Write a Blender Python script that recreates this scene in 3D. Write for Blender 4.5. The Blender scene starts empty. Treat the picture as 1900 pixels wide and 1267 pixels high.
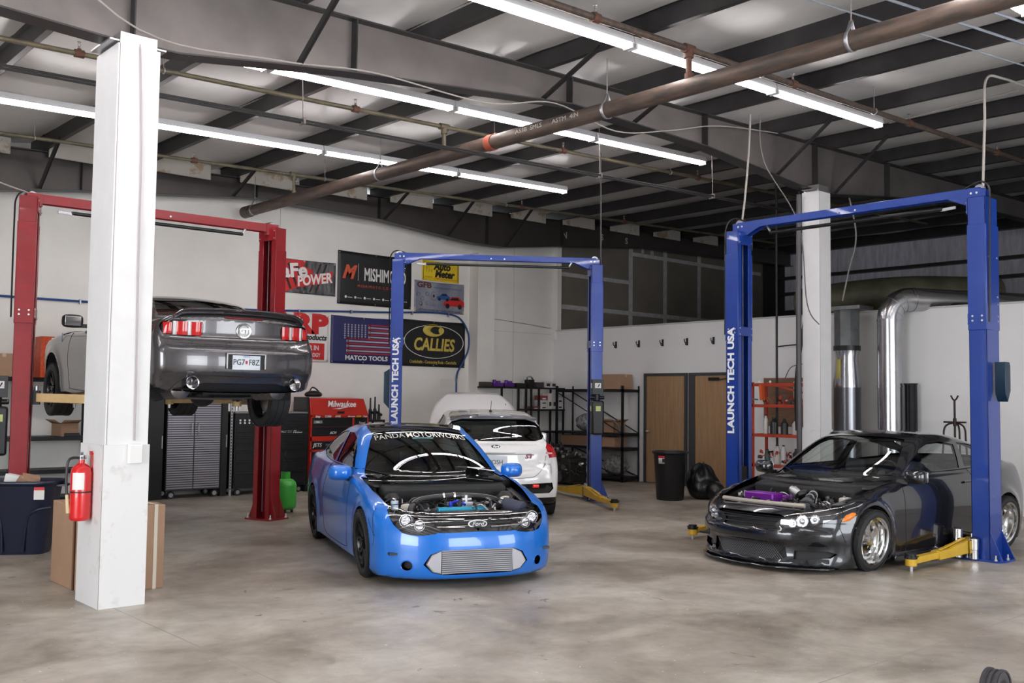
import bpy, bmesh, math, random
import numpy as np
from mathutils import Vector, Matrix, Euler
random.seed(7)
PI = math.pi
R_ = math.radians
scn = bpy.context.scene
COL = scn.collection

# ------------------------------------------------------------ camera
FP = 1847.0
_ph = R_(48.3); _pt = math.atan(106.5 / FP); _ro = .012
_f = Vector((math.cos(_ph) * math.cos(_pt), math.sin(_ph) * math.cos(_pt), math.sin(_pt)))
_r = Vector((math.sin(_ph), -math.cos(_ph), 0)); _u = _r.cross(_f)
_r2 = _r * math.cos(_ro) + _u * math.sin(_ro); _u2 = _u * math.cos(_ro) - _r * math.sin(_ro)
cd = bpy.data.cameras.new('camera'); cam = bpy.data.objects.new('camera', cd); COL.objects.link(cam)
mw = Matrix((( _r2.x, _u2.x, -_f.x, 0), (_r2.y, _u2.y, -_f.y, 0), (_r2.z, _u2.z, -_f.z, 1.63), (0, 0, 0, 1)))
cam.matrix_world = mw
cd.sensor_width = 36; cd.lens = FP * 36 / 1900; cd.clip_start = .05; cd.clip_end = 200
scn.camera = cam

# ------------------------------------------------------------ world, daylight, exposure
scn.view_settings.view_transform = 'Standard'; scn.view_settings.look = 'None'
scn.view_settings.gamma = 1; scn.view_settings.use_curve_mapping = False
scn.view_settings.exposure = .42
w = bpy.data.worlds.new('world'); scn.world = w; w.use_nodes = True
nt = w.node_tree; bg = nt.nodes['Background']
sky = nt.nodes.new('ShaderNodeTexSky'); sky.sky_type = 'HOSEK_WILKIE'; sky.sun_direction = (-.5, -.3, .8); sky.turbidity = 3.5
mixw = nt.nodes.new('ShaderNodeMixRGB'); mixw.inputs[0].default_value = .7; mixw.inputs[2].default_value = (.86, .93, 1, 1)
nt.links.new(sky.outputs[0], mixw.inputs[1]); nt.links.new(mixw.outputs[0], bg.inputs[0]); bg.inputs[1].default_value = 2.0

scn.cycles.max_bounces = 7; scn.cycles.diffuse_bounces = 4; scn.cycles.glossy_bounces = 4; scn.cycles.transparent_max_bounces = 10; scn.cycles.caustics_reflective = False; scn.cycles.caustics_refractive = False
def area(name, loc, direction, sx, sy, power, color=(1, 1, 1), spread=180):
    l = bpy.data.lights.new(name, 'AREA'); l.shape = 'RECTANGLE'; l.size = sx; l.size_y = sy; l.energy = power; l.color = color
    l.spread = R_(spread)
    o = bpy.data.objects.new(name, l); COL.objects.link(o); o.location = loc
    o.rotation_euler = Vector(direction).to_track_quat('-Z', 'Y').to_euler()
    return o
# daylight entering through the open roll-up doors behind the camera
area('daylight_door', (3.2, -3.85, 2.1), (0, 1, .02), 4.0, 3.6, 240, (.94, .97, 1))
area('daylight_door', (-4.3, 4.0, 2.1), (1, 0, .02), 4.4, 3.6, 350, (.94, .97, 1))
area('daylight_door', (9.2, -3.85, 2.1), (0, 1, .02), 4.0, 3.6, 200, (.94, .97, 1))

# ------------------------------------------------------------ materials
MATS = {}
def mat(name, col, rough=.5, metal=0., spec=.5, noise=0., nscale=6., bump=0., bscale=60., coat=0., emit=None, estr=1., col2=None, stretch=None, trans=0., alpha=1., contrast=(.35, .65)):
    if name in MATS: return MATS[name]
    m = bpy.data.materials.new(name); m.use_nodes = True; t = m.node_tree
    b = t.nodes['Principled BSDF']; c4 = (*col, 1)
    b.inputs['Base Color'].default_value = c4; b.inputs['Roughness'].default_value = rough
    b.inputs['Metallic'].default_value = metal; b.inputs['Specular IOR Level'].default_value = spec
    b.inputs['Coat Weight'].default_value = coat; b.inputs['Coat Roughness'].default_value = .03
    b.inputs['Transmission Weight'].default_value = trans
    b.inputs['Alpha'].default_value = alpha
    tc = t.nodes.new('ShaderNodeTexCoord'); src = tc.outputs['Object']
    if stretch:
        mp = t.nodes.new('ShaderNodeMapping'); mp.inputs['Scale'].default_value = stretch
        t.links.new(src, mp.inputs[0]); src = mp.outputs[0]
    if noise or col2:
        n = t.nodes.new('ShaderNodeTexNoise'); n.inputs['Scale'].default_value = nscale; n.inputs['Detail'].default_value = 6
        n.inputs['Roughness'].default_value = .6
        t.links.new(src, n.inputs[0])
        r = t.nodes.new('ShaderNodeValToRGB'); t.links.new(n.outputs[0], r.inputs[0])
        c2 = col2 if col2 else tuple(max(0, c * (1 - noise)) for c in col)
        r.color_ramp.elements[0].position = contrast[0]; r.color_ramp.elements[1].position = contrast[1]
        r.color_ramp.elements[0].color = (*c2, 1); r.color_ramp.elements[1].color = c4
        t.links.new(r.outputs[0], b.inputs['Base Color'])
    if bump:
        n2 = t.nodes.new('ShaderNodeTexNoise'); n2.inputs['Scale'].default_value = bscale; n2.inputs['Detail'].default_value = 4
        t.links.new(src, n2.inputs[0])
        bp = t.nodes.new('ShaderNodeBump'); bp.inputs['Strength'].default_value = bump; bp.inputs['Distance'].default_value = .01
        t.links.new(n2.outputs[0], bp.inputs['Height']); t.links.new(bp.outputs[0], b.inputs['Normal'])
    if emit:
        b.inputs['Emission Color'].default_value = (*emit, 1); b.inputs['Emission Strength'].default_value = estr
    MATS[name] = m
    return m
def glass(name, tint, refl=.12, rough=.01):
    if name in MATS: return MATS[name]
    m = bpy.data.materials.new(name); m.use_nodes = True; t = m.node_tree; t.nodes.clear()
    out = t.nodes.new('ShaderNodeOutputMaterial'); mx = t.nodes.new('ShaderNodeMixShader')
    tr = t.nodes.new('ShaderNodeBsdfTransparent'); tr.inputs[0].default_value = (*tint, 1)
    gl = t.nodes.new('ShaderNodeBsdfGlossy'); gl.inputs['Roughness'].default_value = rough
    fr = t.nodes.new('ShaderNodeFresnel'); ge = t.nodes.new('ShaderNodeNewGeometry'); io = t.nodes.new('ShaderNodeMath'); io.operation = 'MULTIPLY_ADD'; io.inputs[1].default_value = 1 / 1.5 - 1.5; io.inputs[2].default_value = 1.5
    t.links.new(ge.outputs['Backfacing'], io.inputs[0]); t.links.new(io.outputs[0], fr.inputs[0])
    mr = t.nodes.new('ShaderNodeMath'); mr.operation = 'ADD'; mr.inputs[1].default_value = refl - .04
    t.links.new(fr.outputs[0], mr.inputs[0]); t.links.new(mr.outputs[0], mx.inputs[0])
    t.links.new(tr.outputs[0], mx.inputs[1]); t.links.new(gl.outputs[0], mx.inputs[2]); t.links.new(mx.outputs[0], out.inputs[0])
    MATS[name] = m
    return m

# ------------------------------------------------------------ mesh builder
def frame(d):
    d = Vector(d).normalized(); a = Vector((0, 0, 1)) if abs(d.z) < .9 else Vector((1, 0, 0))
    x = a.cross(d).normalized(); return x, d.cross(x), d
class MB:
    def __init__(s): s.v = []; s.f = []; s.m = []
    def add(s, vs, fs, mi=0, T=None):
        o = len(s.v)
        s.v += [tuple(T @ Vector(v)) if T is not None else tuple(v) for v in vs]
        s.f += [tuple(i + o for i in f) for f in fs]; s.m += [mi] * len(fs); return s
    def box(s, x0, x1, y0, y1, z0, z1, mi=0, T=None):
        v = [(x, y, z) for z in (z0, z1) for y in (y0, y1) for x in (x0, x1)]
        return s.add(v, [(0, 2, 3, 1), (4, 5, 7, 6), (0, 1, 5, 4), (2, 6, 7, 3), (0, 4, 6, 2), (1, 3, 7, 5)], mi, T)
    def cbox(s, c, d, mi=0, T=None):
        return s.box(c[0] - d[0] / 2, c[0] + d[0] / 2, c[1] - d[1] / 2, c[1] + d[1] / 2, c[2] - d[2] / 2, c[2] + d[2] / 2, mi, T)
    def bar(s, p0, p1, w, h, mi=0, up=(0, 0, 1)):       # rectangular bar between two points
        p0, p1 = Vector(p0), Vector(p1); d = (p1 - p0); L = d.length; d.normalize()
        x = Vector(up).cross(d)
        if x.length < 1e-4: x = Vector((1, 0, 0))
        x.normalize(); z = d.cross(x)
        T = Matrix.Translation(p0) @ Matrix((x, d, z)).transposed().to_4x4()
        return s.box(-w / 2, w / 2, 0, L, -h / 2, h / 2, mi, T)
    def cyl(s, p0, p1, r, n=16, mi=0, r1=None, cap=True):
        r1 = r if r1 is None else r1
        return s.rings([(p0, r), (p1, r1)], n, mi, cap)
    def rings(s, pr, n=16, mi=0, cap=True):
        x, y, d = frame(Vector(pr[-1][0]) - Vector(pr[0][0])); vs = []; fs = []
        for p, r in pr:
            p = Vector(p)
            for k in range(n):
                a = 2 * PI * k / n; vs.append(p + (x * math.cos(a) + y * math.sin(a)) * r)
        for i in range(len(pr) - 1):
            for k in range(n): fs.append((i * n + k, i * n + (k + 1) % n, (i + 1) * n + (k + 1) % n, (i + 1) * n + k))
        if cap: fs.append(tuple(range(n))[::-1]); fs.append(tuple(range((len(pr) - 1) * n, len(pr) * n)))
        return s.add(vs, fs, mi)
    def tube(s, pts, r, n=8, mi=0, sm=0, cap=True):
        pts = [Vector(p) for p in pts]
        if sm: pts = spl(pts, sm)
        vs = []; fs = []; N = len(pts); px = None
        for i, p in enumerate(pts):
            d = (pts[min(i + 1, N - 1)] - pts[max(i - 1, 0)])
            if d.length < 1e-9: d = Vector((0, 0, 1))
            d.normalize()
            if px is None: px, _, _ = frame(d)
            px = px - d * px.dot(d)
            px = px.normalized() if px.length > 1e-6 else frame(d)[0]
            py = d.cross(px); rr = r[i] if isinstance(r, (list, tuple)) else r
            for k in range(n):
                a = 2 * PI * k / n; vs.append(p + (px * math.cos(a) + py * math.sin(a)) * rr)
        for i in range(N - 1):
            for k in range(n): fs.append((i * n + k, i * n + (k + 1) % n, (i + 1) * n + (k + 1) % n, (i + 1) * n + k))
        if cap: fs.append(tuple(range(n))[::-1]); fs.append(tuple(range((N - 1) * n, N * n)))
        return s.add(vs, fs, mi)
    def lathe(s, prof, n=32, mi=0, T=None, cap=False):    # prof (r, z) round z
        vs = [(r * math.cos(2 * PI * k / n), r * math.sin(2 * PI * k / n), z) for r, z in prof for k in range(n)]; fs = []
        for i in range(len(prof) - 1):
            for k in range(n): fs.append((i * n + k, i * n + (k + 1) % n, (i + 1) * n + (k + 1) % n, (i + 1) * n + k))
        if cap: fs.append(tuple(range(n))[::-1]); fs.append(tuple(range((len(prof) - 1) * n, len(prof) * n)))
        return s.add(vs, fs, mi, T)
    def prism(s, poly, a, b, mi=0, T=None):              # polygon in xy extruded a..b in z
        n = len(poly); vs = [(x, y, a) for x, y in poly] + [(x, y, b) for x, y in poly]
        fs = [tuple(range(n))[::-1], tuple(range(n, 2 * n))] + [(k, (k + 1) % n, (k + 1) % n + n, k + n) for k in range(n)]
        return s.add(vs, fs, mi, T)
    def ball(s, c, r, n=12, mi=0, sc=(1, 1, 1)):
        vs = []; fs = []; h = n // 2
        for i in range(h + 1):
            t = PI * i / h
            for k in range(n):
                a = 2 * PI * k / n; vs.append((c[0] + r * sc[0] * math.sin(t) * math.cos(a), c[1] + r * sc[1] * math.sin(t) * math.sin(a), c[2] + r * sc[2] * math.cos(t)))
        for i in range(h):
            for k in range(n): fs.append((i * n + k, (i + 1) * n + k, (i + 1) * n + (k + 1) % n, i * n + (k + 1) % n))
        return s.add(vs, fs, mi)
    def obj(s, name, mats, parent=None, bevel=0, sharp=35, loc=None, solid=0, sub=0):
        me = bpy.data.meshes.new(name); me.from_pydata(s.v, [], s.f); me.update()
        if not isinstance(mats, (list, tuple)): mats = [mats]
        for m in mats: me.materials.append(m)
        me.polygons.foreach_set('material_index', s.m)
        bm = bmesh.new(); bm.from_mesh(me); bmesh.ops.recalc_face_normals(bm, faces=bm.faces); bm.to_mesh(me); bm.free()
        me.shade_smooth(); me.set_sharp_from_angle(angle=R_(sharp))
        o = bpy.data.objects.new(name, me); COL.objects.link(o)
        if parent is not None: o.parent = parent
        if loc is not None: o.location = loc
        if solid: md = o.modifiers.new('solid', 'SOLIDIFY'); md.thickness = solid
        if bevel: md = o.modifiers.new('bevel', 'BEVEL'); md.width = bevel; md.segments = 2; md.limit_method = 'ANGLE'; md.angle_limit = R_(40)
        if sub: md = o.modifiers.new('sub', 'SUBSURF'); md.levels = sub; md.render_levels = sub
        return o
def spl(pts, k=6, closed=False):                      # Catmull-Rom
    pts = [Vector(p) for p in pts]; n = len(pts); out = []
    rng = n if closed else n - 1
    for i in range(rng):
        g = lambda j: pts[j % n] if closed else pts[max(0, min(n - 1, j))]
        p0, p1, p2, p3 = g(i - 1), g(i), g(i + 1), g(i + 2)
        for q in range(k):
            t = q / k
            out.append(.5 * ((2 * p1) + (p2 - p0) * t + (2 * p0 - 5 * p1 + 4 * p2 - p3) * t * t + (3 * p1 - p0 - 3 * p2 + p3) * t ** 3))
    if not closed: out.append(pts[-1])
    return out
def TR(loc=(0, 0, 0), rot=(0, 0, 0), sc=(1, 1, 1)):
    return Matrix.Translation(Vector(loc)) @ Euler(rot).to_matrix().to_4x4() @ Matrix.Diagonal((*sc, 1))
def thing(name, label, cat, loc=(0, 0, 0), rot=0, group=None):
    o = bpy.data.objects.new(name, None); COL.objects.link(o); o.empty_display_size = .2
    o.location = loc; o.rotation_euler = rot if isinstance(rot, tuple) else (0, 0, rot)
    return tag(o, label, cat, group)
def tag(o, label=None, cat=None, group=None, kind=None):
    if label: o['label'] = label
    if cat: o['category'] = cat
    if group: o['group'] = group
    if kind: o['kind'] = kind
    return o
def struct(o, label=None): o['kind'] = 'structure'; return tag(o, label)
def dup(root, loc=None, rot=None, label=None, group=None):
    r = root.copy(); COL.objects.link(r)
    if loc is not None: r.location = loc
    if rot is not None: r.rotation_euler = (0, 0, rot)
    if label: r['label'] = label
    if group: r['group'] = group
    for ch in [o for o in root.children]:
        c = ch.copy(); COL.objects.link(c); c.parent = r
        for g in ch.children:
            d = g.copy(); COL.objects.link(d); d.parent = c
    return r
def text(name, s, size, m, parent, T, depth=.003, bold=0., shear=0., sx=1., align='CENTER', space=1.):
    cu = bpy.data.curves.new('t', 'FONT'); cu.body = s; cu.size = size; cu.extrude = depth / 2; cu.offset = bold; cu.shear = shear
    cu.align_x = align; cu.align_y = 'CENTER'; cu.space_character = space; cu.resolution_u = 3
    t = bpy.data.objects.new('t', cu); COL.objects.link(t)
    dg = bpy.context.evaluated_depsgraph_get(); me = bpy.data.meshes.new_from_object(t.evaluated_get(dg)); bpy.data.objects.remove(t)
    me.transform(T @ Matrix.Diagonal((sx, 1, 1, 1))); me.materials.clear(); me.materials.append(m); me.name = name
    o = bpy.data.objects.new(name, me); COL.objects.link(o); o.parent = parent
    return o
# ---- palette
steel_dark = mat('dark_primer_steel', (.045, .041, .042), .45, .3, noise=.3, nscale=3)
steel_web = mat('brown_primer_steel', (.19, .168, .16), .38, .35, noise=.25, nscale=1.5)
black = mat('black_plastic', (.007, .007, .008), .42)
blackm = mat('black_metal', (.018, .018, .02), .35, .4)
rubber = mat('rubber', (.018, .018, .019), .75, bump=.1)
chrome = mat('chrome', (.85, .85, .87), .12, 1)
silver = mat('brushed_silver', (.55, .55, .57), .32, 1)
alu = mat('aluminium', (.62, .62, .64), .4, .9, noise=.2, nscale=20)
white = mat('white_paint', (.80, .79, .78), .55)
whitep = mat('white_print', (.85, .85, .85), .6)
# ------------------------------------------------------------ the building
def floor_mat():
    m = bpy.data.materials.new('stained_concrete'); m.use_nodes = True; t = m.node_tree; b = t.nodes['Principled BSDF']; N = t.nodes.new; L = t.links.new
    tc = N('ShaderNodeTexCoord')
    def noise(s, d=8, r=.6, dist=0., sc=None):
        n = N('ShaderNodeTexNoise'); n.inputs['Scale'].default_value = s; n.inputs['Detail'].default_value = d; n.inputs['Roughness'].default_value = r; n.inputs['Distortion'].default_value = dist
        src = tc.outputs['Object']
        if sc: mp = N('ShaderNodeMapping'); mp.inputs['Scale'].default_value = sc; L(src, mp.inputs[0]); src = mp.outputs[0]
        L(src, n.inputs[0]); return n.outputs[0]
    def ramp(f, stops):
        r = N('ShaderNodeValToRGB'); L(f, r.inputs[0]); e = r.color_ramp.elements
        while len(e) < len(stops): e.new(.5)
        for i, (p, c) in enumerate(stops): e[i].position = p; e[i].color = (*c, 1)
        return r.outputs[0]
    def mix(a, bb, f, mode='MULTIPLY'):
        x = N('ShaderNodeMixRGB'); x.blend_type = mode
        if isinstance(f, float): x.inputs[0].default_value = f
        else: L(f, x.inputs[0])
        L(a, x.inputs[1]); L(bb, x.inputs[2]); return x.outputs[0]
    base = ramp(noise(.9, 8, .62, .6), [(.3, (.25, .215, .172)), (.5, (.44, .40, .34)), (.72, (.60, .56, .495))])
    mot = ramp(noise(6, 10, .7, .3), [(.3, (.72, .70, .68)), (.6, (1, 1, 1))])
    st = ramp(noise(.45, 6, .55, 1.2), [(.36, (.55, .50, .45)), (.55, (1, 1, 1))])
    col = mix(mix(base, mot, .8), st, .75)
    spots = ramp(noise(3.1, 3, .5, 2.), [(.255, (.28, .26, .24)), (.29, (1, 1, 1))]); col = mix(col, spots, .8)
    fl = ramp(noise(28, 2, .4), [(.745, (0, 0, 0)), (.77, (1, 1, 1))]); wh = N('ShaderNodeRGB'); wh.outputs[0].default_value = (.75, .74, .7, 1)
    col = mix(col, wh.outputs[0], fl, 'MIX')
    # sawn joints
    sx = N('ShaderNodeSeparateXYZ'); L(tc.outputs['Object'], sx.inputs[0])
    def joint(o, at):
        s = N('ShaderNodeMath'); s.operation = 'SUBTRACT'; L(o, s.inputs[0]); s.inputs[1].default_value = at
        a = N('ShaderNodeMath'); a.operation = 'ABSOLUTE'; L(s.outputs[0], a.inputs[0])
        c = N('ShaderNodeMath'); c.operation = 'LESS_THAN'; L(a.outputs[0], c.inputs[0]); c.inputs[1].default_value = .006; return c.outputs[0]
    js = [joint(sx.outputs[0], v) for v in (2.87, 7.9, 12.95)] + [joint(sx.outputs[1], v) for v in (9.23, 3.2, -2)]
    acc = js[0]
    for j in js[1:]:
        a = N('ShaderNodeMath'); a.operation = 'MAXIMUM'; L(acc, a.inputs[0]); L(j, a.inputs[1]); acc = a.outputs[0]
    dk = N('ShaderNodeRGB'); dk.outputs[0].default_value = (.30, .27, .24, 1)
    col = mix(col, dk.outputs[0], acc, 'MIX')
    L(col, b.inputs['Base Color'])
    rr = ramp(noise(2.2, 6, .6), [(.3, (.30,) * 3), (.7, (.55,) * 3)]); L(rr, b.inputs['Roughness'])
    bp = N('ShaderNodeBump'); bp.inputs['Strength'].default_value = .12; bp.inputs['Distance'].default_value = .01
    L(noise(90, 3), bp.inputs['Height']); L(bp.outputs[0], b.inputs['Normal'])
    b.inputs['Specular IOR Level'].default_value = .45
    return m
WY = 15.9; WX = 15.4
mb = MB(); mb.box(-5, 24.5, -4, WY + .2, -.2, 0); struct(mb.obj('floor', floor_mat()))
wallm = mat('cream_painted_concrete', (.80, .775, .735), .6, noise=.07, nscale=1.2, bump=.05, bscale=8)
wallw = mat('white_drywall_paint', (.80, .785, .785), .6, noise=.05, nscale=1.0, bump=.03, bscale=10)
seamm = mat('panel_joint', (.50, .47, .44), .8)
mb = MB(); mb.box(-5, WX + .2, WY, WY + .2, 0, 5.5, 0)
for x in (4.3, 8.6, 14.2): mb.box(x - .006, x + .006, WY - .002, WY, 0, 5.2, 1)
mb.box(-5, WX, WY - .0025, WY, 3.06, 3.068, 1)
struct(mb.obj('wall_back', [wallm, seamm]))
mb = MB(); mb.box(12.97, 13.42, 15.62, WY - .0005, 0, 4.62, 0); struct(mb.obj('pilaster', wallm))
mb = MB(); mb.box(WX, WX + .2, -4, WY, 0, 3.14)
struct(mb.obj('wall_right', wallw))
mb = MB(); mb.box(WX - .03, WX + .22, -4, WY, 3.14, 3.165); struct(mb.obj('trim_1', mat('ledge_grey', (.5, .49, .49), .6)))
mb = MB(); mb.box(WX - .0, WX + .12, WY - .12, WY - .0, 3.165, 5.4); mb.box(15.32, WX, WY - .1, WY - .002, 2.95, 3.16); struct(mb.obj('trim_2', wallm))
# unpainted gypsum board above
gyp = mat('brown_gypsum_paper', (.19, .165, .135), .85, noise=.2, nscale=1.5); jc = mat('joint_compound', (.50, .48, .47), .8, noise=.25, nscale=9)
mb = MB(); mb.box(WX + .02, 23.4, 15.86, WY - .002, 3.165, 5.6, 0); y = 15.857
for x, z0, z1, w_ in ((17.92, 3.17, 5.5, .07), (19.2, 3.17, 5.5, .07), (20.56, 3.17, 5.5, .07), (22.0, 3.17, 5.5, .07), (18.35, 5.2, 5.5, .05), (18.7, 5.2, 5.5, .06), (15.47, 3.17, 5.5, .04)): mb.box(x - w_, x + w_, y - .001, y + .004, z0, z1, 1)
mb.box(15.45, 23.3, y - .002, y + .004, 3.66, 3.76, 1); mb.box(15.45, 17.92, y - .002, y + .004, 4.40, 4.49, 1); mb.box(17.92, 23.3, y - .002, y + .004, 5.10, 5.19, 1)
struct(mb.obj('wall_upper', [gyp, jc]))
# unlit mezzanine beyond the half wall
ins = mat('faced_insulation', (.66, .64, .72), .35, noise=.3, nscale=2, bump=.4, bscale=3, stretch=(1, 6, 1))
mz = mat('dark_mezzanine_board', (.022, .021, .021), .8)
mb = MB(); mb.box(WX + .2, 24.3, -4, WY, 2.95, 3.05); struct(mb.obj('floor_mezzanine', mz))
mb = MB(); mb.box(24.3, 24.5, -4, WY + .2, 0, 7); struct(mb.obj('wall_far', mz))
mb = MB(); mb.box(24.24, 24.3, -4, 15.7, 5.12, 5.75, 0); mb.box(24.24, 24.3, -4, 15.7, 4.68, 5.04, 0); mb.box(24.24, 24.3, -4, 15.7, 4.2, 4.6, 0)
struct(mb.obj('wall_far_insulation', ins))
mb = MB(); [mb.box(24.05, 24.29, -4, WY - .1, z, z + .08) for z in (4.60, 5.04, 5.75)]; struct(mb.obj('trim_3', steel_dark))
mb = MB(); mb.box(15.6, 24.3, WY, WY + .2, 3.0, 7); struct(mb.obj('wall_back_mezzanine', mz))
# behind the camera: walls with open roll-up doors
bw = mat('bay_wall_paint', (.70, .69, .67), .7)
mb = MB(); ys = -4
for x0, x1, z0, z1 in ((-5, 1.1, 0, 5.2), (5.3, 7.1, 0, 5.2), (11.3, 24.3, 0, 5.7), (1.1, 5.3, 4.0, 5.2), (7.1, 11.3, 4.0, 5.3)): mb.box(x0, x1, ys - .2, ys, z0, z1)
struct(mb.obj('wall_front', bw))
mb = MB()
for y0, y1, z0, z1 in ((-4, 1.7, 0, 5.1), (6.3, WY, 0, 5.1), (1.7, 6.3, 4.0, 5.1)): mb.box(-5, -4.8, y0, y1, z0, z1)
struct(mb.obj('wall_left', bw))
# roof
SL = .032
def zt(x): return 5.05 + SL * x
PX = [7.45 + 1.518 * k for k in range(-8, 12)]
rm = mat('white_vinyl_insulation', (.66, .645, .63), .33, noise=.12, nscale=2.5, bump=.5, bscale=2.2, stretch=(1, .6, 1))
mb = MB(); nx = 28 * 8; ny = 44; x0, x1 = -5., 24.4; vs = []
_h = [random.random() for _ in range(400)]
for j in range(ny + 1):
    y = -4.2 + 20.4 * j / ny
    for i in range(nx + 1):
        x = x0 + (x1 - x0) * i / nx; q = ((x - 7.45) / 1.518) % 1.0; cell = int((x + 20) / 1.518) % 50
        s = math.sin(PI * q); und = .5 + .5 * math.sin(y * 2.3 + cell * 1.7 + 1.3 * math.sin(y * .9 + cell))
        vs.append((x, y, zt(x) + .215 - .075 * s ** .7 - .055 * s * und))
fs = [(j * (nx + 1) + i, j * (nx + 1) + i + 1, (j + 1) * (nx + 1) + i + 1, (j + 1) * (nx + 1) + i) for j in range(ny) for i in range(nx)]
mb.add(vs, fs); n0 = len(mb.v)
mb.add([(x0, -4.2, zt(x0) + .3), (x1, -4.2, zt(x1) + .3), (x1, 16.2, zt(x1) + .3), (x0, 16.2, zt(x0) + .3)], [(0, 1, 2, 3)])
struct(mb.obj('ceiling', rm, sharp=80))
for k, x in enumerate(PX):
    mb = MB(); z = zt(x); T = Matrix.Translation((0, 0, 0))
    mb.box(x - .002, x + .002, -4, WY, z, z + .2); mb.box(x, x + .065, -4, WY, z, z + .003); mb.box(x - .065, x, -4, WY, z + .197, z + .2); mb.box(x + .062, x + .065, -4, WY, z, z + .02)
    struct(mb.obj('roof_purlin', steel_dark))
# tapered rigid frames
def frame_at(Y, mat_, ww=.2, first=True):
    bot = [(-4.8, 4.75), (-1.5, 4.75), (1.5, 4.49), (2.75, 4.44), (3.3, 4.45), (4.13, 4.57), (4.95, 4.68), (7.9, 4.99), (10.4, 4.95), (12.6, 4.77), (13.5, 4.77), (15.2, 4.98), (18, 5.25), (24.2, 5.42)]
    top = [(x, zt(x)) for x, _ in bot]
    mb = MB(); poly = [(x, z) for x, z in bot] + top[::-1]
    T = Matrix.Translation((0, Y, 0)) @ Matrix.Rotation(PI / 2, 4, 'X')
    for (a, b), (c, d) in zip(bot[:-1], bot[1:]):
        mb.prism([(a, b), (c, d), (c, zt(c)), (a, zt(a))], -.005, .005, 0, T)
        mb.bar((a, Y, b), (c, Y, d), ww, .014, 1); mb.bar((a, Y, zt(a) - .007), (c, Y, zt(c) - .007), ww, .014, 1)
    bz = lambda x: float(np.interp(x, [p[0] for p in bot], [p[1] for p in bot]))
    for x in (2.93, 5.02, 7.9, 10.4, 13.04, 15.2): mb.box(x - .006, x + .006, Y - ww / 2, Y + ww / 2, bz(x), zt(x) - .01, 1)
    fo = struct(mb.obj('roof_frame', [mat_, steel_dark]))
    for x in ((1.378, 4.414, 7.45, 8.968, 12.004, 13.522) if first else (4.414, 7.45, 10.486, 12.004, 13.522)):
        for sg in ((-1,) if not first else (-1, 1)):
            b = MB(); b.bar((x, Y + sg * .08, bz(x) + .02), (x, Y + sg * .95, zt(x) + .04), .05, .006); b.bar((x + .025, Y + sg * .08, bz(x) + .02), (x + .025, Y + sg * .95, zt(x) + .04), .006, .05)
            struct(b.obj('frame_brace', steel_dark))
    return fo
frame_at(7.98, steel_web)
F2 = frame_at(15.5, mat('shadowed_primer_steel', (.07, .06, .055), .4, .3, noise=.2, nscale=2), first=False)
# board closures over the end frame between purlins
cl = mat('stained_board', (.42, .39, .35), .7, col2=(.30, .22, .14), nscale=4, contrast=(.38, .45))
for k, x in enumerate(PX):
    if 1 < x < 22.5:
        mb = MB(); mb.box(x + .1, x + 1.518 - .42, 15.355, 15.385, zt(x) - .09, zt(x) + .15); struct(mb.obj('roof_closure_board', cl, bevel=.008))
for ch, x, z in (('N', 15.32, 5.24), ('S', 16.52, 5.33), ('S', 17.35, 5.34)): o = text('chalk_mark', ch, .20, mat('chalk_white', (.45, .44, .43), .8), None, Matrix.Translation((x, 15.49, z)) @ Matrix.Rotation(PI / 2, 4, 'X'), .001, bold=.004); o.parent = F2
# columns
colm = mat('column_white_paint', (.74, .73, .735), .5, noise=.06, nscale=3)
colb = mat('column_scuffed_paint', (.72, .71, .715), .55, col2=(.62, .59, .56), nscale=7, contrast=(.3, .42))
dirt = mat('column_edge_grime', (.32, .25, .22), .8)
steelcap = mat('raw_steel', (.45, .44, .45), .35, .8)
def column(x0, x1, y0, y1, h, hw, cap):
    mb = MB(); mb.box(x0, x1, y0, y1, hw, h, 0); mb.box(x0 + .012, x0 + .016, y0 - .003, y0, hw, h, 2)
    mb.box(x0 - .012, x1 + .012, y0 - .012, y1 + .012, 0, hw, 1); mb.box(x0 - .013, x0 - .009, y0 - .0135, y0 - .01, 0, hw, 2)
    mb.box(x0 + .02, x1 - .02, y0 + .02, y1 - .02, h, h + .1, 3); mb.box(x0 - .06, x1 + .06, y0 + .03, y1 - .03, h + .02, h + .035, 3)
    return struct(mb.obj('column', [colm, colb, dirt, steelcap], bevel=.004))
column(2.765, 3.10, 7.77, 8.25, 4.38, 1.24, 1)
column(12.885, 13.195, 7.77, 8.05, 4.72, 1.24, 1)
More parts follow.
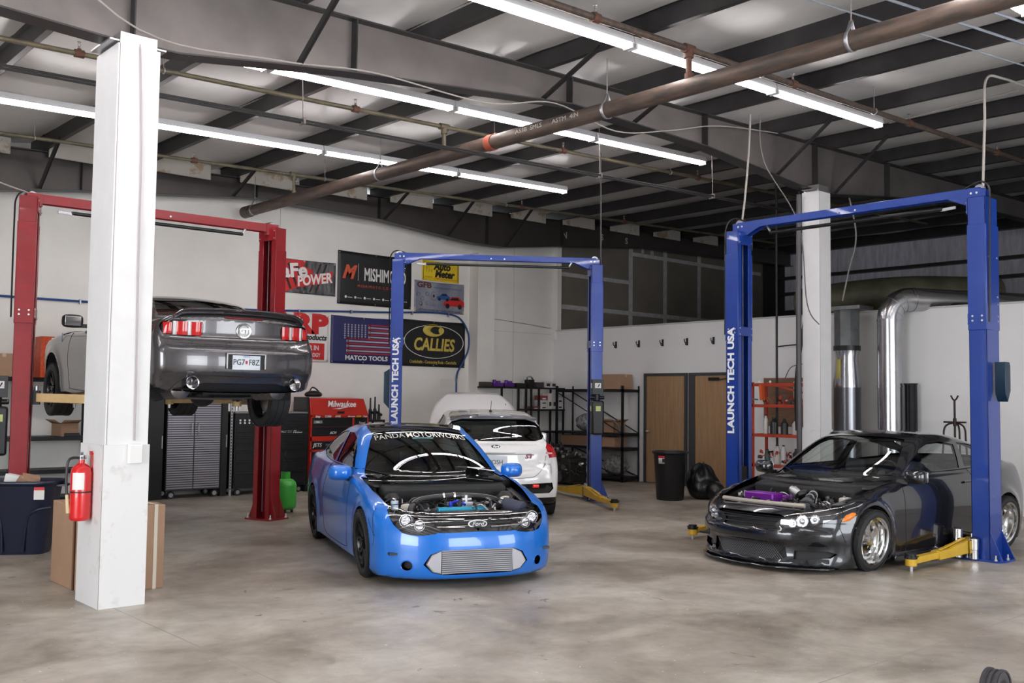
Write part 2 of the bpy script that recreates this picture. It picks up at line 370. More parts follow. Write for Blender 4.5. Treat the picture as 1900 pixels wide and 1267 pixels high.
# doors
oak = mat('oak_veneer', (.40, .24, .125), .45, noise=.22, nscale=3, stretch=(8, 8, .6)); dfr = mat('charcoal_door_frame', (.045, .045, .05), .5)
brass = mat('satin_nickel', (.6, .56, .5), .3, 1)
for i, (ya, yb) in enumerate(((13.17, 12.2), (11.95, 11.0))):
    mb = MB(); X = WX - .03; f = .055
    mb.box(X - .02, WX, ya, ya + f, 0, 2.12 + f); mb.box(X - .02, WX, yb - f, yb, 0, 2.12 + f); mb.box(X - .02, WX, yb, ya, 2.12, 2.12 + f)
    if i == 1: mb.box(X - .02, WX, ya + f, ya + f + .09, 0, 2.12 + f)
    o = struct(mb.obj('door_%d' % (i + 1), dfr, bevel=.003))
    mb = MB(); mb.box(X, WX - .001, yb + .004, ya - .004, .012, 2.116); mb.obj('door_leaf', oak, o, bevel=.003)
    if i == 0:
        mb = MB(); c = (X, ya - .07, 1.02); mb.cyl((c[0] - .012, c[1], c[2]), (c[0], c[1], c[2]), .032, 20); mb.cyl((c[0] - .05, c[1], c[2]), (c[0] - .01, c[1], c[2]), .011, 12); mb.ball((c[0] - .06, c[1], c[2]), .028, 16)
        mb.obj('door_knob', brass, o)
    for zc in ((1.75, 1.05, .3) if i == 0 else ()):
        mb = MB(); mb.cyl((X - .004, yb + .0, zc - .05), (X - .004, yb, zc + .05), .007, 8); mb.obj('hinge', brass, o)
    if i == 1:
        mb = MB(); mb.bar((X - .03, yb + .42, 2.03), (X - .05, yb + .16, 2.06), .03, .02); mb.box(X - .05, X, yb + .38, yb + .6, 2.02, 2.08); mb.obj('door_closer', blackm, o)
# ------------------------------------------------------------ car bodies: smooth solid described by curves, then cut into panels
class Cv:
    """smooth 1-D curve through points (monotone-ish hermite), tabulated"""
    def __init__(s, pts):
        x = np.array([p[0] for p in pts], float); y = np.array([p[1] for p in pts], float)
        d = np.diff(y) / np.diff(x); m = np.zeros_like(y); m[0] = d[0]; m[-1] = d[-1]
        for i in range(1, len(x) - 1):
            h0, h1 = x[i] - x[i - 1], x[i + 1] - x[i]
            m[i] = (d[i - 1] * h1 + d[i] * h0) / (h0 + h1)
            if d[i - 1] * d[i] <= 0: m[i] *= .35
        s.X = np.linspace(x[0], x[-1], 600); k = np.clip(np.searchsorted(x, s.X, side='right') - 1, 0, len(x) - 2)
        h = x[k + 1] - x[k]; t = (s.X - x[k]) / h
        s.Y = (2 * t ** 3 - 3 * t ** 2 + 1) * y[k] + (t ** 3 - 2 * t ** 2 + t) * h * m[k] + (-2 * t ** 3 + 3 * t ** 2) * y[k + 1] + (t ** 3 - t ** 2) * h * m[k + 1]
    def __call__(s, q): return np.interp(q, s.X, s.Y)
def smax(a, b, k): h = np.clip(.5 + .5 * (a - b) / k, 0, 1); return b + (a - b) * h + k * h * (1 - h)
def smin(a, b, k): return -smax(-a, -b, k)
class Body:
    def __init__(s, L, top, bot, W, sec, nose, tail, gh, ghw, wheels, flare=(.34, .012), nk=.30, tk=.22, npow=2.6, cw=.32, cr=.25, crown=.05, wk=.06, gk=.05, extra=None, xa=.55, zc=.5, xm=2.3):
        s.L = L; s.top = Cv(top); s.bot = Cv(bot); s.W = Cv(W); s.sec = Cv(sec); s.nose = Cv(nose); s.tail = Cv(tail)
        s.gh = Cv(gh); s.gw = Cv(ghw); s.wheels = wheels; s.fl = flare; s.nk = nk; s.tk = tk; s.npow = npow
        s.cw = cw; s.cr = cr; s.crown = crown; s.wk = wk; s.gk = gk; s.extra = extra; s.xm = xm; s.build(xa, zc)
    def F(s, P):
        x, y, z = P[..., 0], np.abs(P[..., 1]), P[..., 2]
        w = s.W(x) * s.sec(z)
        for cx, cz in s.wheels:
            r = np.hypot(x - cx, z - cz); w = w + s.fl[1] * np.exp(-((r - s.fl[0]) / .06) ** 2)
        if s.extra: w = w + s.extra(x, y, z)
        yn = y / .85
        a = y - w
        b = z - (s.top(x) - s.crown * yn ** 2)
        c = s.nose(z) + s.nk * yn ** s.npow - x
        d = x - (s.tail(z) - s.tk * yn ** s.npow)
        e = s.bot(x) - z
        f = smax(a, b, .06); f = smax(f, smax(c, d, .02), .07); f = smax(f, e, .03)
        # greenhouse
        xq = np.where(x < s.xm, x - s.cw * y * y, x + s.cr * y * y)
        g = smax(z - (s.gh(xq) - .05 * (y / .6) ** 2 * .6), y - s.gw(z) * np.clip(1.0 - .03 * np.abs(x - s.xm) ** 2, .8, 1), s.wk)
        g = smax(g, .45 - z, .02); g = smax(g, smax(s.gh.X[0] + .02 - x, x - s.gh.X[-1] + .02, .01), .02)
        return smin(f, g, s.gk)
    def cast(s, O, D, tmax):
        n = 70; N = len(O); tt = np.linspace(0, 1, n)[:, None] * np.broadcast_to(tmax, (N,))[None, :]
        V = s.F(O[None] + D[None] * tt[..., None]); ins = V < 0
        k = n - 2 - np.argmax((ins[:-1] & ~ins[1:])[::-1], axis=0); k = np.clip(k, 0, n - 2)
        a = tt[k, np.arange(N)]; b = tt[k + 1, np.arange(N)]
        for _ in range(14):
            m = (a + b) / 2; v = s.F(O + D * m[:, None]) < 0; a = np.where(v, m, a); b = np.where(v, b, m)
        return O + D * ((a + b) / 2)[:, None]
    def normal(s, P):
        e = 2e-3; G = np.stack([s.F(P + np.array(d) * e) - s.F(P - np.array(d) * e) for d in ((1, 0, 0), (0, 1, 0), (0, 0, 1))], -1)
        return G / (np.linalg.norm(G, axis=-1, keepdims=True) + 1e-9)
    def build(s, xa, zc):
        xb = s.L - xa; nx, nc, nt = 96, 34, 56
        th = np.linspace(-PI / 2, PI / 2, nt); O = []; D = []
        ph = np.linspace(.02, PI / 2, nc)
        st = [(xa, -math.cos(p), math.sin(p)) for p in ph[:-1]] + [(x, 0, 1) for x in np.linspace(xa, xb, nx)] + [(xb, math.cos(p), math.sin(p)) for p in ph[::-1][1:]]
        for (x, dx, dr) in st:
            for t in th: O.append((x, 0, zc)); D.append((dx, dr * math.cos(t), dr * math.sin(t)))
        O = np.array(O, float); D = np.array(D, float)
        P = s.cast(O, D, 1.6); ns = len(st)
        bm = bmesh.new(); vs = [bm.verts.new(p if abs(p[1]) > 1e-5 else (p[0], 0, p[2])) for p in P]
        for i in range(ns - 1):
            for j in range(nt - 1):
                a, b, c, d = (vs[i * nt + j], vs[i * nt + j + 1], vs[(i + 1) * nt + j + 1], vs[(i + 1) * nt + j])
                if (a.co - c.co).length < (b.co - d.co).length: bm.faces.new((a, b, c)); bm.faces.new((a, c, d))
                else: bm.faces.new((a, b, d)); bm.faces.new((b, c, d))
        bm.normal_update(); s.bm = bm; s.regs = ['body']
        f = max(bm.faces, key=lambda f: f.calc_center_median().y)
        if f.normal.y < 0: bmesh.ops.reverse_faces(bm, faces=bm.faces)
        bm.normal_update()
    def proj(s, view, u, v, inset=0.):
        """point on the surface seen along a view; view 'side' (x,z), 'front' (y,z), 'rear' (y,z), 'top' (x,y)"""
        u = np.atleast_1d(np.array(u, float)); v = np.atleast_1d(np.array(v, float)); z0 = np.zeros_like(u)
        if view == 'side': O = np.stack([u, z0, v], -1); D = np.tile([0., 1, 0], (len(u), 1)); tm = 1.3
        elif view == 'front': O = np.stack([z0 + np.where(v > s.top(1.5) - .08, 2.4, 1.5), u, v], -1); D = np.tile([-1., 0, 0], (len(u), 1)); tm = np.where(v > s.top(1.5) - .08, 2.5, 1.7)
        elif view == 'rear': O = np.stack([z0 + s.L - 1.7, u, v], -1); D = np.tile([1., 0, 0], (len(u), 1)); tm = 2.0
        else: O = np.stack([u, v, z0 + .4], -1); D = np.tile([0., 0, 1], (len(u), 1)); tm = 1.4
        P = s.cast(O, D, tm); n = s.normal(P)
        return P + n * inset, n
    def cut(s, name, view, poly, box=None, sm=0, yaw=0, nmin=.05):
        """split the surface along an outline and give the inside its own region"""
        if sm:
            for _ in range(sm):
                q = []
                for i in range(len(poly)):
                    a, b = poly[i], poly[(i + 1) % len(poly)]
                    q += [(a[0] * .75 + b[0] * .25, a[1] * .75 + b[1] * .25), (a[0] * .25 + b[0] * .75, a[1] * .25 + b[1] * .75)]
                poly = q
        V = {'side': ((1, 0, 0), (0, 0, 1), (0, 1, 0)), 'front': ((0, 1, 0), (0, 0, 1), (-1, 0, 0)), 'rear': ((0, 1, 0), (0, 0, 1), (1, 0, 0)),
             'top': ((1, 0, 0), (0, 1, 0), (0, 0, 1)), 'fq': ((math.sin(R_(yaw)), math.cos(R_(yaw)), 0), (0, 0, 1), (-math.cos(R_(yaw)), math.sin(R_(yaw)), 0)),
             'rq': ((-math.sin(R_(yaw)), math.cos(R_(yaw)), 0), (0, 0, 1), (math.cos(R_(yaw)), math.sin(R_(yaw)), 0))}[view]
        if view == 'rq': poly = [(u - s.L * math.sin(R_(yaw)), v) for u, v in poly]
        e1, e2, d = map(Vector, V); bm = s.bm; lo = (min(p[0] for p in poly) - .02, min(p[1] for p in poly) - .02); hi = (max(p[0] for p in poly) + .02, max(p[1] for p in poly) + .02)
        if name not in s.regs: s.regs.append(name)
        ri = s.regs.index(name)
        cand = set()
        for f in bm.faces:
            if f.material_index or f.normal.dot(d) < nmin: continue
            c = f.calc_center_median()
            if box and not (box[0] <= c.x <= box[1] and box[2] <= c.y <= box[3] and box[4] <= c.z <= box[5]): continue
            us = [v.co.dot(e1) for v in f.verts]; vs = [v.co.dot(e2) for v in f.verts]
            if max(us) < lo[0] or min(us) > hi[0] or max(vs) < lo[1] or min(vs) > hi[1]: continue
            cand.add(f)
        n = len(poly)
        for i in range(n):
            a, b = poly[i], poly[(i + 1) % n]; du, dv = b[0] - a[0], b[1] - a[1]; L = math.hypot(du, dv)
            if L < 1e-6: continue
            no = (e1 * (-dv) + e2 * du) / L; co = e1 * a[0] + e2 * a[1]
            lu, hu, lv, hv = min(a[0], b[0]) - 1e-3, max(a[0], b[0]) + 1e-3, min(a[1], b[1]) - 1e-3, max(a[1], b[1]) + 1e-3
            sel = []
            for f in cand:
                us = [v.co.dot(e1) for v in f.verts]; vs = [v.co.dot(e2) for v in f.verts]
                if max(us) < lu or min(us) > hu or max(vs) < lv or min(vs) > hv: continue
                ds = [(v.co - co).dot(no) for v in f.verts]
                if min(ds) > -1e-6 or max(ds) < 1e-6: continue
                sel.append(f)
            if not sel: continue
            g = set(sel)
            for f in sel: g.update(f.edges); g.update(f.verts)
            r = bmesh.ops.bisect_plane(bm, geom=list(g), dist=1e-6, plane_co=co, plane_no=no)
            cand = {f for f in cand if f.is_valid}; cand.update(f for f in r['geom'] if isinstance(f, bmesh.types.BMFace))
        def inside(u, v):
            c = False; j = n - 1
            for i in range(n):
                if (poly[i][1] > v) != (poly[j][1] > v) and u < (poly[j][0] - poly[i][0]) * (v - poly[i][1]) / (poly[j][1] - poly[i][1]) + poly[i][0]: c = not c
                j = i
            return c
        for f in cand:
            c = f.calc_center_median()
            if inside(c.dot(e1), c.dot(e2)): f.material_index = ri
    def panel(s, name, regs, m, parent, inset=0., flange=0., sides='both', fm=None, where=None, shift=None):
        """object(s) from regions: 'both' mirrored in one mesh, 'split' right and left as two objects"""
        ids = {s.regs.index(r) for r in regs}
        fs = [f for f in s.bm.faces if f.material_index in ids and (where is None or where(f.calc_center_median()))]
        if not fs: return []
        vid = {}; V = []; F = []
        for f in fs:
            t = []
            for v in f.verts:
                if v.index not in vid: vid[v.index] = len(V); V.append(v.co[:])
                t.append(vid[v.index])
            if len(t) == 3: F.append(t)
            else: F += [[t[0], t[k], t[k + 1]] for k in range(1, len(t) - 1)]
        P = np.array(V); Nn = s.normal(P); P = P + Nn * inset
        if shift is not None: P = P + np.array(shift)
        E = {}
        for t in F:
            for a, b in ((t[0], t[1]), (t[1], t[2]), (t[2], t[0])): E.setdefault((min(a, b), max(a, b)), []).append((a, b))
        extra = []
        if flange:
            for k, l in E.items():
                if len(l) == 1 and not (abs(P[k[0]][1]) < 2e-4 and abs(P[k[1]][1]) < 2e-4): extra.append(l[0])
        def make(sgns):
            vv = []; ff = []; nn = []
            for sg in sgns:
                o = len(vv); vv += [(p[0], p[1] * sg, p[2]) for p in P]; nn += [(q[0], q[1] * sg, q[2]) for q in Nn]
                ff += [[i + o for i in (t if sg > 0 else t[::-1])] for t in F]
                for a, b in extra:
                    p0, p1 = Vector(P[a]), Vector(P[b]); q0 = p0 - Vector(Nn[a]) * flange; q1 = p1 - Vector(Nn[b]) * flange
                    n_ = (p1 - p0).cross(q0 - p0)
                    if n_.length < 1e-12: continue
                    n_.normalize(); k = len(vv)
                    for q in (p0, p1, q1, q0): vv.append((q.x, q.y * sg, q.z)); nn.append((n_.x, n_.y * sg, n_.z))
                    ff.append([k, k + 1, k + 2, k + 3][::-1 if sg > 0 else 1])
            me = bpy.data.meshes.new(name); me.from_pydata(vv, [], ff); me.materials.append(m); me.shade_smooth()
            me.update(); me.normals_split_custom_set_from_vertices(nn)
            o = bpy.data.objects.new(name, me); COL.objects.link(o); o.parent = parent; return o
        s.bm.verts.index_update()
        return [make((1, -1))] if sides == 'both' else ([make((1,)), make((-1,))] if sides == 'split' else [make((1,) if sides == 'right' else (-1,))])
    def seam(s, mb, view, pts, r=.0035, k=8, both=True, inset=-.001, mi=0):
        q = spl([(a, b, 0) for a, b in pts], k); P, n = s.proj(view, [p.x for p in q], [p.y for p in q], inset)
        mb.tube([tuple(p) for p in P], r, 5, mi)
        if both: mb.tube([(p[0], -p[1], p[2]) for p in P], r, 5, mi)

def wheel_mesh(R=.31, rim=.23, w=.21, style='mesh', tread=True):
    """tyre and rim round the y axis, outer face at +y"""
    T = Matrix.Rotation(-PI / 2, 4, 'X')          # lathe z -> y
    t = MB(); h = w / 2; prof = [(rim, -h * .86), (rim + .012, -h * .98), (rim + (R - rim) * .5, -h * 1.03), (R - .018, -h * .93), (R - .004, -h * .80)]
    if tread:
        for g in (-.45, -.15, .15, .45): prof += [(R, g * w - .006), (R - .007, g * w - .003), (R - .007, g * w + .003), (R, g * w + .006)]
    prof += [(R - .004, h * .80), (R - .018, h * .93), (R - .5 * (R - rim), h * 1.03), (rim + .012, h * .98), (rim, h * .86)]
    t.lathe(prof, 56, 0, T)
    if tread:
        for k in range(56):
            a = 2 * PI * k / 56
            for sg in (-1, 1):
                Tm = Matrix.Rotation(a, 4, 'Y') @ Matrix.Translation((0, sg * h * .74, R - .002)) @ Matrix.Rotation(.3 * sg, 4, 'Z')
                t.box(-.011, .011, -h * .17, h * .17, -.006, .005, 0, Tm)
    r = MB()
    lip = .012
    if style == 'dish':
        prof = [(rim, -h * .86), (rim - .02, -h * .7), (rim - .03, 0), (rim * .62, .0), (rim * .60, -.01), (rim * .63, .012), (rim * .70, h * .1), (rim * .86, h * .25), (rim * .90, h * .60), (rim * .97, h * .68), (rim * .975, h * .93), (rim + lip, h * 1.0), (rim + lip, h * .88)]
        r.lathe(prof, 48, 0, T)
        n, r0, r1, yo = 5, .03, rim * .72, .015
    else:
        prof = [(rim, -h * .86), (rim - .02, -h * .7), (rim - .025, h * .5), (rim - .006, h * .8), (rim + lip, h * .97), (rim + lip, h * .85)]
        r.lathe(prof, 48, 0, T); n, r0, r1, yo = 10, .035, rim - .01, h * .62
    for k in range(n):
        a = 2 * PI * k / n + .2
        Tm = Matrix.Rotation(a, 4, 'Y')
        if style == 'dish':
            r.prism([(-.030, r0), (.030, r0), (.045, r1), (-.045, r1)], -.012, .012, 0, Tm @ Matrix.Translation((0, yo, 0)) @ Matrix.Rotation(PI / 2, 4, 'X'))
        else:
            for da in (-.10, .10):
                Tq = Matrix.Rotation(a + da, 4, 'Y')
                r.bar(Tq @ Vector((0, yo - .015, r0)), Tq @ Vector((0, yo, r1)), .016, .022, 0)
    r.cyl((0, yo - .03, 0), (0, yo + .012, 0), .055 if style != 'dish' else .065, 20, 0)
    r.cyl((0, yo + .01, 0), (0, yo + .022, 0), .028, 16, 0)
    for k in range(5):
        a = 2 * PI * k / 5; p = Vector((.045 * math.sin(a), 0, .045 * math.cos(a))); r.cyl(p + Vector((0, yo, 0)), p + Vector((0, yo + .02, 0)), .008, 6, 0)
    b = MB(); b.cyl((0, -.03, 0), (0, -.012, 0), rim * .72, 32, 0); b.box(-.04, .04, -.05, .0, rim * .4, rim * .78, 0)
    return t, r, b
def add_wheels(car, spots, R, rim, w, style, rim_m, camber=0., droop=0., steer=0.):
    t, r, b = wheel_mesh(R, rim, w, style); first = {}
    tm = rm = bmn = None
    for (x, y, z) in spots:
        sg = 1 if y > 0 else -1
        e = t.obj('wheel', rubber) if tm is None else bpy.data.objects.new('wheel', tm)
        if tm is None: tm = e.data
        else: COL.objects.link(e)
        e.parent = car; e.location = (x, y, z - droop)
        e.rotation_euler = (R_(camber) * sg, 0, (0 if sg > 0 else PI) + (steer if x < 1.5 else 0))
        if sg < 0: e.rotation_euler = (R_(camber), 0, PI + (steer if x < 1.5 else 0))
        e.name = 'tyre'
        c = r.obj('rim', rim_m, e) if rm is None else bpy.data.objects.new('rim', rm)
        if rm is None: rm = c.data
        else: COL.objects.link(c); c.parent = e
        d = b.obj('brake_disc', silver, e) if bmn is None else bpy.data.objects.new('brake_disc', bmn)
        if bmn is None: bmn = d.data
        else: COL.objects.link(d); d.parent = e
def arches(B, car, spots, Ra, zb=.0, depth=.36):
    lm = mat('wheel_liner', (.008, .008, .009), .8)
    for cx, cz in spots:
        for sg in (1, -1):
            mb = MB(); n = 28; pts = []
            for k in range(n + 1):
                a = -.35 + (PI + .7) * k / n; pts.append((cx + Ra * math.cos(a), max(cz + Ra * math.sin(a), zb + .02)))
            P, _ = B.proj('side', [p[0] for p in pts], [max(p[1], B.bot(p[0]) + .04) for p in pts]); vs = []
            for (x, z), p in zip(pts, P): vs += [(x, sg * (p[1] - .012), z), (x, sg * (p[1] - depth), z)]
            fs = [(2 * k, 2 * k + 1, 2 * k + 3, 2 * k + 2) for k in range(n)]
            mb.add(vs, fs); c = len(mb.v); mb.v.append((cx, sg * (P[n // 2][1] - depth), cz))
            for k in range(n): mb.f.append((2 * k + 1, 2 * k + 3, c)); mb.m.append(0)
            mb.obj('wheel_liner', lm, car, sharp=80)
def mirrors(car, x, y, z, m, sc=1., only=None):
    for sg in (1, -1):
        mb = MB(); prof = []
        vs = []; fs = []; n = 20; K = 9
        for i in range(K + 1):
            t = i / K; px = -.075 + .15 * t; rr = (math.sin(PI * min(.999, (.06 + .72 * t))) ** .55)
            for k in range(n):
                a = 2 * PI * k / n; ca, sa = math.cos(a), math.sin(a); e = .55
                vs.append((px, .115 * rr * math.copysign(abs(ca) ** e, ca) + .01 * t, .075 * rr * math.copysign(abs(sa) ** e, sa)))
        for i in range(K):
            for k in range(n): fs.append((i * n + k, i * n + (k + 1) % n, (i + 1) * n + (k + 1) % n, (i + 1) * n + k))
        fs.append(tuple(range(n))); fs.append(tuple(range(K * n, K * n + n))[::-1])
        mb.add(vs, fs, 0, TR((x, sg * (y + .02), z), (0, 0, -.12 * sg), (sc, sc, sc)))
        o = mb.obj('side_mirror', m, car, sharp=50)
        a = MB(); a.prism([(-.05, -.02), (.05, -.02), (.035, .025), (-.03, .025)], 0, .13, 0, TR((x, sg * (y - .17), z - .055), (-PI / 2 * sg, 0, 0)))
        a.obj('mirror_stalk', black, o)
        g = MB(); g.box(.072 * sc, .078 * sc, -.09 * sc, .09 * sc, -.052 * sc, .052 * sc, 0, TR((x, sg * (y + .03), z), (0, 0, -.12 * sg))); g.obj('mirror_glass', chrome, o, bevel=.01)
def seats(car, x, z, m, ys=(-.36, .36), rear=True):
    def seat(y, x, wd=.5, hz=.56):
        mb = MB()
        mb.prism([(x - .5, 0), (x - .5, .12), (x, .10), (x + .02, 0)], -wd / 2, wd / 2, 0, Matrix.Translation((0, y, z)) @ Matrix.Rotation(PI / 2, 4, 'X'))
        mb.prism([(x - .07, .05), (x + .09, .05), (x + .28, hz), (x + .18, hz + .02)], -wd / 2 + .02, wd / 2 - .02, 0, Matrix.Translation((0, y, z)) @ Matrix.Rotation(PI / 2, 4, 'X'))
        mb.prism([(x + .20, hz + .03), (x + .29, hz + .02), (x + .33, hz + .16), (x + .25, hz + .18)], -.12, .12, 0, Matrix.Translation((0, y, z)) @ Matrix.Rotation(PI / 2, 4, 'X'))
        mb.obj('seat', m, car, bevel=.03)
    for y in ys: seat(y, x)
    if rear: seat(0, x + .85, 1.15, .5)
def interior(car, B, x0, x1, ztop, m, wy=.62, sgn=-1, zf=.28, sx=None):
    """dashboard, floor and steering wheel"""
    mb = MB(); T = Matrix.Translation((0, 0, 0)) @ Matrix.Rotation(PI / 2, 4, 'X')
    mb.prism([(x0 - .25, ztop - .12), (x0 + .2, ztop - .03), (x0 + .5, ztop + .0), (x0 + .58, ztop - .06), (x0 + .5, ztop - .3), (x0 - .2, ztop - .4)], -wy, wy, 0, T)
    mb.obj('dashboard', m, car, bevel=.03)
    f = MB(); f.box(x0 - .15, x1, -.66, .66, zf - .02, zf); f.obj('cabin_floor', m, car)
    st = MB(); c = Vector((x0 + .72, sgn * .36, ztop - .03)); A = Vector((.42, 0, .9)); A = Vector((A.x, 0, A.z)).normalized(); Bv = Vector((0, 1, 0))
    ring = [c + (A * math.cos(a) + Bv * math.sin(a)) * .18 for a in [2 * PI * k / 28 for k in range(29)]]
    st.tube(ring, .014, 8); st.cyl(c - Vector((.05, 0, -.02)), c + Vector((.0, 0, 0)), .05, 16)
    for a in (0, 2.1, 4.2): st.bar(c, c + (A * math.cos(a + PI) + Bv * math.sin(a + PI)) * .175, .03, .012)
    st.obj('steering_wheel', black, car)
def liner(B, car, x0, x1, z0, m, regs=('body',)):
    B.panel('cabin_trim', list(regs), m, car, inset=-.035, where=lambda c: x0 < c.x < x1 and c.z > z0)
def engine_bits(parent, box, n, seed, pal, name='engine_fitting', nose=0.):
    """the clutter of clips, hoses, bolts and covers in an engine bay: one mesh"""
    rnd = random.Random(seed); mb = MB(); x0, x1, y0, y1, z0, z1 = box
    for i in range(n):
        p = Vector((rnd.uniform(x0, x1), rnd.uniform(y0, y1), rnd.uniform(z0, z1))); p.x = max(p.x, box[0] + nose * abs(p.y / .85) ** 2.2) if nose else p.x; k = rnd.random(); mi = rnd.choices(range(len(pal)), [6, 3, 2, 2] + [1] * (len(pal) - 4))[0]
        if k < .35: mb.cyl(p, p + Vector((rnd.uniform(-.02, .02), rnd.uniform(-.02, .02), rnd.uniform(.02, .07))), rnd.uniform(.006, .025), 10, mi)
        elif k < .65:
            d = (rnd.uniform(.02, .1), rnd.uniform(.02, .1), rnd.uniform(.02, .06)); mb.cbox((0, 0, 0), d, mi, TR(p, (rnd.uniform(-.3, .3), rnd.uniform(-.3, .3), rnd.uniform(0, 3))))
        else:
            q = p + Vector((rnd.uniform(-.15, .15), rnd.uniform(-.2, .2), rnd.uniform(-.04, .04))); mb.tube([p, (p + q) / 2 + Vector((0, 0, rnd.uniform(.02, .07))), q], rnd.uniform(.004, .012), 6, mi if mi != 3 else 0, sm=5)
    return mb.obj(name, pal, parent)

def wrap_text(B, name, txt, size, view, u0, v0, m, parent, vs=1., bold=0., shear=0., sx=1., off=.003, sgn=-1, curve=0., left=None):
    """lettering laid onto the body: text x runs along -y (front view) or +y (rear view)"""
    o = text(name, txt, size, m, parent, Matrix.Identity(4), 0, bold, shear, sx); me = o.data; n = len(me.vertices); co = np.zeros(n * 3); me.vertices.foreach_get('co', co); co = co.reshape(-1, 3)
    if left is not None: co[:, 0] += (left - u0) * sgn - co[:, 0].min()
    u = u0 + sgn * co[:, 0]; v = v0 + co[:, 1] * vs - curve * u * u
    P, N = B.proj(view, np.abs(u), v, off); P[:, 1] *= np.where(u < 0, -1, 1); me.vertices.foreach_set('co', P.ravel()); me.update(); o['u_end'] = float(u.min()); return o
# ------------------------------------------------------------ ceiling fluorescent strips
fixm = mat('fixture_white_enamel', (.75, .74, .77), .4); tubem = mat('fluorescent_tube', (1, 1, 1), .4, emit=(1, .945, .93), estr=20)
capm = mat('lampholder_white', (.7, .7, .7), .5)
def make_fixture(L=2.42):
    t = thing('fluorescent_strip_light', '', 'light', group=None)
    mb = MB(); mb.prism([(-.065, .0), (.065, .0), (.05, .075), (-.05, .075)], 0, L - .012, 0, Matrix.Rotation(PI / 2, 4, 'Y') @ Matrix.Rotation(PI / 2, 4, 'Z'))
    mb.obj('housing', fixm, t)
    for s in (-.035, .035): u = MB(); u.cyl((.05, s, -.022), (L - .06, s, -.022), .0165, 10); u.obj('tube', tubem, t)
    for x in (.02, L - .045): u = MB(); u.box(x, x + .022, -.058, .058, -.045, .0); u.obj('lampholder', capm, t)
    return t
fx0 = make_fixture(); used = False
rows = [(12.15, 12.04, 4, 'far row'), (9.2, 12.05, 5, 'middle row'), (6.35, 12.0, 5, 'near row'), (3.45, 11.65, 3, 'row in the upper right corner')]
names = {0: 'rightmost', 1: 'second from right', 2: 'third from right', 3: 'fourth from right', 4: 'leftmost'}
rowd = ['the far row by the banner wall', 'the row just behind the main beam', 'the row in front of the main beam', 'the row in the top right corner']
for ri, (Y, xe, n, _) in enumerate(rows):
    for k in range(n):
        x = xe - 2.42 * (k + 1); z = 4.82 + SL * x + .03
        if ri == 3: z += 0
        o = fx0 if not used else dup(fx0); used = True
        o.location = (x, Y, z); o.rotation_euler = (0, -math.atan(SL), 0)
        o['label'] = 'fluorescent strip light, %s of %s' % (names[k], rowd[ri]); o['group'] = 'fluorescent strip lights under the roof'
# ------------------------------------------------------------ pipes, conduits, cables
rust = mat('rusty_black_pipe', (.13, .088, .068), .55, .25, col2=(.06, .048, .042), nscale=5, stretch=(3, .6, 3))
pipe_y = mat('old_pipe_yellowed', (.17, .14, .085), .5, .25, col2=(.09, .08, .06), nscale=4); rusty = mat('rust_brown', (.13, .055, .035), .7, noise=.4, nscale=30)
galv = mat('galvanised_strap', (.42, .42, .45), .4, .8)
rod = mat('threaded_rod', (.28, .25, .24), .45, .6)
G1 = 'sprinkler pipes under the roof'
t = thing('fire_main_pipe', 'thick rusty brown pipe crossing the ceiling diagonally to the banner wall', 'pipe', (7.74, 0, 0))
mb = MB(); mb.rings([((0, .2, 4.735), .088), ((0, 15.35, 4.735), .088)], 28); mb.rings([((0, 15.33, 4.735), .10), ((0, 15.55, 4.735), .10)], 24); mb.obj('pipe', rust, t)
mb = MB(); mb.rings([((0, 9.05, 4.735), .097), ((0, 9.16, 4.735), .097)], 28); mb.rings([((0, 9.0, 4.83), .014), ((0, 9.2, 4.83), .014)], 8); mb.obj('coupling', mat('coupling_red_oxide', (.42, .09, .045), .6, noise=.3, nscale=20), t)
mk = MB()
for y, s_ in ((8.35, 'A53B  SMLS'), (7.75, 'ASTM  4IN')):
    text('pipe_stencil', s_, .07, mat('stencil_grey', (.45, .42, .38), .7), t, Matrix.Translation((-.0895, y, 4.745)) @ Matrix(((0, 0, -1, 0), (-1, 0, 0, 0), (0, 1, 0, 0), (0, 0, 0, 1))), .001, sx=1.3)
for y in (15.2, 11.5, 7.2, 4.35, 1.5):
    mb = MB(); n = 20; pts = [(.095 * math.sin(a), y, 4.735 - .095 * math.cos(a)) for a in [(-2.55 + 5.1 * k / n) for k in range(n + 1)]]
    pts = [(0, y, 4.92)] + pts[:] + [(0, y, 4.92)]
    for a, b in zip(pts[:-1], pts[1:]): mb.bar(a, b, .035, .003, 0, up=(0, 1, 0)) if False else mb.bar(a, b, .003, .035, 0, up=(1, 0, 0) if abs(a[0] - b[0]) < 1e-3 else (0, 0, 1))
    mb2 = MB(); vs = []
    for p in pts: vs += [(p[0], p[1] - .018, p[2]), (p[0], p[1] + .018, p[2])]
    mb2.add(vs, [(2 * i, 2 * i + 1, 2 * i + 3, 2 * i + 2) for i in range(len(pts) - 1)])
    o = mb2.obj('pipe_hanger', galv, t, solid=.003); r = MB(); r.cyl((0, y, 4.91), (0, y, 5.30), .006, 8); r.obj('hanger_rod', rod, o)
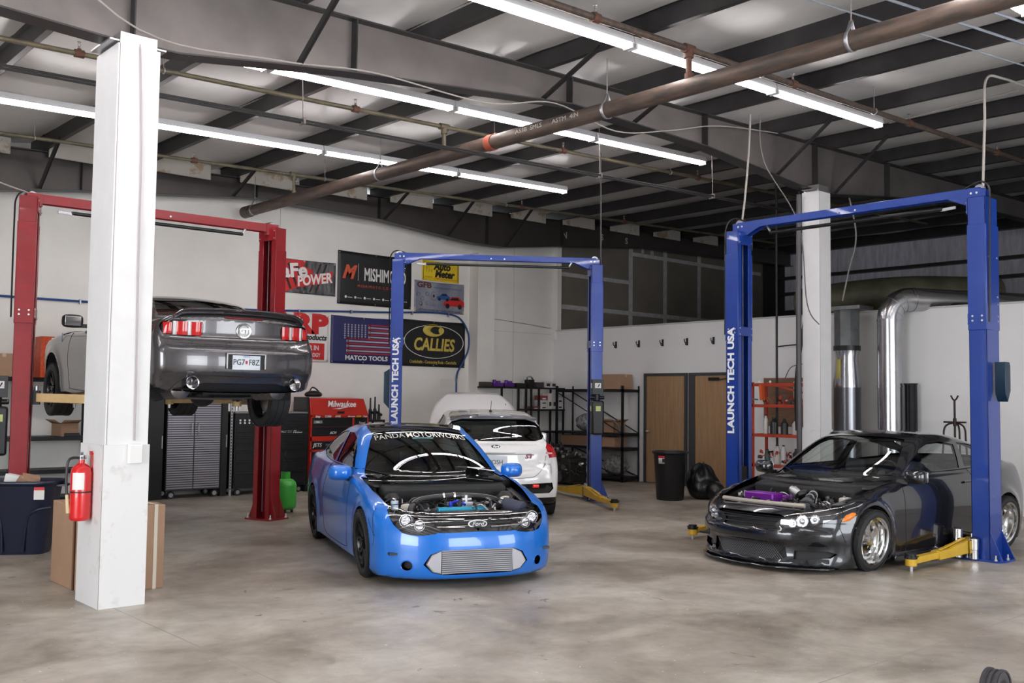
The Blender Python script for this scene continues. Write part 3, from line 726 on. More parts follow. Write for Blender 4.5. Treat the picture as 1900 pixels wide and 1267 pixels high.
def branch(Y, x0, x1, m, lab, riser=True, rr=.026, heads=(), hang=(), z0=4.87, xs=None):
    t = thing('sprinkler_pipe', lab, 'pipe', (0, Y, z0), 0, None); t.rotation_euler = (0, -math.atan(SL), 0)
    mb = MB(); mb.cyl((x0, 0, 0), (x1, 0, 0), rr, 16); mb.obj('pipe', m, t)
    for x in heads:
        mb = MB(); mb.cyl((x - .045, 0, 0), (x + .045, 0, 0), rr + .014, 16); mb.cyl((x, 0, 0), (x, 0, .05), .02, 12); c = mb.obj('tee_fitting', rusty, t)
        h = MB(); h.cyl((x, 0, .05), (x, 0, .075), .012, 10); h.tube([(x - .012, 0, .075), (x - .014, 0, .095), (x, 0, .115)], .003, 5); h.tube([(x + .012, 0, .075), (x + .014, 0, .095), (x, 0, .115)], .003, 5); h.cyl((x, 0, .115), (x, 0, .12), .02, 12); h.obj('sprinkler_head', rod, c)
    for x in hang:
        mb = MB(); mb.tube([(x, (rr + .005) * math.sin(a), -(rr + .005) * math.cos(a)) for a in [(-2.6 + 5.2 * k / 14) for k in range(15)]], .007, 6); c = mb.obj('pipe_strap', galv, t)
        r = MB(); r.cyl((x, 0, rr), (x, 0, .42), .005, 6); r.obj('hanger_rod', rod, c)
    if riser:
        xr = 7.74; mb = MB(); z1 = 4.82 - z0 - SL * xr
        mb.cyl((xr, 0, 0), (xr, 0, z1), rr * .95, 14); mb.cyl((xr, 0, z1), (xr, 0, z1 + .05), rr + .014, 16); mb.cyl((xr, 0, -.09), (xr, 0, .0), rr + .016, 16); mb.cyl((xr - .07, 0, 0), (xr + .07, 0, 0), rr + .016, 16); mb.obj('riser', rusty if Y < 8 else m, t)
    return t
branch(6.1, 1., 21, rust, 'brown sprinkler branch pipe running alongside the near row of lights', heads=(4.9, 6.4, 9.6, 12.3, 15.), hang=(9.0, 11.4), rr=.032)
branch(10.05, -2, 21, pipe_y, 'yellowed sprinkler branch pipe passing behind the left white column', heads=(3.2, 6.4, 9.9, 13.0, 16), hang=(4.05, 8.6, 12.3))
branch(13.9, -2, 21, pipe_y, 'sprinkler branch pipe nearest the banner wall, above the red lift', heads=(1.5, 6.1, 9.0, 12.6, 15.5), hang=(3.9, 8.3, 12.2), rr=.024)
# pair of thin conduits hung from rods
t = thing('conduit_run', 'pair of thin dark conduits hanging below the thick pipe, left to right', 'conduit', (0, 8.98, 4.30)); t.rotation_euler = (0, -math.atan(SL), 0)
for s, y in ((0, 0), (1, .05)): mb = MB(); mb.cyl((-2, y, -s * .012), (14.2, y, -s * .012), .013, 8); mb.obj('conduit', steel_dark, t)
for x in (3.55, 5.1, 9.55, 12.0): mb = MB(); mb.cyl((x, .02, .0), (x, .02, .78), .005, 6); mb.box(x - .012, x + .012, -.02, .08, -.035, .03); mb.obj('hanger_rod', rod, t)
cab = mat('white_cable', (.34, .31, .29), .6); cabg = mat('grey_cable', (.16, .15, .15), .6); cabk = mat('black_cable', (.02, .02, .02), .6)
def cable(pts, r, m, lab, name='cable', sm=7, cat='cable'):
    mb = MB(); mb.tube(pts, r, 7, sm=sm); o = mb.obj(name, m); tag(o, lab, cat); return o
cable([(2.0, 7.86, 5.2), (2.95, 7.855, 4.55), (4.2, 7.87, 4.60), (5.2, 7.87, 4.72), (6.6, 7.86, 4.72), (7.6, 7.87, 4.93), (8.6, 7.86, 4.80), (9.6, 7.87, 5.0), (10.6, 7.86, 5.25), (12.0, 7.88, 5.42)], .008, cab, 'sagging pale cable strung along the main steel beam')
cable([(10.88, 7.56, 5.40), (10.90, 7.60, 4.9), (10.90, 7.66, 4.3), (10.88, 7.70, 3.95)], .014, cab, 'thick pale cable dropping to the left column of the right-hand lift')
cable([(10.97, 7.47, 5.40), (11.1, 7.5, 4.8), (11.6, 7.3, 4.0), (12.2, 7.55, 3.0), (12.75, 7.7, 2.75)], .008, cabg, 'thin grey cable dropping behind the right-hand lift crossbar')
cable([(11.009, 10.36, 5.397), (11.376, 10.7, 4.961), (11.701, 11.0, 4.437), (11.971, 11.25, 4.052), (12.058, 11.33, 3.889)], .012, cabg, 'grey cable dropping onto the right column of the middle lift')
cable([(2.2, 10.2, 4.95), (2.35, 11.0, 4.5), (2.75, 11.8, 4.05), (3.38, 12.15, 3.92)], .009, cab, 'pale cable curving down to the top of the red lift')
cable([(13.50, 4.6, 5.49), (12.6, 4.6, 5.40), (11.5, 4.6, 5.32), (11.05, 4.6, 5.2), (10.95, 4.58, 4.7), (10.88, 4.58, 3.95)], .014, cab, 'pale conduit bending down to the right column of the right-hand lift', name='conduit', cat='conduit')
cable([(15.07, 8.66, 5.545), (15.3, 8.539, 4.496), (15.3, 8.672, 3.871), (15.3, 8.795, 3.351)], .014, cab, 'pale cable hanging behind the white column down to the half wall')
cable([(12.619, 6.541, 5.42), (12.504, 5.679, 5.42), (12.397, 4.791, 5.42)], .013, cab, 'pale conduit running right from the end of the near row of lights', name='conduit', cat='conduit')
for i, (y0, z0) in enumerate(((3.2, 5.22), (3.5, 5.20), (3.9, 5.21))):
    o = cable([(6.0, y0 + 1.0, z0 - .1), (9.5, y0 + .5, z0 + .0), (13.5, y0, z0 + .15)], (.013, .013, .008)[i], (mat('emt_conduit', (.42, .47, .55), .3, .8)), ('lowest of the three shiny conduits in the upper right corner', 'middle of the three shiny conduits in the upper right corner', 'topmost of the three shiny conduits in the upper right corner')[2 - i], name='conduit', sm=2, cat='conduit')
# wires and switch on the left column
for i, (x, pts) in enumerate(((0, [(2.93, 7.757, 4.40), (2.965, 7.757, 3.6), (2.975, 7.757, 2.6), (2.985, 7.757, 1.9), (2.99, 7.757, 1.27)]),)):
    cable(pts, .006, mat('column_wire_grey', (.42, .36, .38), .6), 'grey wire stapled down the front of the left white column', name='wire')
t = thing('wall_switch', 'white electrical box on the front of the left white column', 'switch', (2.99, 7.757, 1.17)); mb = MB(); mb.box(-.055, .055, -.035, -.0, -.075, .075); mb.obj('box', mat('switch_box_white', (.82, .81, .80), .5), t, bevel=.006)
mb = MB(); mb.box(-.045, .045, -.038, -.035, -.062, .062); [mb.cyl((sx * .02, -.04, sz), (sx * .02, -.037, sz), .004, 8) for sx in (-1, 1) for sz in (-.04, 0, .04)]; mb.obj('cover_plate', mat('cover_plate_white', (.74, .73, .72), .5), t)
# ------------------------------------------------------------ two-post lifts
blue_l = mat('lift_blue_paint', (.009, .045, .29), .32, .1, coat=.4, noise=.12, nscale=4); red_l = mat('lift_red_paint', (.30, .009, .016), .34, .1, coat=.4, noise=.2, nscale=5)
yel = mat('lift_arm_yellow', (.66, .40, .03), .45, noise=.15, nscale=8); cream = mat('lift_arm_cream', (.72, .50, .24), .5, noise=.15, nscale=6)
bolt = mat('bolt_zinc', (.7, .7, .72), .35, .9)
class Bolts:
    def __init__(s, par): s.par = par
    def cyl(s, p0, p1, r, n=8): m = MB(); m.cyl(p0, p1, r, n); m.obj('bolt', bolt, s.par)
def lift(lab, A, Bp, H, paint, arm_m, z_c, arms, brand, cap=(1, 1), power=None, taper=True, crot=0.):
    """A, Bp: column centres; local x runs from A to B"""
    A, Bp = Vector((*A, 0)), Vector((*Bp, 0)); d = Bp - A; L = d.length; ang = math.atan2(d.y, d.x)
    root = thing('two_post_lift', lab, 'car lift', tuple((A + Bp) / 2), ang); h = L / 2
    for sg, nm in ((-1, 'A'), (1, 'B')):
        before = set(root.children)
        c = MB(); w, dp, th = .30, .19, .012; X = lambda v: sg * (h + v)        # open side faces the middle
        def bx(a, b, y0, y1, z0, z1, mi=0, M_=c): M_.box(min(X(a), X(b)), max(X(a), X(b)), y0, y1, z0, z1, mi)
        z1 = H
        bx(dp / 2 - th, dp / 2, -w / 2, w / 2, 0, z1)
        for s in (-1, 1): bx(-dp / 2, dp / 2, s * w / 2 - (th if s > 0 else 0), s * w / 2 + (0 if s > 0 else th), 0, z1); bx(-dp / 2, -dp / 2 + th, s * (w / 2) - (.075 if s > 0 else 0), s * w / 2 + (0 if s > 0 else .075), 0, z1)
        bx(-dp / 2 + .02, dp / 2, -w / 2, w / 2, z1 - .01, z1 + .0)
        # sleeve joining the column halves
        bx(dp / 2 - th, dp / 2 + .008, -w / 2 - .006, w / 2 + .006, 2.42, z1 - .3)
        for s in (-1, 1): bx(-dp / 2 - .004, dp / 2, s * (w / 2 + .004) - .004, s * (w / 2 + .004) + .004, 2.42, z1 - .3)
        bx(-dp / 2 - .012, -dp / 2, -w / 2, w / 2, 2.48, 2.60); bx(-dp / 2 - .012, -dp / 2, -w / 2, w / 2, z1 - .18, z1 - .02)
        o = c.obj('column', paint, root, bevel=.004)
        b = MB(); b.prism([(X(-.16), -.22), (X(.20), -.22), (X(.24), -.12), (X(.24), .12), (X(.20), .22), (X(-.16), .22)], 0, .02)
        for s in (-1, 1):
            T = Matrix.Translation((X(dp / 2), 0, .02)) @ Matrix.Rotation(0, 4, 'Z')
            b.add([(X(dp / 2), s * w / 2, .02), (X(.22), s * w / 2, .02), (X(dp / 2), s * w / 2, .30), (X(dp / 2), s * (w / 2 - .01), .02), (X(.22), s * (w / 2 - .01), .02), (X(dp / 2), s * (w / 2 - .01), .30)], [(0, 1, 2), (3, 5, 4), (0, 3, 4, 1), (1, 4, 5, 2), (2, 5, 3, 0)])
            b.add([(X(-.06), s * w / 2, .02), (X(-.06), s * (w / 2 + .1), .02), (X(-.06), s * w / 2, .26), (X(-.05), s * w / 2, .02), (X(-.05), s * (w / 2 + .1), .02), (X(-.05), s * w / 2, .26)], [(0, 1, 2), (3, 5, 4), (0, 3, 4, 1), (1, 4, 5, 2), (2, 5, 3, 0)])
        b.obj('base_plate', paint, root)
        for bx_, by_ in ((-.12, -.2), (.17, -.2), (.21, 0), (.17, .2), (-.12, .2)):
            q = MB(); q.rings([((X(bx_), by_, .02), .017), ((X(bx_), by_, .036), .017), ((X(bx_), by_, .0361), .009), ((X(bx_), by_, .075), .009)], 8); q.obj('anchor_bolt', bolt, root)
        q = Bolts(o)
        for z in (2.52, 2.57, 2.7, 2.78, 3.2): [q.cyl((X(dp / 2 + .008), s * .1, z), (X(dp / 2 + .016), s * .1, z), .011, 8) for s in (-1, 1)]; [q.cyl((X(v), s * (w / 2 + .004), z), (X(v), s * (w / 2 + .014), z), .011, 8) for s in (-1, 1) for v in (-.05, .05)] if z < 2.6 else None
        for z in (2.5, 2.58, z1 - .15, z1 - .05): [q.cyl((X(-dp / 2 - .012), s * .13, z), (X(-dp / 2 - .020), s * .13, z), .009, 8) for s in (-1, 1)]
        # carriage inside the column, cables
        k = MB(); bx(-dp / 2 + .015, dp / 2 - .02, -w / 2 + .02, w / 2 - .02, max(.05, z_c - .05), z_c + .75, 0, k); bx(-dp / 2 - .09, -dp / 2 + .02, -.07, .07, max(.05, z_c), z_c + .16, 0, k); ca = k.obj('carriage', blackm, root)
        k = MB(); [k.cyl((X(-.04), y, .1), (X(-.04), y, z1 - .05), .005, 6) for y in (-.03, .03)]; k.cyl((X(.02), 0, .1), (X(.02), 0, min(z_c + 1.9, z1)), .028, 12, 1); k.obj('lift_cable', [galv, blackm], root)
        if crot:
            Rm = Matrix.Rotation(sg * R_(crot), 4, 'Z'); cc = Vector((sg * h, 0, 0)); off = cc - Rm @ cc
            for ob in set(root.children) - before: ob.rotation_euler = (0, 0, sg * R_(crot)); ob.location = off
        # arms
        for (ex, ey) in arms[0 if sg < 0 else 1]:
            p0 = Vector((X(-dp / 2 - .04), .05 if ey > 0 else -.05, z_c + .08)); p1 = Vector((ex, ey, z_c + .06)); dd = (p1 - p0); Ln = dd.length; dd.normalize(); side = Vector((-dd.y, dd.x, 0))
            m_ = MB(); mid = p0 + dd * Ln * .62
            if arm_m is yel:
                up = Vector((0, 0, 1)); v = []
                for pt, hh, wd in ((p0, .15, .055), (p0 + dd * Ln * .38, .105, .055), (p0 + dd * Ln * .42, .085, .055), (mid, .085, .05)):
                    for a_, b_ in ((-1, 0), (1, 0), (1, 1), (-1, 1)): v.append(pt + side * wd * a_ + up * (hh * b_ - .055))
                m_.add(v, [(4 * i + j, 4 * i + (j + 1) % 4, 4 * i + 4 + (j + 1) % 4, 4 * i + 4 + j) for i in range(3) for j in range(4)] + [(0, 1, 2, 3), (15, 14, 13, 12)])
                m_.bar(p0 + dd * Ln * .15 + up * .10, p0 + dd * Ln * .55 + up * .035, .035, .012)
            else:
                m_.bar(p0, mid, .11, .10)
            m_.bar(p0 + dd * Ln * .3 - Vector((0, 0, .01)), p1 - dd * .05 - Vector((0, 0, .01)), .075, .065); m_.cyl(p1 - Vector((0, 0, .06)), p1 + Vector((0, 0, .01)), .055, 20)
            ao = m_.obj('swing_arm', arm_m, root, bevel=.005)
            m_ = MB(); m_.cyl(p1 + Vector((0, 0, .01)), p1 + Vector((0, 0, .035)), .062, 20); m_.cyl(p1 + Vector((0, 0, .035)), p1 + Vector((0, 0, .06)), .05, 16); m_.box(-.07, .07, -.02, .02, .03, .04, 0, Matrix.Translation(p1)); m_.obj('lift_pad', blackm, ao)
            m_ = MB(); m_.cyl(p1 - Vector((0, 0, .11)), p1 - Vector((0, 0, .06)), .018, 12, r1=.022); m_.obj('pad_screw', bolt, ao)
            m_ = MB(); m_.cyl(p0 - Vector((0, 0, .08)), p0 + Vector((0, 0, .13)), .022, 12); m_.obj('arm_pivot_pin', bolt, ao)
    # crossbar
    cb = MB(); zb = H + (.10 if taper else .02); T = Matrix.Rotation(PI / 2, 4, 'X')
    if taper:
        for s in (-1, 1):
            poly = [(-h - .06, zb - .16), (-h + .16, zb - .16), (-h + .36, zb - .07), (h - .36, zb - .07), (h - .16, zb - .16), (h + .06, zb - .16), (h + .06, zb + .0), (h - .1, zb + .02), (-h + .1, zb + .02), (-h - .06, zb)]
            cb.prism(poly, s * .05 - .004, s * .05 + .004, 0, T)
        cb.box(-h, h, -.05, .05, zb + .012, zb + .02)
    else:
        cb.box(-h + .02, h - .02, -.05, .05, zb - .05, zb + .02); cb.box(-h - .05, -h + .12, -.07, .07, zb - .12, zb + .03); cb.box(h - .12, h + .05, -.07, .07, zb - .12, zb + .03)
        for s in (-1, 1): cb.box(-h, h, s * .05 - .004, s * .05 + .004, zb - .08, zb + .03)
    cbo = cb.obj('crossbar', paint, root, bevel=.003)
    q = Bolts(cbo)
    for x in (-h + .03, -h + .09, h - .09, h - .03, -.12, .10): [q.cyl((x, s * .055, zb - .04), (x, s * .064, zb - .04), .012, 10) for s in (-1, 1)]
    q = MB(); [q.cyl((sg * (h - .02), -.02, zb + .0), (sg * (h - .02), .02, zb + .0), .055, 20) for sg in (-1, 1)]; q.obj('pulley', galv, cbo)
    sb = MB(); sb.cyl((-h + .45, -.04, zb - .15), (h - .45, -.04, zb - .15), .022, 12); so = sb.obj('padded_shutoff_bar', black, root); q = MB(); q.bar((-h + .30, -.04, zb - .15), (-h + .47, -.04, zb - .16), .02, .03); q.obj('bar_bracket', galv, so); q = MB(); q.bar((h - .47, -.04, zb - .16), (h - .40, -.04, zb - .05), .02, .02); q.obj('bar_bracket', galv, so)
    for sg in (-1, 1): hz = MB(); hz.tube([(sg * (h - .15), .06, zb + .02), (sg * (h + .02), .08, zb + .07), (sg * (h + .12), .10, zb - .02), (sg * (h + .13), .12, zb - .3), (sg * (h + .12), .14, 2.5)], .010, 7, sm=6); hz.obj('hydraulic_hose', black, root)
    if brand:
        for sg in brand:
            # lettering reads upward on the column's side
            k = sg[1]; T = Matrix.Translation((sg[0] * h + .01 * sg[0], k * .1575, 1.9)) @ Matrix(((0, k, 0, 0), (0, 0, k, 0), (1, 0, 0, 0), (0, 0, 0, 1)))
            text('column_lettering', 'LAUNCH TECH USA', .135, mat('lift_lettering_white', (.80, .82, .85), .5), root, T, .002, bold=.006, sx=1.12)
    if power:
        sg, xo, yoff, z = power; X = sg * h + xo
        p = MB(); p.box(X - .10, X + .10, yoff - .11, yoff + .11, z - .55, z, 0); po = p.obj('fluid_reservoir', black, root, bevel=.03)
        p = MB(); p.cyl((X, yoff, z), (X, yoff, z + .12), .05, 16); p.box(X - .09, X + .09, yoff - .08, yoff + .08, z + .10, z + .34); p.cyl((X - .12, yoff, z + .05), (X + .12, yoff, z + .05), .03, 12); p.tube([(X, yoff - .1, z + .22), (X, yoff - .2, z + .26)], .008, 6); p.obj('pump_motor', blackm, po, bevel=.01)
        p = MB(); p.box(X - .04, X + .04, yoff - .112, yoff - .110, z - .17, z - .09); p.box(X - .102, X - .10, yoff - .04, yoff + .04, z - .17, z - .09); p.obj('label', mat('label_yellow_green', (.5, .55, .2), .6), po)
        p = MB(); p.box(X - .05, X + .05, yoff - .083, yoff - .081, z + .20, z + .28); p.box(X - .092, X - .09, yoff - .05, yoff + .05, z + .20, z + .28); p.obj('label', mat('label_white', (.75, .72, .7), .6), po)
    return root
zlo = .05
lift('royal blue two post lift straddling the charcoal coupe on the right', (10.85, 4.58), (10.85, 7.72), 3.85, blue_l, yel, zlo,
     [[(-1.42, 1.38), (-1.2, -1.2)], [(1.29, 1.32), (1.1, -1.2)]], [(1, 1)])
lift('blue two post lift in the middle, behind the blue and white cars', (9.27, 13.2), (11.94, 11.34), 3.85, blue_l, yel, zlo,
     [[(-1.35, -1.3), (-1.1, 1.2)], [(1.60, -1.62), (1.1, 1.2)]], [(-1, -1)], power=(1, -.02, -.28, 1.62))
lift('red two post lift holding up the grey coupe', (3.40, 12.2), (6.44, 12.1), 3.88, red_l, cream, 1.50,
     [[(-.62, -1.0), (-.62, 1.15)], [(.62, -1.0), (.62, 1.15)]], [], taper=False, power=(-1, -.27, -.05, 1.48), crot=20)
# cover box on the near column of the right-hand lift and arm spacers in their rack
t = thing('lift_lock_cover', 'dark blue folded metal cover on the near column of the right-hand lift', 'cover', (10.85, 4.45, 1.90))
mb = MB(); mb.prism([(-.06, -.15), (.0, -.24), (.07, -.12), (.07, .14), (.05, .18), (-.06, .18)], .0, .11, 0, Matrix.Rotation(PI / 2, 4, 'X') @ Matrix.Translation((.0, .0, -.0))); mb.obj('cover', mat('cover_slate_blue', (.008, .03, .06), .4, .3), t, bevel=.006)
t = thing('lift_lock_cover', 'dark cover on the left column of the middle lift', 'cover', (9.27, 13.2, 1.75)); t.rotation_euler = (0, 0, math.atan2(-1.86, 2.67))
mb = MB(); mb.prism([(-.19, -.20), (-.10, -.30), (-.10, .34), (-.19, .28)], -.1, .1, 0, Matrix.Rotation(PI / 2, 4, 'X')); mb.obj('cover', mat('cover_slate_blue', (.008, .03, .06), .4, .3), t, bevel=.006)
for k, (x, y, hh) in enumerate(((10.60, 4.78, .30), (10.62, 4.62, .21))):
    t = thing('arm_spacer', ('taller' if k == 0 else 'shorter') + ' chrome cylinder standing beside the near column of the right-hand lift', 'adapter', (x, y, .02), 0, 'chrome lift spacers'); mb = MB(); mb.rings([((0, 0, 0), .045), ((0, 0, hh * .45), .045), ((0, 0, hh * .46), .05), ((0, 0, hh), .05)], 24); mb.obj('body', chrome, t, bevel=.003); mb = MB(); mb.cyl((0, 0, hh), (0, 0, hh + .012), .035, 20); mb.obj('cap', black, t)
# ------------------------------------------------------------ blue coupe, bonnet off
carglass = glass('tinted_car_glass', (.30, .33, .32), .10); cleargl = glass('clear_car_glass', (.90, .94, .92), .08); lensgl = glass('headlight_lens', (.85, .85, .87), .14)
trimd = mat('cabin_black_trim', (.014, .014, .015), .7); seatm = mat('seat_cloth', (.03, .03, .033), .85)
dull = mat('dull_black', (.010, .010, .011), .6); gloss_black = mat('gloss_black', (.008, .008, .009), .12, coat=1)
pal_engine = [mat('engine_black', (.015, .015, .016), .4), mat('engine_grey', (.12, .12, .13), .4, .6), silver, mat('hose_rubber', (.01, .01, .01), .6), mat('fluid_bottle', (.55, .52, .45), .5)]
def car_root(name, label, cat, loc, ang, group=None): return thing(name, label, cat, loc, R_(ang), group)
def blue_car():
    car = car_root('coupe', 'bright blue lowered coupe with its bonnet off and a black roof', 'car', (5.575, 6.65, 0), 68.9)
    pm = mat('bright_blue_paint', (.003, .155, .62), .3, .05, coat=1, spec=.5)
    wh = [(.87, .30), (3.48, .30)]
    B = Body(4.43, top=[(0, .58), (.12, .61), (.35, .66), (.8, .775), (1.3, .87), (2, .93), (3, .97), (3.8, 1.0), (4.2, .99), (4.43, .95)],
        bot=[(0, .075), (.5, .075), (1.2, .09), (3.2, .09), (4.0, .12), (4.43, .2)],
        W=[(0, .78), (.25, .815), (.7, .845), (1.2, .852), (2.2, .86), (3.3, .858), (4.0, .83), (4.43, .77)],
        sec=[(.05, .955), (.15, .975), (.35, .99), (.55, 1.0), (.68, .99), (.8, .965), (.92, .925), (1.02, .86)],
        nose=[(.05, .06), (.12, .02), (.3, 0.0), (.46, .02), (.5, .035), (.6, .10), (.7, .22), (.8, .4), (1.3, 1.0)],
        tail=[(.1, 4.3), (.3, 4.41), (.5, 4.43), (.8, 4.40), (1.0, 4.36), (1.3, 4.1)],
        gh=[(1.0, .66), (1.2, .79), (1.35, .90), (1.7, 1.13), (2.0, 1.275), (2.25, 1.335), (2.6, 1.355), (3.0, 1.325), (3.4, 1.235), (3.8, 1.10), (4.05, .98), (4.3, .75)],
        ghw=[(.6, .80), (.85, .785), (1.0, .73), (1.15, .66), (1.3, .585), (1.4, .53)],
        wheels=wh, flare=(.345, .014), nk=.40, npow=2.9, tk=.25, cw=.42, cr=.25, crown=.045, gk=.035)
    Ra = .335
    # outlines (right half; mirrored)
    B.cut('windshield', 'front', [(-.2, .83), (.3, .825), (.60, .815), (.695, .83), (.66, .92), (.60, 1.06), (.535, 1.18), (.475, 1.255), (.3, 1.285), (-.2, 1.295)], (1.0, 2.4, -1, 1, .7, 1.4), 0)
    B.cut('side_window', 'side', [(1.72, .93), (2.6, .94), (2.62, 1.25), (2.38, 1.25), (2.15, 1.20), (1.92, 1.08)], (1.3, 3.9, .3, 1, .9, 1.4), 0)
    B.cut('rear_side_window', 'side', [(2.70, .94), (3.35, .965), (3.62, 1.0), (3.45, 1.12), (3.1, 1.225), (2.9, 1.25), (2.70, 1.262)], (1.6, 3.9, .3, 1, .9, 1.4), 0)
    B.cut('rear_window', 'rear', [(-.2, 1.04), (.55, 1.02), (.5, 1.15), (.44, 1.23), (-.2, 1.25)], (3.2, 4.2, -1, 1, .95, 1.3), 0)
    B.cut('roof', 'top', [(1.9, -.2), (1.9, .45), (2.1, .49), (2.6, .51), (3.2, .49), (3.6, .42), (3.7, -.2)], (1.6, 3.7, -1, .56, 1.15, 1.5), 0)
    B.cut('hole', 'top', [(.26, -.2), (.27, .38), (.34, .55), (.52, .69), (.9, .735), (1.25, .745), (1.44, .74), (1.36, .68), (1.26, .55), (1.18, .3), (1.14, -.2)], (.1, 1.5, -1, .8, .5, 1.0), 0)
    B.cut('headlight', 'fq', [(.28, .475), (.48, .445), (.66, .475), (.88, .70), (.86, .735), (.76, .725), (.55, .66), (.40, .61), (.30, .585)], (-.1, .85, .2, 1, .4, .85), 1, yaw=38)
    B.cut('grille_panel', 'front', [(-.2, .485), (.30, .475), (.52, .49), (.62, .60), (.60, .70), (-.2, .70)], (-.1, .6, -1, .66, .4, .75), 0)
    B.cut('intake', 'front', [(-.2, .125), (.30, .12), (.40, .14), (.475, .21), (.42, .295), (.33, .33), (-.2, .34)], (-.1, .5, -1, .8, .1, .5), 0)
    B.cut('foghole', 'front', [(.60 + .042 * math.cos(a), .195 + .042 * math.sin(a)) for a in [2 * PI * k / 18 for k in range(18)]], (-.1, .6, .4, .8, .1, .4), 0)
    for cx, cz in wh: B.cut('arch', 'side', [(cx + Ra * math.cos(2 * PI * k / 36), cz + Ra * math.sin(2 * PI * k / 36)) for k in range(36)], (cx - .5, cx + .5, .45, 1, 0, .8), 0, nmin=-.3)
    B.panel('body', ['body'], pm, car, flange=.03)
    B.panel('roof_panel', ['roof'], gloss_black, car, inset=.001)
    B.panel('windshield', ['windshield'], glass('coupe_windshield', (.22, .27, .26), .10), car, inset=-.006)
    B.panel('side_window', ['side_window'], carglass, car, inset=-.006, sides='split')
    B.panel('rear_side_window', ['rear_side_window'], carglass, car, inset=-.006, sides='split')
    B.panel('rear_window', ['rear_window'], carglass, car, inset=-.006)
    hl = B.panel('headlight', ['headlight'], lensgl, car, inset=-.002, sides='split')
    hb = mat('headlight_bezel', (.02, .02, .022), .25); hr = mat('headlight_reflector', (.7, .7, .72), .18, 1, bump=.5, bscale=40)
    amber = mat('amber_reflector', (.85, .32, .05), .3)
    for o, sd in zip(hl, ('right', 'left')):
        B.panel('headlight_housing', ['headlight'], hb, o, inset=-.055, sides=sd)
        sg = 1 if sd == 'right' else -1; mb = MB(); mc = MB(); ma = MB()
        for (y, z, r) in ((.60, .585, .055), (.50, .545, .045)):
            P, n = B.proj('front', y, z, -.03); p = Vector((P[0][0], P[0][1] * sg, P[0][2])); mb.tube([p + Vector((0, r * math.cos(a), r * math.sin(a))) for a in [2 * PI * k / 20 for k in range(21)]], .005, 6); mc.cyl(p + Vector((.02, 0, 0)), p + Vector((.0, 0, 0)), r * .75, 18, 0)
        P, n = B.proj('front', [.66, .60, .52, .42, .34], [.50, .525, .545, .53, .50], -.012); mb.tube([(p[0], p[1] * sg, p[2]) for p in P], .006, 6)
        mb.obj('headlight_ring', chrome, o); mc.obj('reflector', hr, o)
        P, n = B.proj('side', [.36, .47, .58], [.53, .58, .64], -.03); ma.tube([(p[0], p[1] * sg, p[2]) for p in P], .018, 8); ma.obj('amber_reflector', amber, o)
    B.panel('grille', ['grille_panel'], gloss_black, car, inset=-.004, flange=.02)
    for z, y0, y1, y2, y3 in ((.575, .11, .50, -.11, -.14), (.515, .12, .36, -.12, -.40)):
        for a, b in ((y0, y1), (y3, y2)) if z > .55 else ((y0, y1), (y3, y2)):
            mb = MB(); ys = np.linspace(a, b, 6); P, _ = B.proj('front', np.abs(ys), [z + .02 * abs(y) for y in ys], .006); mb.tube([(p[0], y, p[2]) for p, y in zip(P, ys)], .006, 6); mb.obj('chrome_bar', chrome, car)
    mb = MB()
    ys = np.linspace(-.38, .38, 12); P, _ = B.proj('front', np.abs(ys), [.545] * 12, .0); v = []
    for p, y in zip(P, ys): v += [(p[0] - .004, y, .53), (p[0] - .004, y, .562)]
    mb.add(v, [(2 * i, 2 * i + 1, 2 * i + 3, 2 * i + 2) for i in range(11)]); mb.obj('grille_slot', dull, car, solid=.004)
    bd = MB(); P, n = B.proj('front', 0, .545, .004); x0 = P[0][0]
    bd.add([(x0 - .008, .088 * math.cos(a), .545 + .036 * math.sin(a)) for a in [2 * PI * k / 32 for k in range(32)]] + [(x0 + .01, .088 * math.cos(a), .545 + .036 * math.sin(a)) for a in [2 * PI * k / 32 for k in range(32)]], [tuple(range(32))] + [(k, (k + 1) % 32, (k + 1) % 32 + 32, k + 32) for k in range(32)])
    bo = bd.obj('badge', chrome, car); b2 = MB(); b2.add([(x0 - .010, .076 * math.cos(a), .545 + .027 * math.sin(a)) for a in [2 * PI * k / 32 for k in range(32)]], [tuple(range(32))]); b2.obj('badge_oval', mat('badge_dark', (.02, .02, .03), .2, coat=1), bo)
    FT = Matrix.Translation((x0 - .011, 0, .544)) @ Matrix(((0, 0, -1, 0), (-1, 0, 0, 0), (0, 1, 0, 0), (0, 0, 0, 1)))
    text('badge_script', 'Ford', .05, chrome, bo, FT, .003, shear=.3, sx=1.1)
    # intake with the intercooler
    B.panel('intake_back', ['intake'], dull, car, inset=-.16); B.panel('fog_hole', ['foghole'], dull, car, inset=-.05, sides='split')
    ic = MB(); icm = mat('intercooler_fins', (.10, .10, .11), .4, .7); y0, y1 = -.32, .32
    P, _ = B.proj('front', 0, .25, 0); xi = P[0][0] + .045
    ic.box(xi, xi + .06, y0, y1, .125, .335, 0)
    for k in range(12): z = .131 + .0172 * k; ic.box(xi - .006, xi, y0, y1, z, z + .006, 1)
    for k in range(0): pass
    aic = mat('intercooler_alu', (.36, .35, .38), .42, .6); o = ic.obj('intercooler', [icm, aic], car)
    for sg in (-1, 1):
        e = MB(); e.prism([(sg * .32, .125), (sg * .40, .145), (sg * .455, .21), (sg * .41, .29), (sg * .32, .335)], -xi - .05, -xi + .004, 0, Matrix(((0, 0, -1, 0), (1, 0, 0, 0), (0, 1, 0, 0), (0, 0, 0, 1)))); e.obj('end_tank', aic, o, bevel=.01)
    # fog ring
    mb = MB(); P, n = B.proj('front', [.60 + .045 * math.cos(a) for a in [2 * PI * k / 20 for k in range(21)]], [.195 + .045 * math.sin(a) for a in [2 * PI * k / 20 for k in range(21)]], .001)
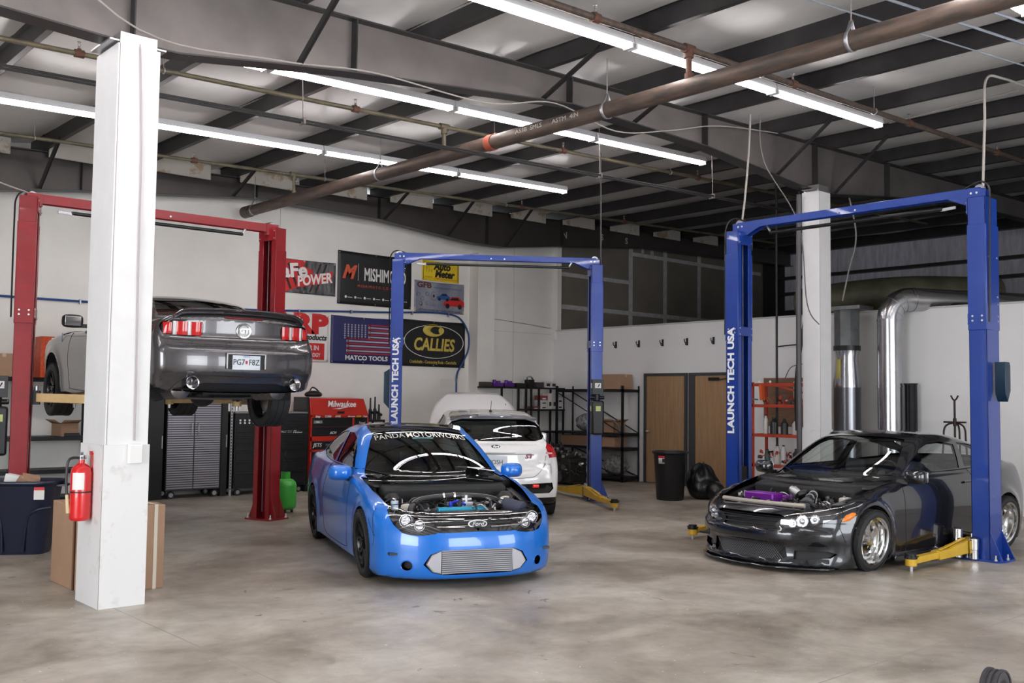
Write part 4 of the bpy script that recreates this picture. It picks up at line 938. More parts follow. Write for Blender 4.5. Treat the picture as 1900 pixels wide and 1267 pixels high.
    for sg in (1, -1): mb.tube([(p[0], p[1] * sg, p[2]) for p in P], .005, 5)
    mb.obj('fog_light_ring', pm, car)
    # panel gaps
    sm = MB(); B.seam(sm, 'side', [(1.50, .80), (1.52, .5), (1.56, .25), (1.62, .17), (2.6, .17), (2.78, .3), (2.80, .6), (2.68, .92)]); B.seam(sm, 'side', [(.42, .42), (.52, .50), (.58, .56)]); B.seam(sm, 'side', [(.53, .70), (.44, .42), (.47, .33)])
    B.seam(sm, 'side', [(1.32, .855), (1.6, .915)], r=.006); B.seam(sm, 'side', [(1.6, .918), (2.6, .925), (3.3, .955)], r=.006)
    sm.obj('panel_gap', mat('gap_black', (.004, .004, .004), .8), car)
    hd = MB()
    for sg in (1, -1):
        P, n = B.proj('side', [2.48, 2.62], [.80, .805], .012); hd.tube([(p[0], p[1] * sg, p[2]) for p in P], .012, 8)
    hd.obj('door_handle', pm, car)
    arches(B, car, wh, Ra)
    yw = .755; add_wheels(car, [(cx, s * yw, .305) for cx, _ in wh for s in (1, -1)], .305, .235, .21, 'mesh', mat('black_rim', (.02, .02, .022), .22, .6), camber=-5)
    mirrors(car, 1.60, .885, .885, pm, 1.0)
    liner(B, car, 1.2, 4.2, .5, trimd); interior(car, B, 1.25, 4.0, .90, trimd); seats(car, 2.2, .32, seatm)
    # bay: cowl, tub, engine
    cw = MB(); n = 13
    for j in range(n):
        y = -.74 + 1.48 * j / (n - 1); xq = 1.40 - .16 * (1 - (y / .74) ** 2)
        cw.v += [(xq - .20, y, .77), (xq - .16, y, .805), (xq + .02, y, .83), (xq + .10, y, .835)]
    for j in range(n - 1):
        for i in range(3): cw.f.append((j * 4 + i, j * 4 + i + 1, j * 4 + i + 5, j * 4 + i + 4)); cw.m.append(0)
    cw.obj('cowl_panel', black, car, solid=-.01)
    tb = MB(); tb.box(.2, 1.3, -.74, .74, .28, .30); tb.box(1.24, 1.30, -.74, .74, .3, .78); tb.box(.21, .25, -.5, .5, .3, .55)
    for s in (1, -1): tb.prism([(.55, .28), (1.3, .28), (1.3, .77), (.9, .70), (.55, .62)], s * .73, s * .66, 0, Matrix.Rotation(PI / 2, 4, 'X'))
    tb.obj('engine_bay', pal_engine[0], car)
    for s in (1, -1):
        st = MB(); st.lathe([(.0, .74), (.05, .74), (.085, .70), (.09, .45)], 20, 0, Matrix.Translation((.87, s * .56, .0))); st.obj('strut_tower', pal_engine[0], car)
    en = MB(); en.box(.42, .84, -.28, .34, .32, .56, 0); en.box(.46, .80, -.26, .32, .56, .60, 0)
    for k in range(8): en.box(.40, .43, -.24 + .07 * k, -.2 + .07 * k, .42, .58, 1)
    eo = en.obj('engine', [pal_engine[0], pal_engine[1]], car, bevel=.008)
    vc = MB(); vc.box(.37, .44, -.20, .26, .56, .655); vc.obj('valve_cover', mat('teal_valve_cover', (.02, .28, .42), .35, .4), eo, bevel=.012)
    tp = MB(); tp.tube([(.50, .48, .52), (.52, .47, .64), (.62, .36, .70), (.72, .10, .715), (.76, -.08, .715), (.70, -.30, .70), (.58, -.42, .665)], .032, 14, 0, sm=8)
    po = tp.obj('intake_pipe', mat('black_coupler', (.016, .016, .018), .22, coat=.6), eo)
    for q in ((.715, .115), (.745, .0)): cl_ = MB(); cl_.cyl((q[0], q[1] - .009, .7155), (q[0] + .002, q[1] + .009, .7155), .037, 18); cl_.obj('hose_clamp', chrome, po)
    cl_ = MB(); cl_.cyl((.60, -.41, .668), (.575, -.43, .66), .045, 18); cl_.obj('hose_clamp', chrome, po)
    af = MB(); af.rings([((.575, -.43, .66), .055), ((.44, -.56, .60), .085), ((.43, -.57, .597), .06)], 24); af.obj('air_filter', mat('filter_gauze', (.045, .05, .085), .7, bump=.6, bscale=200), eo)
    bl = MB(); bl.cyl((.58, .08, .60), (.58, .08, .68), .022, 12); bl.tube([(.58, .1, .66), (.56, .02, .69), (.50, -.03, .66)], .012, 8, sm=4); bl.obj('blue_fitting', mat('blue_anodised', (.03, .06, .7), .3, .6), eo)
    bt = MB(); bt.box(.55, .66, -.02, -.12, .60, .68, 0); bt.cyl((.6, -.07, .66), (.6, -.07, .74), .018, 12); bt.cyl((.6, -.03, .70), (.6, -.12, .70), .014, 10); bt.obj('throttle_valve', alu, eo)
    rs = MB(); rs.cyl((.62, .60, .62), (.62, .60, .70), .035, 14); rs.obj('fluid_reservoir', mat('pale_blue_cap', (.45, .55, .65), .4), eo)
    engine_bits(eo, (.38, 1.12, -.62, .62, .50, .66), 260, 3, pal_engine, nose=.75)['kind'] = 'stuff'
    # radiator support between lamps
    sp = MB(); ys = np.linspace(-.5, .5, 14)
    for y in ys: sp.v += [(.245 + .25 * abs(y) ** 2.5, y, .585), (.36 + .25 * abs(y) ** 2.5, y, .59), (.36 + .25 * abs(y) ** 2.5, y, .55)]
    for j in range(13):
        for i in range(2): sp.f.append((j * 3 + i, j * 3 + i + 1, j * 3 + i + 4, j * 3 + i + 3)); sp.m.append(0)
    sp.obj('radiator_support', pal_engine[0], car, solid=-.01)
    # sun-strip lettering
    a = wrap_text(B, 'windshield_lettering', 'PANDA', .088, 'front', 0, 1.241, mat('strip_grey', (.42, .41, .38), .5), car, vs=.68, sx=1.04, curve=.16, bold=.0006, left=.484)
    wrap_text(B, 'windshield_lettering', 'MOTORWORKS', .088, 'front', 0, 1.241, mat('strip_white', (.78, .77, .70), .5), car, vs=.68, sx=1.04, curve=.16, bold=.0006, left=a['u_end'] - .020); del a['u_end']
    pp = MB(); pp.bar((1.42, -.52, .925), (1.60, -.30, .93), .10, .004); pp.bar((1.36, -.62, .90), (1.46, -.36, .935), .09, .004); pp.obj('paper_on_dashboard', whitep, car)
    dm = MB(); dm.tube([(1.9, 0, 1.2), (1.9, .0, 1.14)], .006, 6); dm.box(1.86, 1.88, -.11, .11, 1.16, 1.22); dm.box(1.895, 1.9, -.012, .012, 1.04, 1.12); dm.obj('rear_view_mirror', mat('mirror_teal', (.05, .14, .15), .3), car)
    return car, B
blue, BB = blue_car()
# ------------------------------------------------------------ charcoal coupe on the right, bonnet off
def grid_badge(): pass
def dark_car():
    car = car_root('coupe', 'charcoal black slammed coupe with bonnet off and a purple engine cover', 'car', (8.345, 5.89, 0), -3.5)
    pm = mat('charcoal_metallic_paint', (.012, .013, .018), .2, .35, coat=1)
    wh = [(.87, .29), (3.57, .29)]
    B = Body(4.42, top=[(0, .52), (.1, .575), (.3, .615), (.5, .665), (.8, .745), (1.3, .85), (2, .90), (3, .95), (3.8, .98), (4.2, .97), (4.42, .9)],
        bot=[(0, .035), (.5, .035), (1.2, .06), (3.2, .06), (4.0, .10), (4.42, .18)],
        W=[(0, .80), (.25, .83), (.7, .87), (1.2, .872), (2.2, .877), (3.3, .89), (4.0, .85), (4.42, .76)],
        sec=[(.03, .965), (.12, .975), (.3, .985), (.55, 1.0), (.66, .992), (.78, .96), (.9, .91), (1.0, .84)],
        nose=[(.03, .05), (.08, .0), (.14, .03), (.25, .035), (.31, 0.0), (.38, .0), (.42, .03), (.55, .07), (.62, .16), (.72, .36), (.8, .6), (1.3, 1.0)],
        tail=[(.1, 4.3), (.3, 4.40), (.5, 4.42), (.8, 4.36), (1.0, 4.30), (1.3, 4.1)],
        gh=[(.95, .60), (1.15, .76), (1.3, .87), (1.7, 1.10), (2.05, 1.26), (2.35, 1.315), (2.7, 1.325), (3.1, 1.29), (3.5, 1.205), (3.9, 1.08), (4.15, .98), (4.35, .75)],
        ghw=[(.6, .83), (.85, .80), (1.0, .745), (1.15, .67), (1.28, .59), (1.36, .53)],
        wheels=wh, flare=(.355, .03), nk=.42, npow=2.7, tk=.25, cw=.42, cr=.3, crown=.045, gk=.035)
    Ra = .335
    B.cut('windshield', 'front', [(-.2, .83), (.3, .825), (.60, .81), (.70, .825), (.665, .92), (.60, 1.06), (.54, 1.17), (.48, 1.24), (.3, 1.26), (-.2, 1.27)], (1.0, 2.4, -1, 1, .7, 1.4), 0)
    B.cut('side_window', 'side', [(1.70, .905), (2.75, .93), (2.86, 1.18), (2.6, 1.215), (2.35, 1.205), (2.12, 1.15), (1.88, 1.03)], (1.3, 3.9, .3, 1, .88, 1.4), 0)
    B.cut('rear_side_window', 'side', [(2.88, .94), (3.55, .965), (3.95, 1.0), (3.75, 1.07), (3.4, 1.15), (3.15, 1.185), (2.95, 1.20)], (1.6, 4.1, .3, 1, .88, 1.4), 0)
    B.cut('rear_window', 'rear', [(-.2, 1.02), (.5, 1.00), (.48, 1.15), (.42, 1.2), (-.2, 1.22)], (3.2, 4.3, -1, 1, .95, 1.3), 0)
    B.cut('hole', 'top', [(.22, -.2), (.23, .30), (.30, .50), (.50, .66), (.9, .745), (1.25, .755), (1.42, .745), (1.34, .68), (1.22, .55), (1.12, .3), (1.08, -.2)], (.1, 1.5, -1, .8, .45, 1.0), 0)
    B.cut('headlight', 'fq', [(.26, .415), (.50, .42), (.74, .47), (.96, .60), (.93, .635), (.76, .64), (.52, .59), (.38, .53)], (-.1, .95, .2, 1, .35, .75), 1, yaw=40)
    B.cut('grille', 'front', [(-.2, .405), (.36, .405), (.415, .43), (.40, .53), (.35, .545), (-.2, .545)], (-.1, .5, -1, .6, .35, .6), 0)
    B.cut('intake', 'front', [(-.2, .12), (.40, .12), (.44, .15), (.42, .255), (-.2, .265)], (-.1, .5, -1, .6, .05, .3), 0)
    B.cut('slot', 'front', [(.50, .13), (.76, .15), (.80, .19), (.74, .215), (.50, .21)], (-.1, .8, .4, 1, .05, .3), 0)
    for cx, cz in wh: B.cut('arch', 'side', [(cx + Ra * math.cos(2 * PI * k / 36), cz + .01 + Ra * math.sin(2 * PI * k / 36)) for k in range(36)], (cx - .5, cx + .5, .45, 1, -.1, .8), 0, nmin=-.3)
    B.panel('body', ['body'], pm, car, flange=.03)
    B.panel('windshield', ['windshield'], cleargl, car, inset=-.006)
    B.panel('side_window', ['side_window'], cleargl, car, inset=-.006, sides='split')
    B.panel('rear_side_window', ['rear_side_window'], cleargl, car, inset=-.006, sides='split')
    B.panel('rear_window', ['rear_window'], cleargl, car, inset=-.006)
    hl = B.panel('headlight', ['headlight'], lensgl, car, inset=-.002, sides='split')
    hb = mat('headlight_bezel_dark', (.03, .03, .034), .3); hr = mat('headlight_reflector', (.8, .8, .8), .2, 1)
    amber = mat('amber_lens', (.75, .20, .02), .3)
    for o, sd in zip(hl, ('right', 'left')):
        B.panel('headlight_housing', ['headlight'], hb, o, inset=-.05, sides=sd); sg = 1 if sd == 'right' else -1
        mc = MB(); mr = MB()
        for (y, z, r) in ((.48, .465, .04), (.56, .49, .058), (.655, .515, .042)):
            P, n = B.proj('front', y, z, -.035); p = Vector((P[0][0], P[0][1] * sg, P[0][2])); q = Vector((-.9, .42 * sg, .1)).normalized()
            x_, y_, _ = frame(q); mc.rings([(p - q * .02, r * .45), (p, r * .9), (p + q * .01, r)], 20); mr.tube([p + q * .012 + (x_ * math.cos(a) + y_ * math.sin(a)) * r for a in [2 * PI * k / 20 for k in range(21)]], .006, 6); mr.ball(p + q * .012, r * .5, 12)
        mc.obj('reflector', hr, o); mr.obj('headlight_ring', chrome, o)
        P, n = B.proj('side', [.44, .50, .56, .62], [.50, .53, .56, .585], -.02); ma = MB(); ma.tube([(p[0], p[1] * sg, p[2]) for p in P], [.02, .035, .03, .012], 10); ma.obj('amber_lens', amber, o)
    B.panel('grille', ['grille'], dull, car, inset=-.07); B.panel('intake_back', ['intake'], dull, car, inset=-.06); B.panel('bumper_slot', ['slot'], dull, car, inset=-.05, sides='split')
    # grille bars and expanded mesh
    mb = MB()
    for z in (.44, .475, .51): mb = MB(); ys = np.linspace(-.39, .39, 12); P, _ = B.proj('front', np.abs(ys), [z] * 12, -.03); mb.tube([(p[0], y, p[2]) for p, y in zip(P, ys)], .005, 5); mb.obj('grille_bar', blackm, car)
    mb = MB(); wm = mat('mesh_grey', (.16, .16, .17), .35, .7)
    for k in range(-19, 20):
        for d in (-1, 1):
            a = k * .024; b = a + d * .13
            if abs(a) > .43 or abs(b) > .44: continue
            P, _ = B.proj('front', [abs(a), abs(b)], [.125, .255], -.02); mb.tube([(P[0][0], a, P[0][2]), (P[1][0], b, P[1][2])], .0028, 4)
    mb.obj('intake_mesh', wm, car)
    # splitter lip
    mb = MB(); ys = np.linspace(-.80, .80, 24); P, _ = B.proj('front', np.abs(ys), [.07] * 24, 0.); v = []
    for p, y in zip(P, ys): v += [(p[0] - .03, y, .06), (p[0] - .035, y, .045), (p[0] + .1, y, .035)]
    mb.add(v, [(3 * i + j, 3 * i + j + 1, 3 * i + j + 4, 3 * i + j + 3) for i in range(23) for j in range(2)]); mb.obj('splitter', gloss_black, car, solid=.006)
    # hood-edge creases
    sm = MB(); gm = mat('gap_black', (.004, .004, .004), .8)
    B.seam(sm, 'side', [(1.48, .78), (1.48, .5), (1.52, .22), (1.6, .13), (2.7, .13), (2.92, .28), (2.98, .6), (2.88, .92)]); B.seam(sm, 'side', [(.5, .62), (.42, .45), (.46, .3)])
    B.seam(sm, 'side', [(1.32, .83), (1.6, .895), (2.75, .915), (3.6, .955)], r=.007)
    B.seam(sm, 'front', [(0, .30), (.3, .30), (.55, .31), (.72, .36)], both=True, r=.002)
    sm.obj('panel_gap', gm, car)
    hd = MB()
    for sg in (1, -1):
        P, n = B.proj('side', [2.68, 2.82], [.78, .785], .012); hd.tube([(p[0], p[1] * sg, p[2]) for p in P], .012, 8)
    hd.obj('door_handle', pm, car)
    for sg in (1, -1):
        m_ = MB(); P, n = B.proj('side', [.62], [.43], .004); c = Vector((P[0][0], P[0][1] * sg, P[0][2])); m_.ball(c, .022, 12, sc=(1.6, .3, .8)); m_.obj('side_marker', lensgl, car)
    # side skirt
    for sg in (1, -1):
        sk = MB(); sk.prism([(1.25, .05), (3.2, .05), (3.2, .14), (1.25, .12)], sg * .84, sg * .90, 0, Matrix.Rotation(PI / 2, 4, 'X') @ Matrix.Scale(-1, 4, (0, 0, 1))); sk.obj('side_skirt', pm, car, bevel=.015)
    arches(B, car, wh, Ra + .002)
    add_wheels(car, [(cx, s * .80, .30) for cx, _ in wh for s in (1, -1)], .30, .222, .22, 'dish', mat('polished_rim', (.80, .80, .80), .12, 1), camber=-6)
    mirrors(car, 1.55, .92, .885, pm, 1.0)
    liner(B, car, 1.2, 4.2, .5, trimd); interior(car, B, 1.2, 4.0, .87, trimd); seats(car, 2.25, .25, seatm)
    cw = MB(); n = 13
    for j in range(n):
        y = -.75 + 1.5 * j / (n - 1); xq = 1.37 - .18 * (1 - (y / .75) ** 2); cw.v += [(xq - .20, y, .75), (xq - .16, y, .79), (xq + .02, y, .815), (xq + .10, y, .82)]
    for j in range(n - 1):
        for i in range(3): cw.f.append((j * 4 + i, j * 4 + i + 1, j * 4 + i + 5, j * 4 + i + 4)); cw.m.append(0)
    cw.obj('cowl_panel', black, car, solid=-.01)
    tb = MB(); tb.box(.2, 1.3, -.74, .74, .24, .26); tb.box(1.22, 1.28, -.74, .74, .26, .76); tb.box(.24, .27, -.5, .5, .26, .5)
    for s in (1, -1): tb.prism([(.55, .24), (1.3, .24), (1.3, .75), (.9, .68), (.55, .60)], s * .74, s * .67, 0, Matrix.Rotation(PI / 2, 4, 'X'))
    tb.obj('engine_bay', pal_engine[0], car)
    fb = MB(); ys = np.linspace(-.50, .50, 12); fb.tube([(.25 + .28 * abs(y) ** 2.2, y, .625) for y in ys], .022, 8); fb.obj('front_crossbar', mat('pale_support_bar', (.42, .38, .33), .45, .3), car)
    en = MB(); en.box(.45, .85, -.20, .36, .28, .56, 0); eo = en.obj('engine', pal_engine[0], car, bevel=.01)
    pv = mat('purple_powder_coat', (.16, .012, .26), .35, .3)
    vc = MB(); vc.box(.44, .62, -.02, .34, .56, .70); vc.obj('valve_cover', pv, eo, bevel=.014)
    v2 = MB(); v2.box(.70, .82, .02, .12, .60, .66); v2.cyl((.72, .02, .62), (.72, -.06, .66), .025, 12); v2.obj('valve_cover', pv, eo, bevel=.012)
    tp = MB(); tp.tube([(.95, .02, .66), (.98, -.10, .70), (.86, -.22, .69), (.66, -.30, .66), (.52, -.34, .60)], .042, 14, sm=7); po = tp.obj('intake_pipe', pal_engine[0], eo)
    for q in ((.68, -.295, .665), (.80, -.25, .685)): c_ = MB(); c_.cyl((q[0] - .008, q[1] - .006, q[2]), (q[0] + .008, q[1] + .006, q[2]), .047, 16); c_.obj('hose_clamp', silver, po)
    af = MB(); af.rings([((.60, -.33, .63), .06), ((.46, -.37, .56), .08), ((.45, -.373, .555), .05)], 20); af.obj('air_filter', mat('filter_grey', (.09, .09, .10), .6, bump=.6, bscale=200), eo)
    c_ = MB(); c_.cyl((.95, .03, .66), (.95, .10, .70), .055, 20); c_.cyl((.95, .1, .7), (.95, .13, .72), .035, 16); c_.obj('compressor_housing', alu, eo)
    oc = MB(); oc.cyl((.64, .2, .64), (.64, .2, .675), .022, 12); oc.obj('oil_cap', mat('gold_cap', (.7, .5, .12), .3, .9), eo)
    ft = MB(); ft.box(.5, 1.0, -.66, -.50, .53, .565); ft.obj('strut_brace', mat('pale_support_bar', (.42, .38, .33), .45), eo, bevel=.01)
    r_ = MB(); r_.box(.86, 1.02, -.62, -.50, .60, .68); r_.obj('fluid_reservoir', mat('fluid_bottle', (.55, .52, .45), .5), eo, bevel=.02)
    engine_bits(eo, (.38, 1.1, -.6, .6, .48, .64), 240, 5, pal_engine, nose=.7)['kind'] = 'stuff'
    return car, B
dark, DB = dark_car()
# ------------------------------------------------------------ grey coupe raised on the red lift
def grey_car():
    car = thing('coupe', 'dark grey coupe raised on the red lift, seen from behind', 'car', (5.10, 14.50, 1.49), (0, R_(1.6), R_(-92.5)))
    pm = mat('sterling_grey_paint', (.095, .09, .096), .25, .6, coat=1)
    wh = [(.93, .33), (3.65, .33)]
    def ex(x, y, z):
        a = np.exp(-((x - 3.55) / .55) ** 2) * np.exp(-((z - .78) / .16) ** 2) * .035
        b = -np.exp(-((x - 2.3) / .9) ** 4) * np.exp(-((z - .52) / .10) ** 2) * .035
        return a + b
    B = Body(4.78, top=[(0, .72), (.1, .80), (.5, .90), (1.2, .98), (2, 1.0), (3, 1.02), (3.8, 1.06), (4.4, 1.10), (4.72, 1.125), (4.78, 1.12)],
        bot=[(0, .2), (.5, .19), (1.2, .18), (3.0, .18), (3.5, .32), (4.3, .42), (4.56, .31), (4.78, .28)],
        W=[(0, .80), (.25, .86), (.7, .915), (1.2, .925), (2.2, .925), (3.4, .94), (4.1, .92), (4.5, .90), (4.78, .86)],
        sec=[(.17, .955), (.3, .975), (.45, .985), (.62, 1.0), (.75, 1.0), (.85, .985), (.95, .955), (1.05, .90), (1.13, .84)],
        nose=[(.1, .1), (.3, 0.0), (.6, .0), (.75, .04), (.9, .2), (1.3, 1.0)],
        tail=[(.2, 4.60), (.3, 4.67), (.44, 4.73), (.52, 4.785), (.72, 4.785), (.78, 4.76), (.84, 4.72), (1.0, 4.70), (1.12, 4.70), (1.3, 4.70)],
        gh=[(1.3, .75), (1.5, .9), (1.65, 1.0), (2.0, 1.22), (2.3, 1.345), (2.6, 1.39), (2.95, 1.395), (3.3, 1.355), (3.7, 1.24), (4.0, 1.13), (4.15, 1.06), (4.3, .8)],
        ghw=[(.7, .84), (.95, .79), (1.1, .72), (1.25, .655), (1.36, .59), (1.44, .53)],
        wheels=wh, flare=(.385, .02), nk=.3, npow=2.7, tk=.155, cw=.38, cr=.25, crown=.035, gk=.035, zc=.62)
    Ra = .37
    B.cut('windshield', 'front', [(-.2, .98), (.6, .965), (.70, .98), (.60, 1.18), (.49, 1.31), (-.2, 1.34)], (1.2, 2.7, -1, 1, .8, 1.5), 0)
    B.cut('side_window', 'side', [(1.95, 1.045), (3.0, 1.06), (3.05, 1.30), (2.6, 1.31), (2.3, 1.24)], (1.3, 3.9, .3, 1, .95, 1.4), 0)
    B.cut('rear_side_window', 'side', [(3.12, 1.07), (3.5, 1.10), (3.3, 1.24), (3.13, 1.28)], (1.6, 4.1, .3, 1, .95, 1.4), 0)
    B.cut('rear_window', 'rear', [(-.2, 1.12), (.62, 1.11), (.58, 1.2), (.50, 1.30), (-.2, 1.335)], (3.1, 4.3, -1, 1, 1.0, 1.4), 0)
    tl = [(.445, .865), (.80, .885), (.83, .92), (.84, .985), (.80, 1.03), (.68, 1.045), (.45, 1.04), (.43, .99)]
    B.cut('tail_light', 'rear', tl, (4.3, 5, .3, 1, .8, 1.1), 1)
    B.cut('diffuser', 'rear', [(-.2, .2), (.40, .2), (.72, .26), (.68, .34), (.40, .40), (-.2, .40)], (4.3, 5, -1, .8, .1, .45), 0)
    for cx, cz in wh: B.cut('arch', 'side', [(cx + Ra * math.cos(2 * PI * k / 36), cz + Ra * math.sin(2 * PI * k / 36)) for k in range(36)], (cx - .5, cx + .5, .5, 1.1, 0, .8), 0, nmin=-.3)
    B.panel('body', ['body'], pm, car, flange=.03)
    dg = glass('dark_tint_glass', (.06, .065, .06), .10)
    B.panel('windshield', ['windshield'], carglass, car, inset=-.006); B.panel('side_window', ['side_window'], dg, car, inset=-.006, sides='split')
    B.panel('rear_side_window', ['rear_side_window'], dg, car, inset=-.006, sides='split'); B.panel('rear_window', ['rear_window'], dg, car, inset=-.006)
    B.panel('diffuser', ['diffuser'], black, car, inset=-.012)
    red = mat('red_tail_lens', (.50, .008, .008), .15, coat=.6)
    lensw = mat('white_reverse_lens', (.55, .50, .52), .2, coat=1)
    for o, sd in zip(B.panel('tail_light', ['tail_light'], gloss_black, car, inset=-.012, sides='split'), ('right', 'left')):
        sg = 1 if sd == 'right' else -1
        for (a, b) in ((.45, .55), (.59, .69), (.735, .81)):
            for nm, y0, y1, mm in (('red_lens', a, b, red), ('white_lens', b + .0, b + .036, lensw)):
                if nm == 'white_lens' and a > .7: continue
                ys = np.linspace(y0, y1, 5); zs = np.linspace(.885 + .01 * (a > .7), 1.025 - .012 * (a > .7), 6); yy, zz = np.meshgrid(ys, zs)
                P, n = B.proj('rear', yy.ravel(), zz.ravel(), .004); q = MB(); bul = np.sin(np.clip((yy.ravel() - y0) / (y1 - y0), 0, 1) * PI) * .012
                q.add([(p[0] + bb, p[1] * sg, p[2]) for p, bb in zip(P, bul)], [(j * 5 + i, j * 5 + i + 1, j * 5 + i + 6, j * 5 + i + 5) for j in range(5) for i in range(4)])
                q.obj(nm, mm, o, sharp=80)
    # deck spoiler
    ys = np.linspace(-.72, .72, 25); mb = MB(); v = []
    for y in ys:
        x = 4.70 - .13 * (abs(y) / .85) ** 2.6; z = 1.125 - .03 * (y / .75) ** 2 - (.05 * max(0, (abs(y) - .60) / .12) ** 2)
        v += [(x - .26, y, z - .01), (x - .1, y, z + .035), (x + .035, y, z + .06), (x + .05, y, z + .045), (x - .0, y, z + .005), (x - .12, y, z - .02)]
    mb.add(v, [(6 * i + j, 6 * i + (j + 1) % 6, 6 * i + 6 + (j + 1) % 6, 6 * i + 6 + j) for i in range(24) for j in range(6)] + [tuple(range(6)), tuple(range(144, 150))]); mb.obj('spoiler', pm, car, sharp=50)
    bl = MB(); ys = np.linspace(-.21, .21, 9); P, _ = B.proj('rear', np.abs(ys), [1.085] * 9, .004); bl.tube([(p[0], y, p[2]) for p, y in zip(P, ys)], .011, 8); bl.obj('brake_light', mat('brake_light_red', (.18, .01, .01), .3), car)
    # badge
    P, _ = B.proj('rear', 0, .955, 0); xb = P[0][0]; Tb = Matrix.Translation((xb, 0, .955)) @ Matrix.Rotation(PI / 2, 4, 'Y')
    bd = MB(); bd.lathe([(.085, -.004), (.085, .012), (.078, .018), (.060, .012), (.058, .006)], 40, 0, Tb); bo = bd.obj('badge', mat('badge_silver', (.75, .75, .76), .25, .9), car)
    b2 = MB(); b2.lathe([(0, .007), (.060, .006)], 32, 0, Tb); b2.obj('badge_centre', gloss_black, bo)
    RT = lambda x, y, z: Matrix.Translation((x, y, z)) @ Matrix(((0, 0, 1, 0), (1, 0, 0, 0), (0, 1, 0, 0), (0, 0, 0, 1)))
    text('badge_letters', 'GT', .07, chrome, bo, RT(xb + .012, 0, .955), .006, bold=.001, sx=1.1)
    # licence plate in its recess
    P, _ = B.proj('rear', 0, .62, 0); xp = P[0][0] + .006
    rc = MB()
    for (a, b, c, d) in ((-.22, .22, .70, .72), (-.225, -.20, .55, .72), (.20, .225, .55, .72)): rc.box(xp - .02, xp + .006, a, b, c, d)
    rc.obj('plate_surround', pm, car, bevel=.006)
    r2 = MB(); r2.box(xp - .012, xp - .004, -.20, .20, .55, .70); r2.obj('plate_recess', dull, car)
    pl = MB(); pl.box(xp, xp + .003, -.155, .155, .545, .695); po = pl.obj('licence_plate', mat('plate_white', (.72, .76, .80), .4, col2=(.62, .70, .78), nscale=8), car, bevel=.004)
    ink = mat('plate_ink', (.02, .025, .03), .5)
    text('plate_number', 'PG7', .085, ink, po, RT(xp + .005, -.085, .622), .002, bold=.0005, sx=.88); text('plate_number', 'F8Z', .085, ink, po, RT(xp + .005, .085, .622), .002, bold=.0005, sx=.88)
    q = MB(); q.box(xp + .003, xp + .005, -.012, .012, .608, .64); q.obj('plate_sticker', mat('sticker_red', (.6, .03, .05), .5), po)
    text('plate_state', 'MISSOURI', .018, mat('plate_blue', (.1, .2, .5), .5), po, RT(xp + .005, 0, .682), .001)
    # exhaust
    for sg in (1, -1):
        m_ = MB(); T = Matrix.Translation((4.50, sg * .57, .385)) @ Matrix.Rotation(PI / 2 - .06, 4, 'Y'); m_.lathe([(.058, 0), (.062, .285), (.068, .295), (.062, .29), (.055, .15), (0, .15)], 28, 0, T); m_.obj('exhaust_tip', chrome, car)
        m2 = MB(); m2.rings([((3.95, sg * .52, .30), .02), ((3.97, sg * .52, .30), .10), ((4.42, sg * .55, .32), .10), ((4.46, sg * .55, .33), .04)], 20); m2.obj('muffler', mat('muffler_steel', (.28, .26, .26), .35, .8, noise=.3, nscale=10), car)
    # underbody
    ub = MB()
    ub.tube([(1.0, -.1, .22), (2.4, -.12, .19), (3.2, -.25, .24), (3.6, -.4, .32), (3.95, -.50, .30)], .035, 10, 0, sm=6); ub.tube([(1.0, .1, .22), (2.4, .12, .19), (3.2, .25, .24), (3.6, .4, .32), (3.95, .50, .30)], .035, 10, 0, sm=6)
    ub.cyl((3.65, -.72, .26), (3.65, .72, .26), .042, 14, 1); ub.ball((3.65, 0, .26), .15, 16, 1); ub.tube([(1.2, 0, .28), (3.55, 0, .29)], .04, 12, 1)
    ub.tube([(3.85, -.66, .26), (4.0, -.3, .22), (4.02, .3, .22), (3.85, .66, .26)], .013, 8, 2, sm=5)
    for sg in (1, -1):
        ub.bar((3.1, sg * .50, .20), (3.62, sg * .55, .24), .05, .06, 1); ub.rings([((3.7, sg * .62, .22), .03), ((3.76, sg * .60, .55), .035)], 12, 2)
        ub.rings([((3.55, sg * .5, .33), .055), ((3.55, sg * .5, .5), .06)], 14, 2); ub.bar((.93, sg * .3, .22), (.93, sg * .75, .20), .06, .03, 1); ub.tube([(3.60, sg * .58, .26), (3.5, sg * .5, .17), (3.6, sg * .42, .2)], .008, 6, 2, sm=4)
    ub.box(3.95, 4.35, -.28, .28, .27, .38, 3)
    ub.obj('underbody', [mat('exhaust_pipe_steel', (.22, .19, .18), .45, .8), mat('chassis_black', (.02, .02, .02), .5, .3), mat('chassis_grey', (.15, .14, .14), .4, .6), dull], car)
    sm = MB(); gm = mat('gap_black', (.004, .004, .004), .8)
    B.seam(sm, 'side', [(1.66, .94), (1.62, .6), (1.66, .3), (1.75, .25), (2.9, .25), (3.05, .4), (3.08, .7), (3.06, 1.04)]); B.seam(sm, 'side', [(1.2, .93), (1.5, .96), (1.9, 1.02), (3.0, 1.045), (3.5, 1.08)], r=.006)
    B.seam(sm, 'rear', [(0, .872), (.46, .872)]); B.seam(sm, 'rear', [(0, .80), (.5, .80), (.78, .815)], r=.002); B.seam(sm, 'rear', [(.66, 1.045), (.655, 1.09)], r=.003)
    B.seam(sm, 'rear', [(.0, .47), (.5, .47), (.66, .40), (.74, .30)], r=.004)
    sm.obj('panel_gap', gm, car)
    arches(B, car, wh, Ra + .002, .0)
    add_wheels(car, [(cx, s * .815, .33) for cx, _ in wh for s in (1, -1)], .34, .24, .25, 'mesh', mat('black_rim', (.02, .02, .022), .22, .6), droop=.11)
    mirrors(car, 1.95, .97, 1.075, black, 1.08)
    dc = MB(); P, n = B.proj('side', [1.32], [.86], .004)
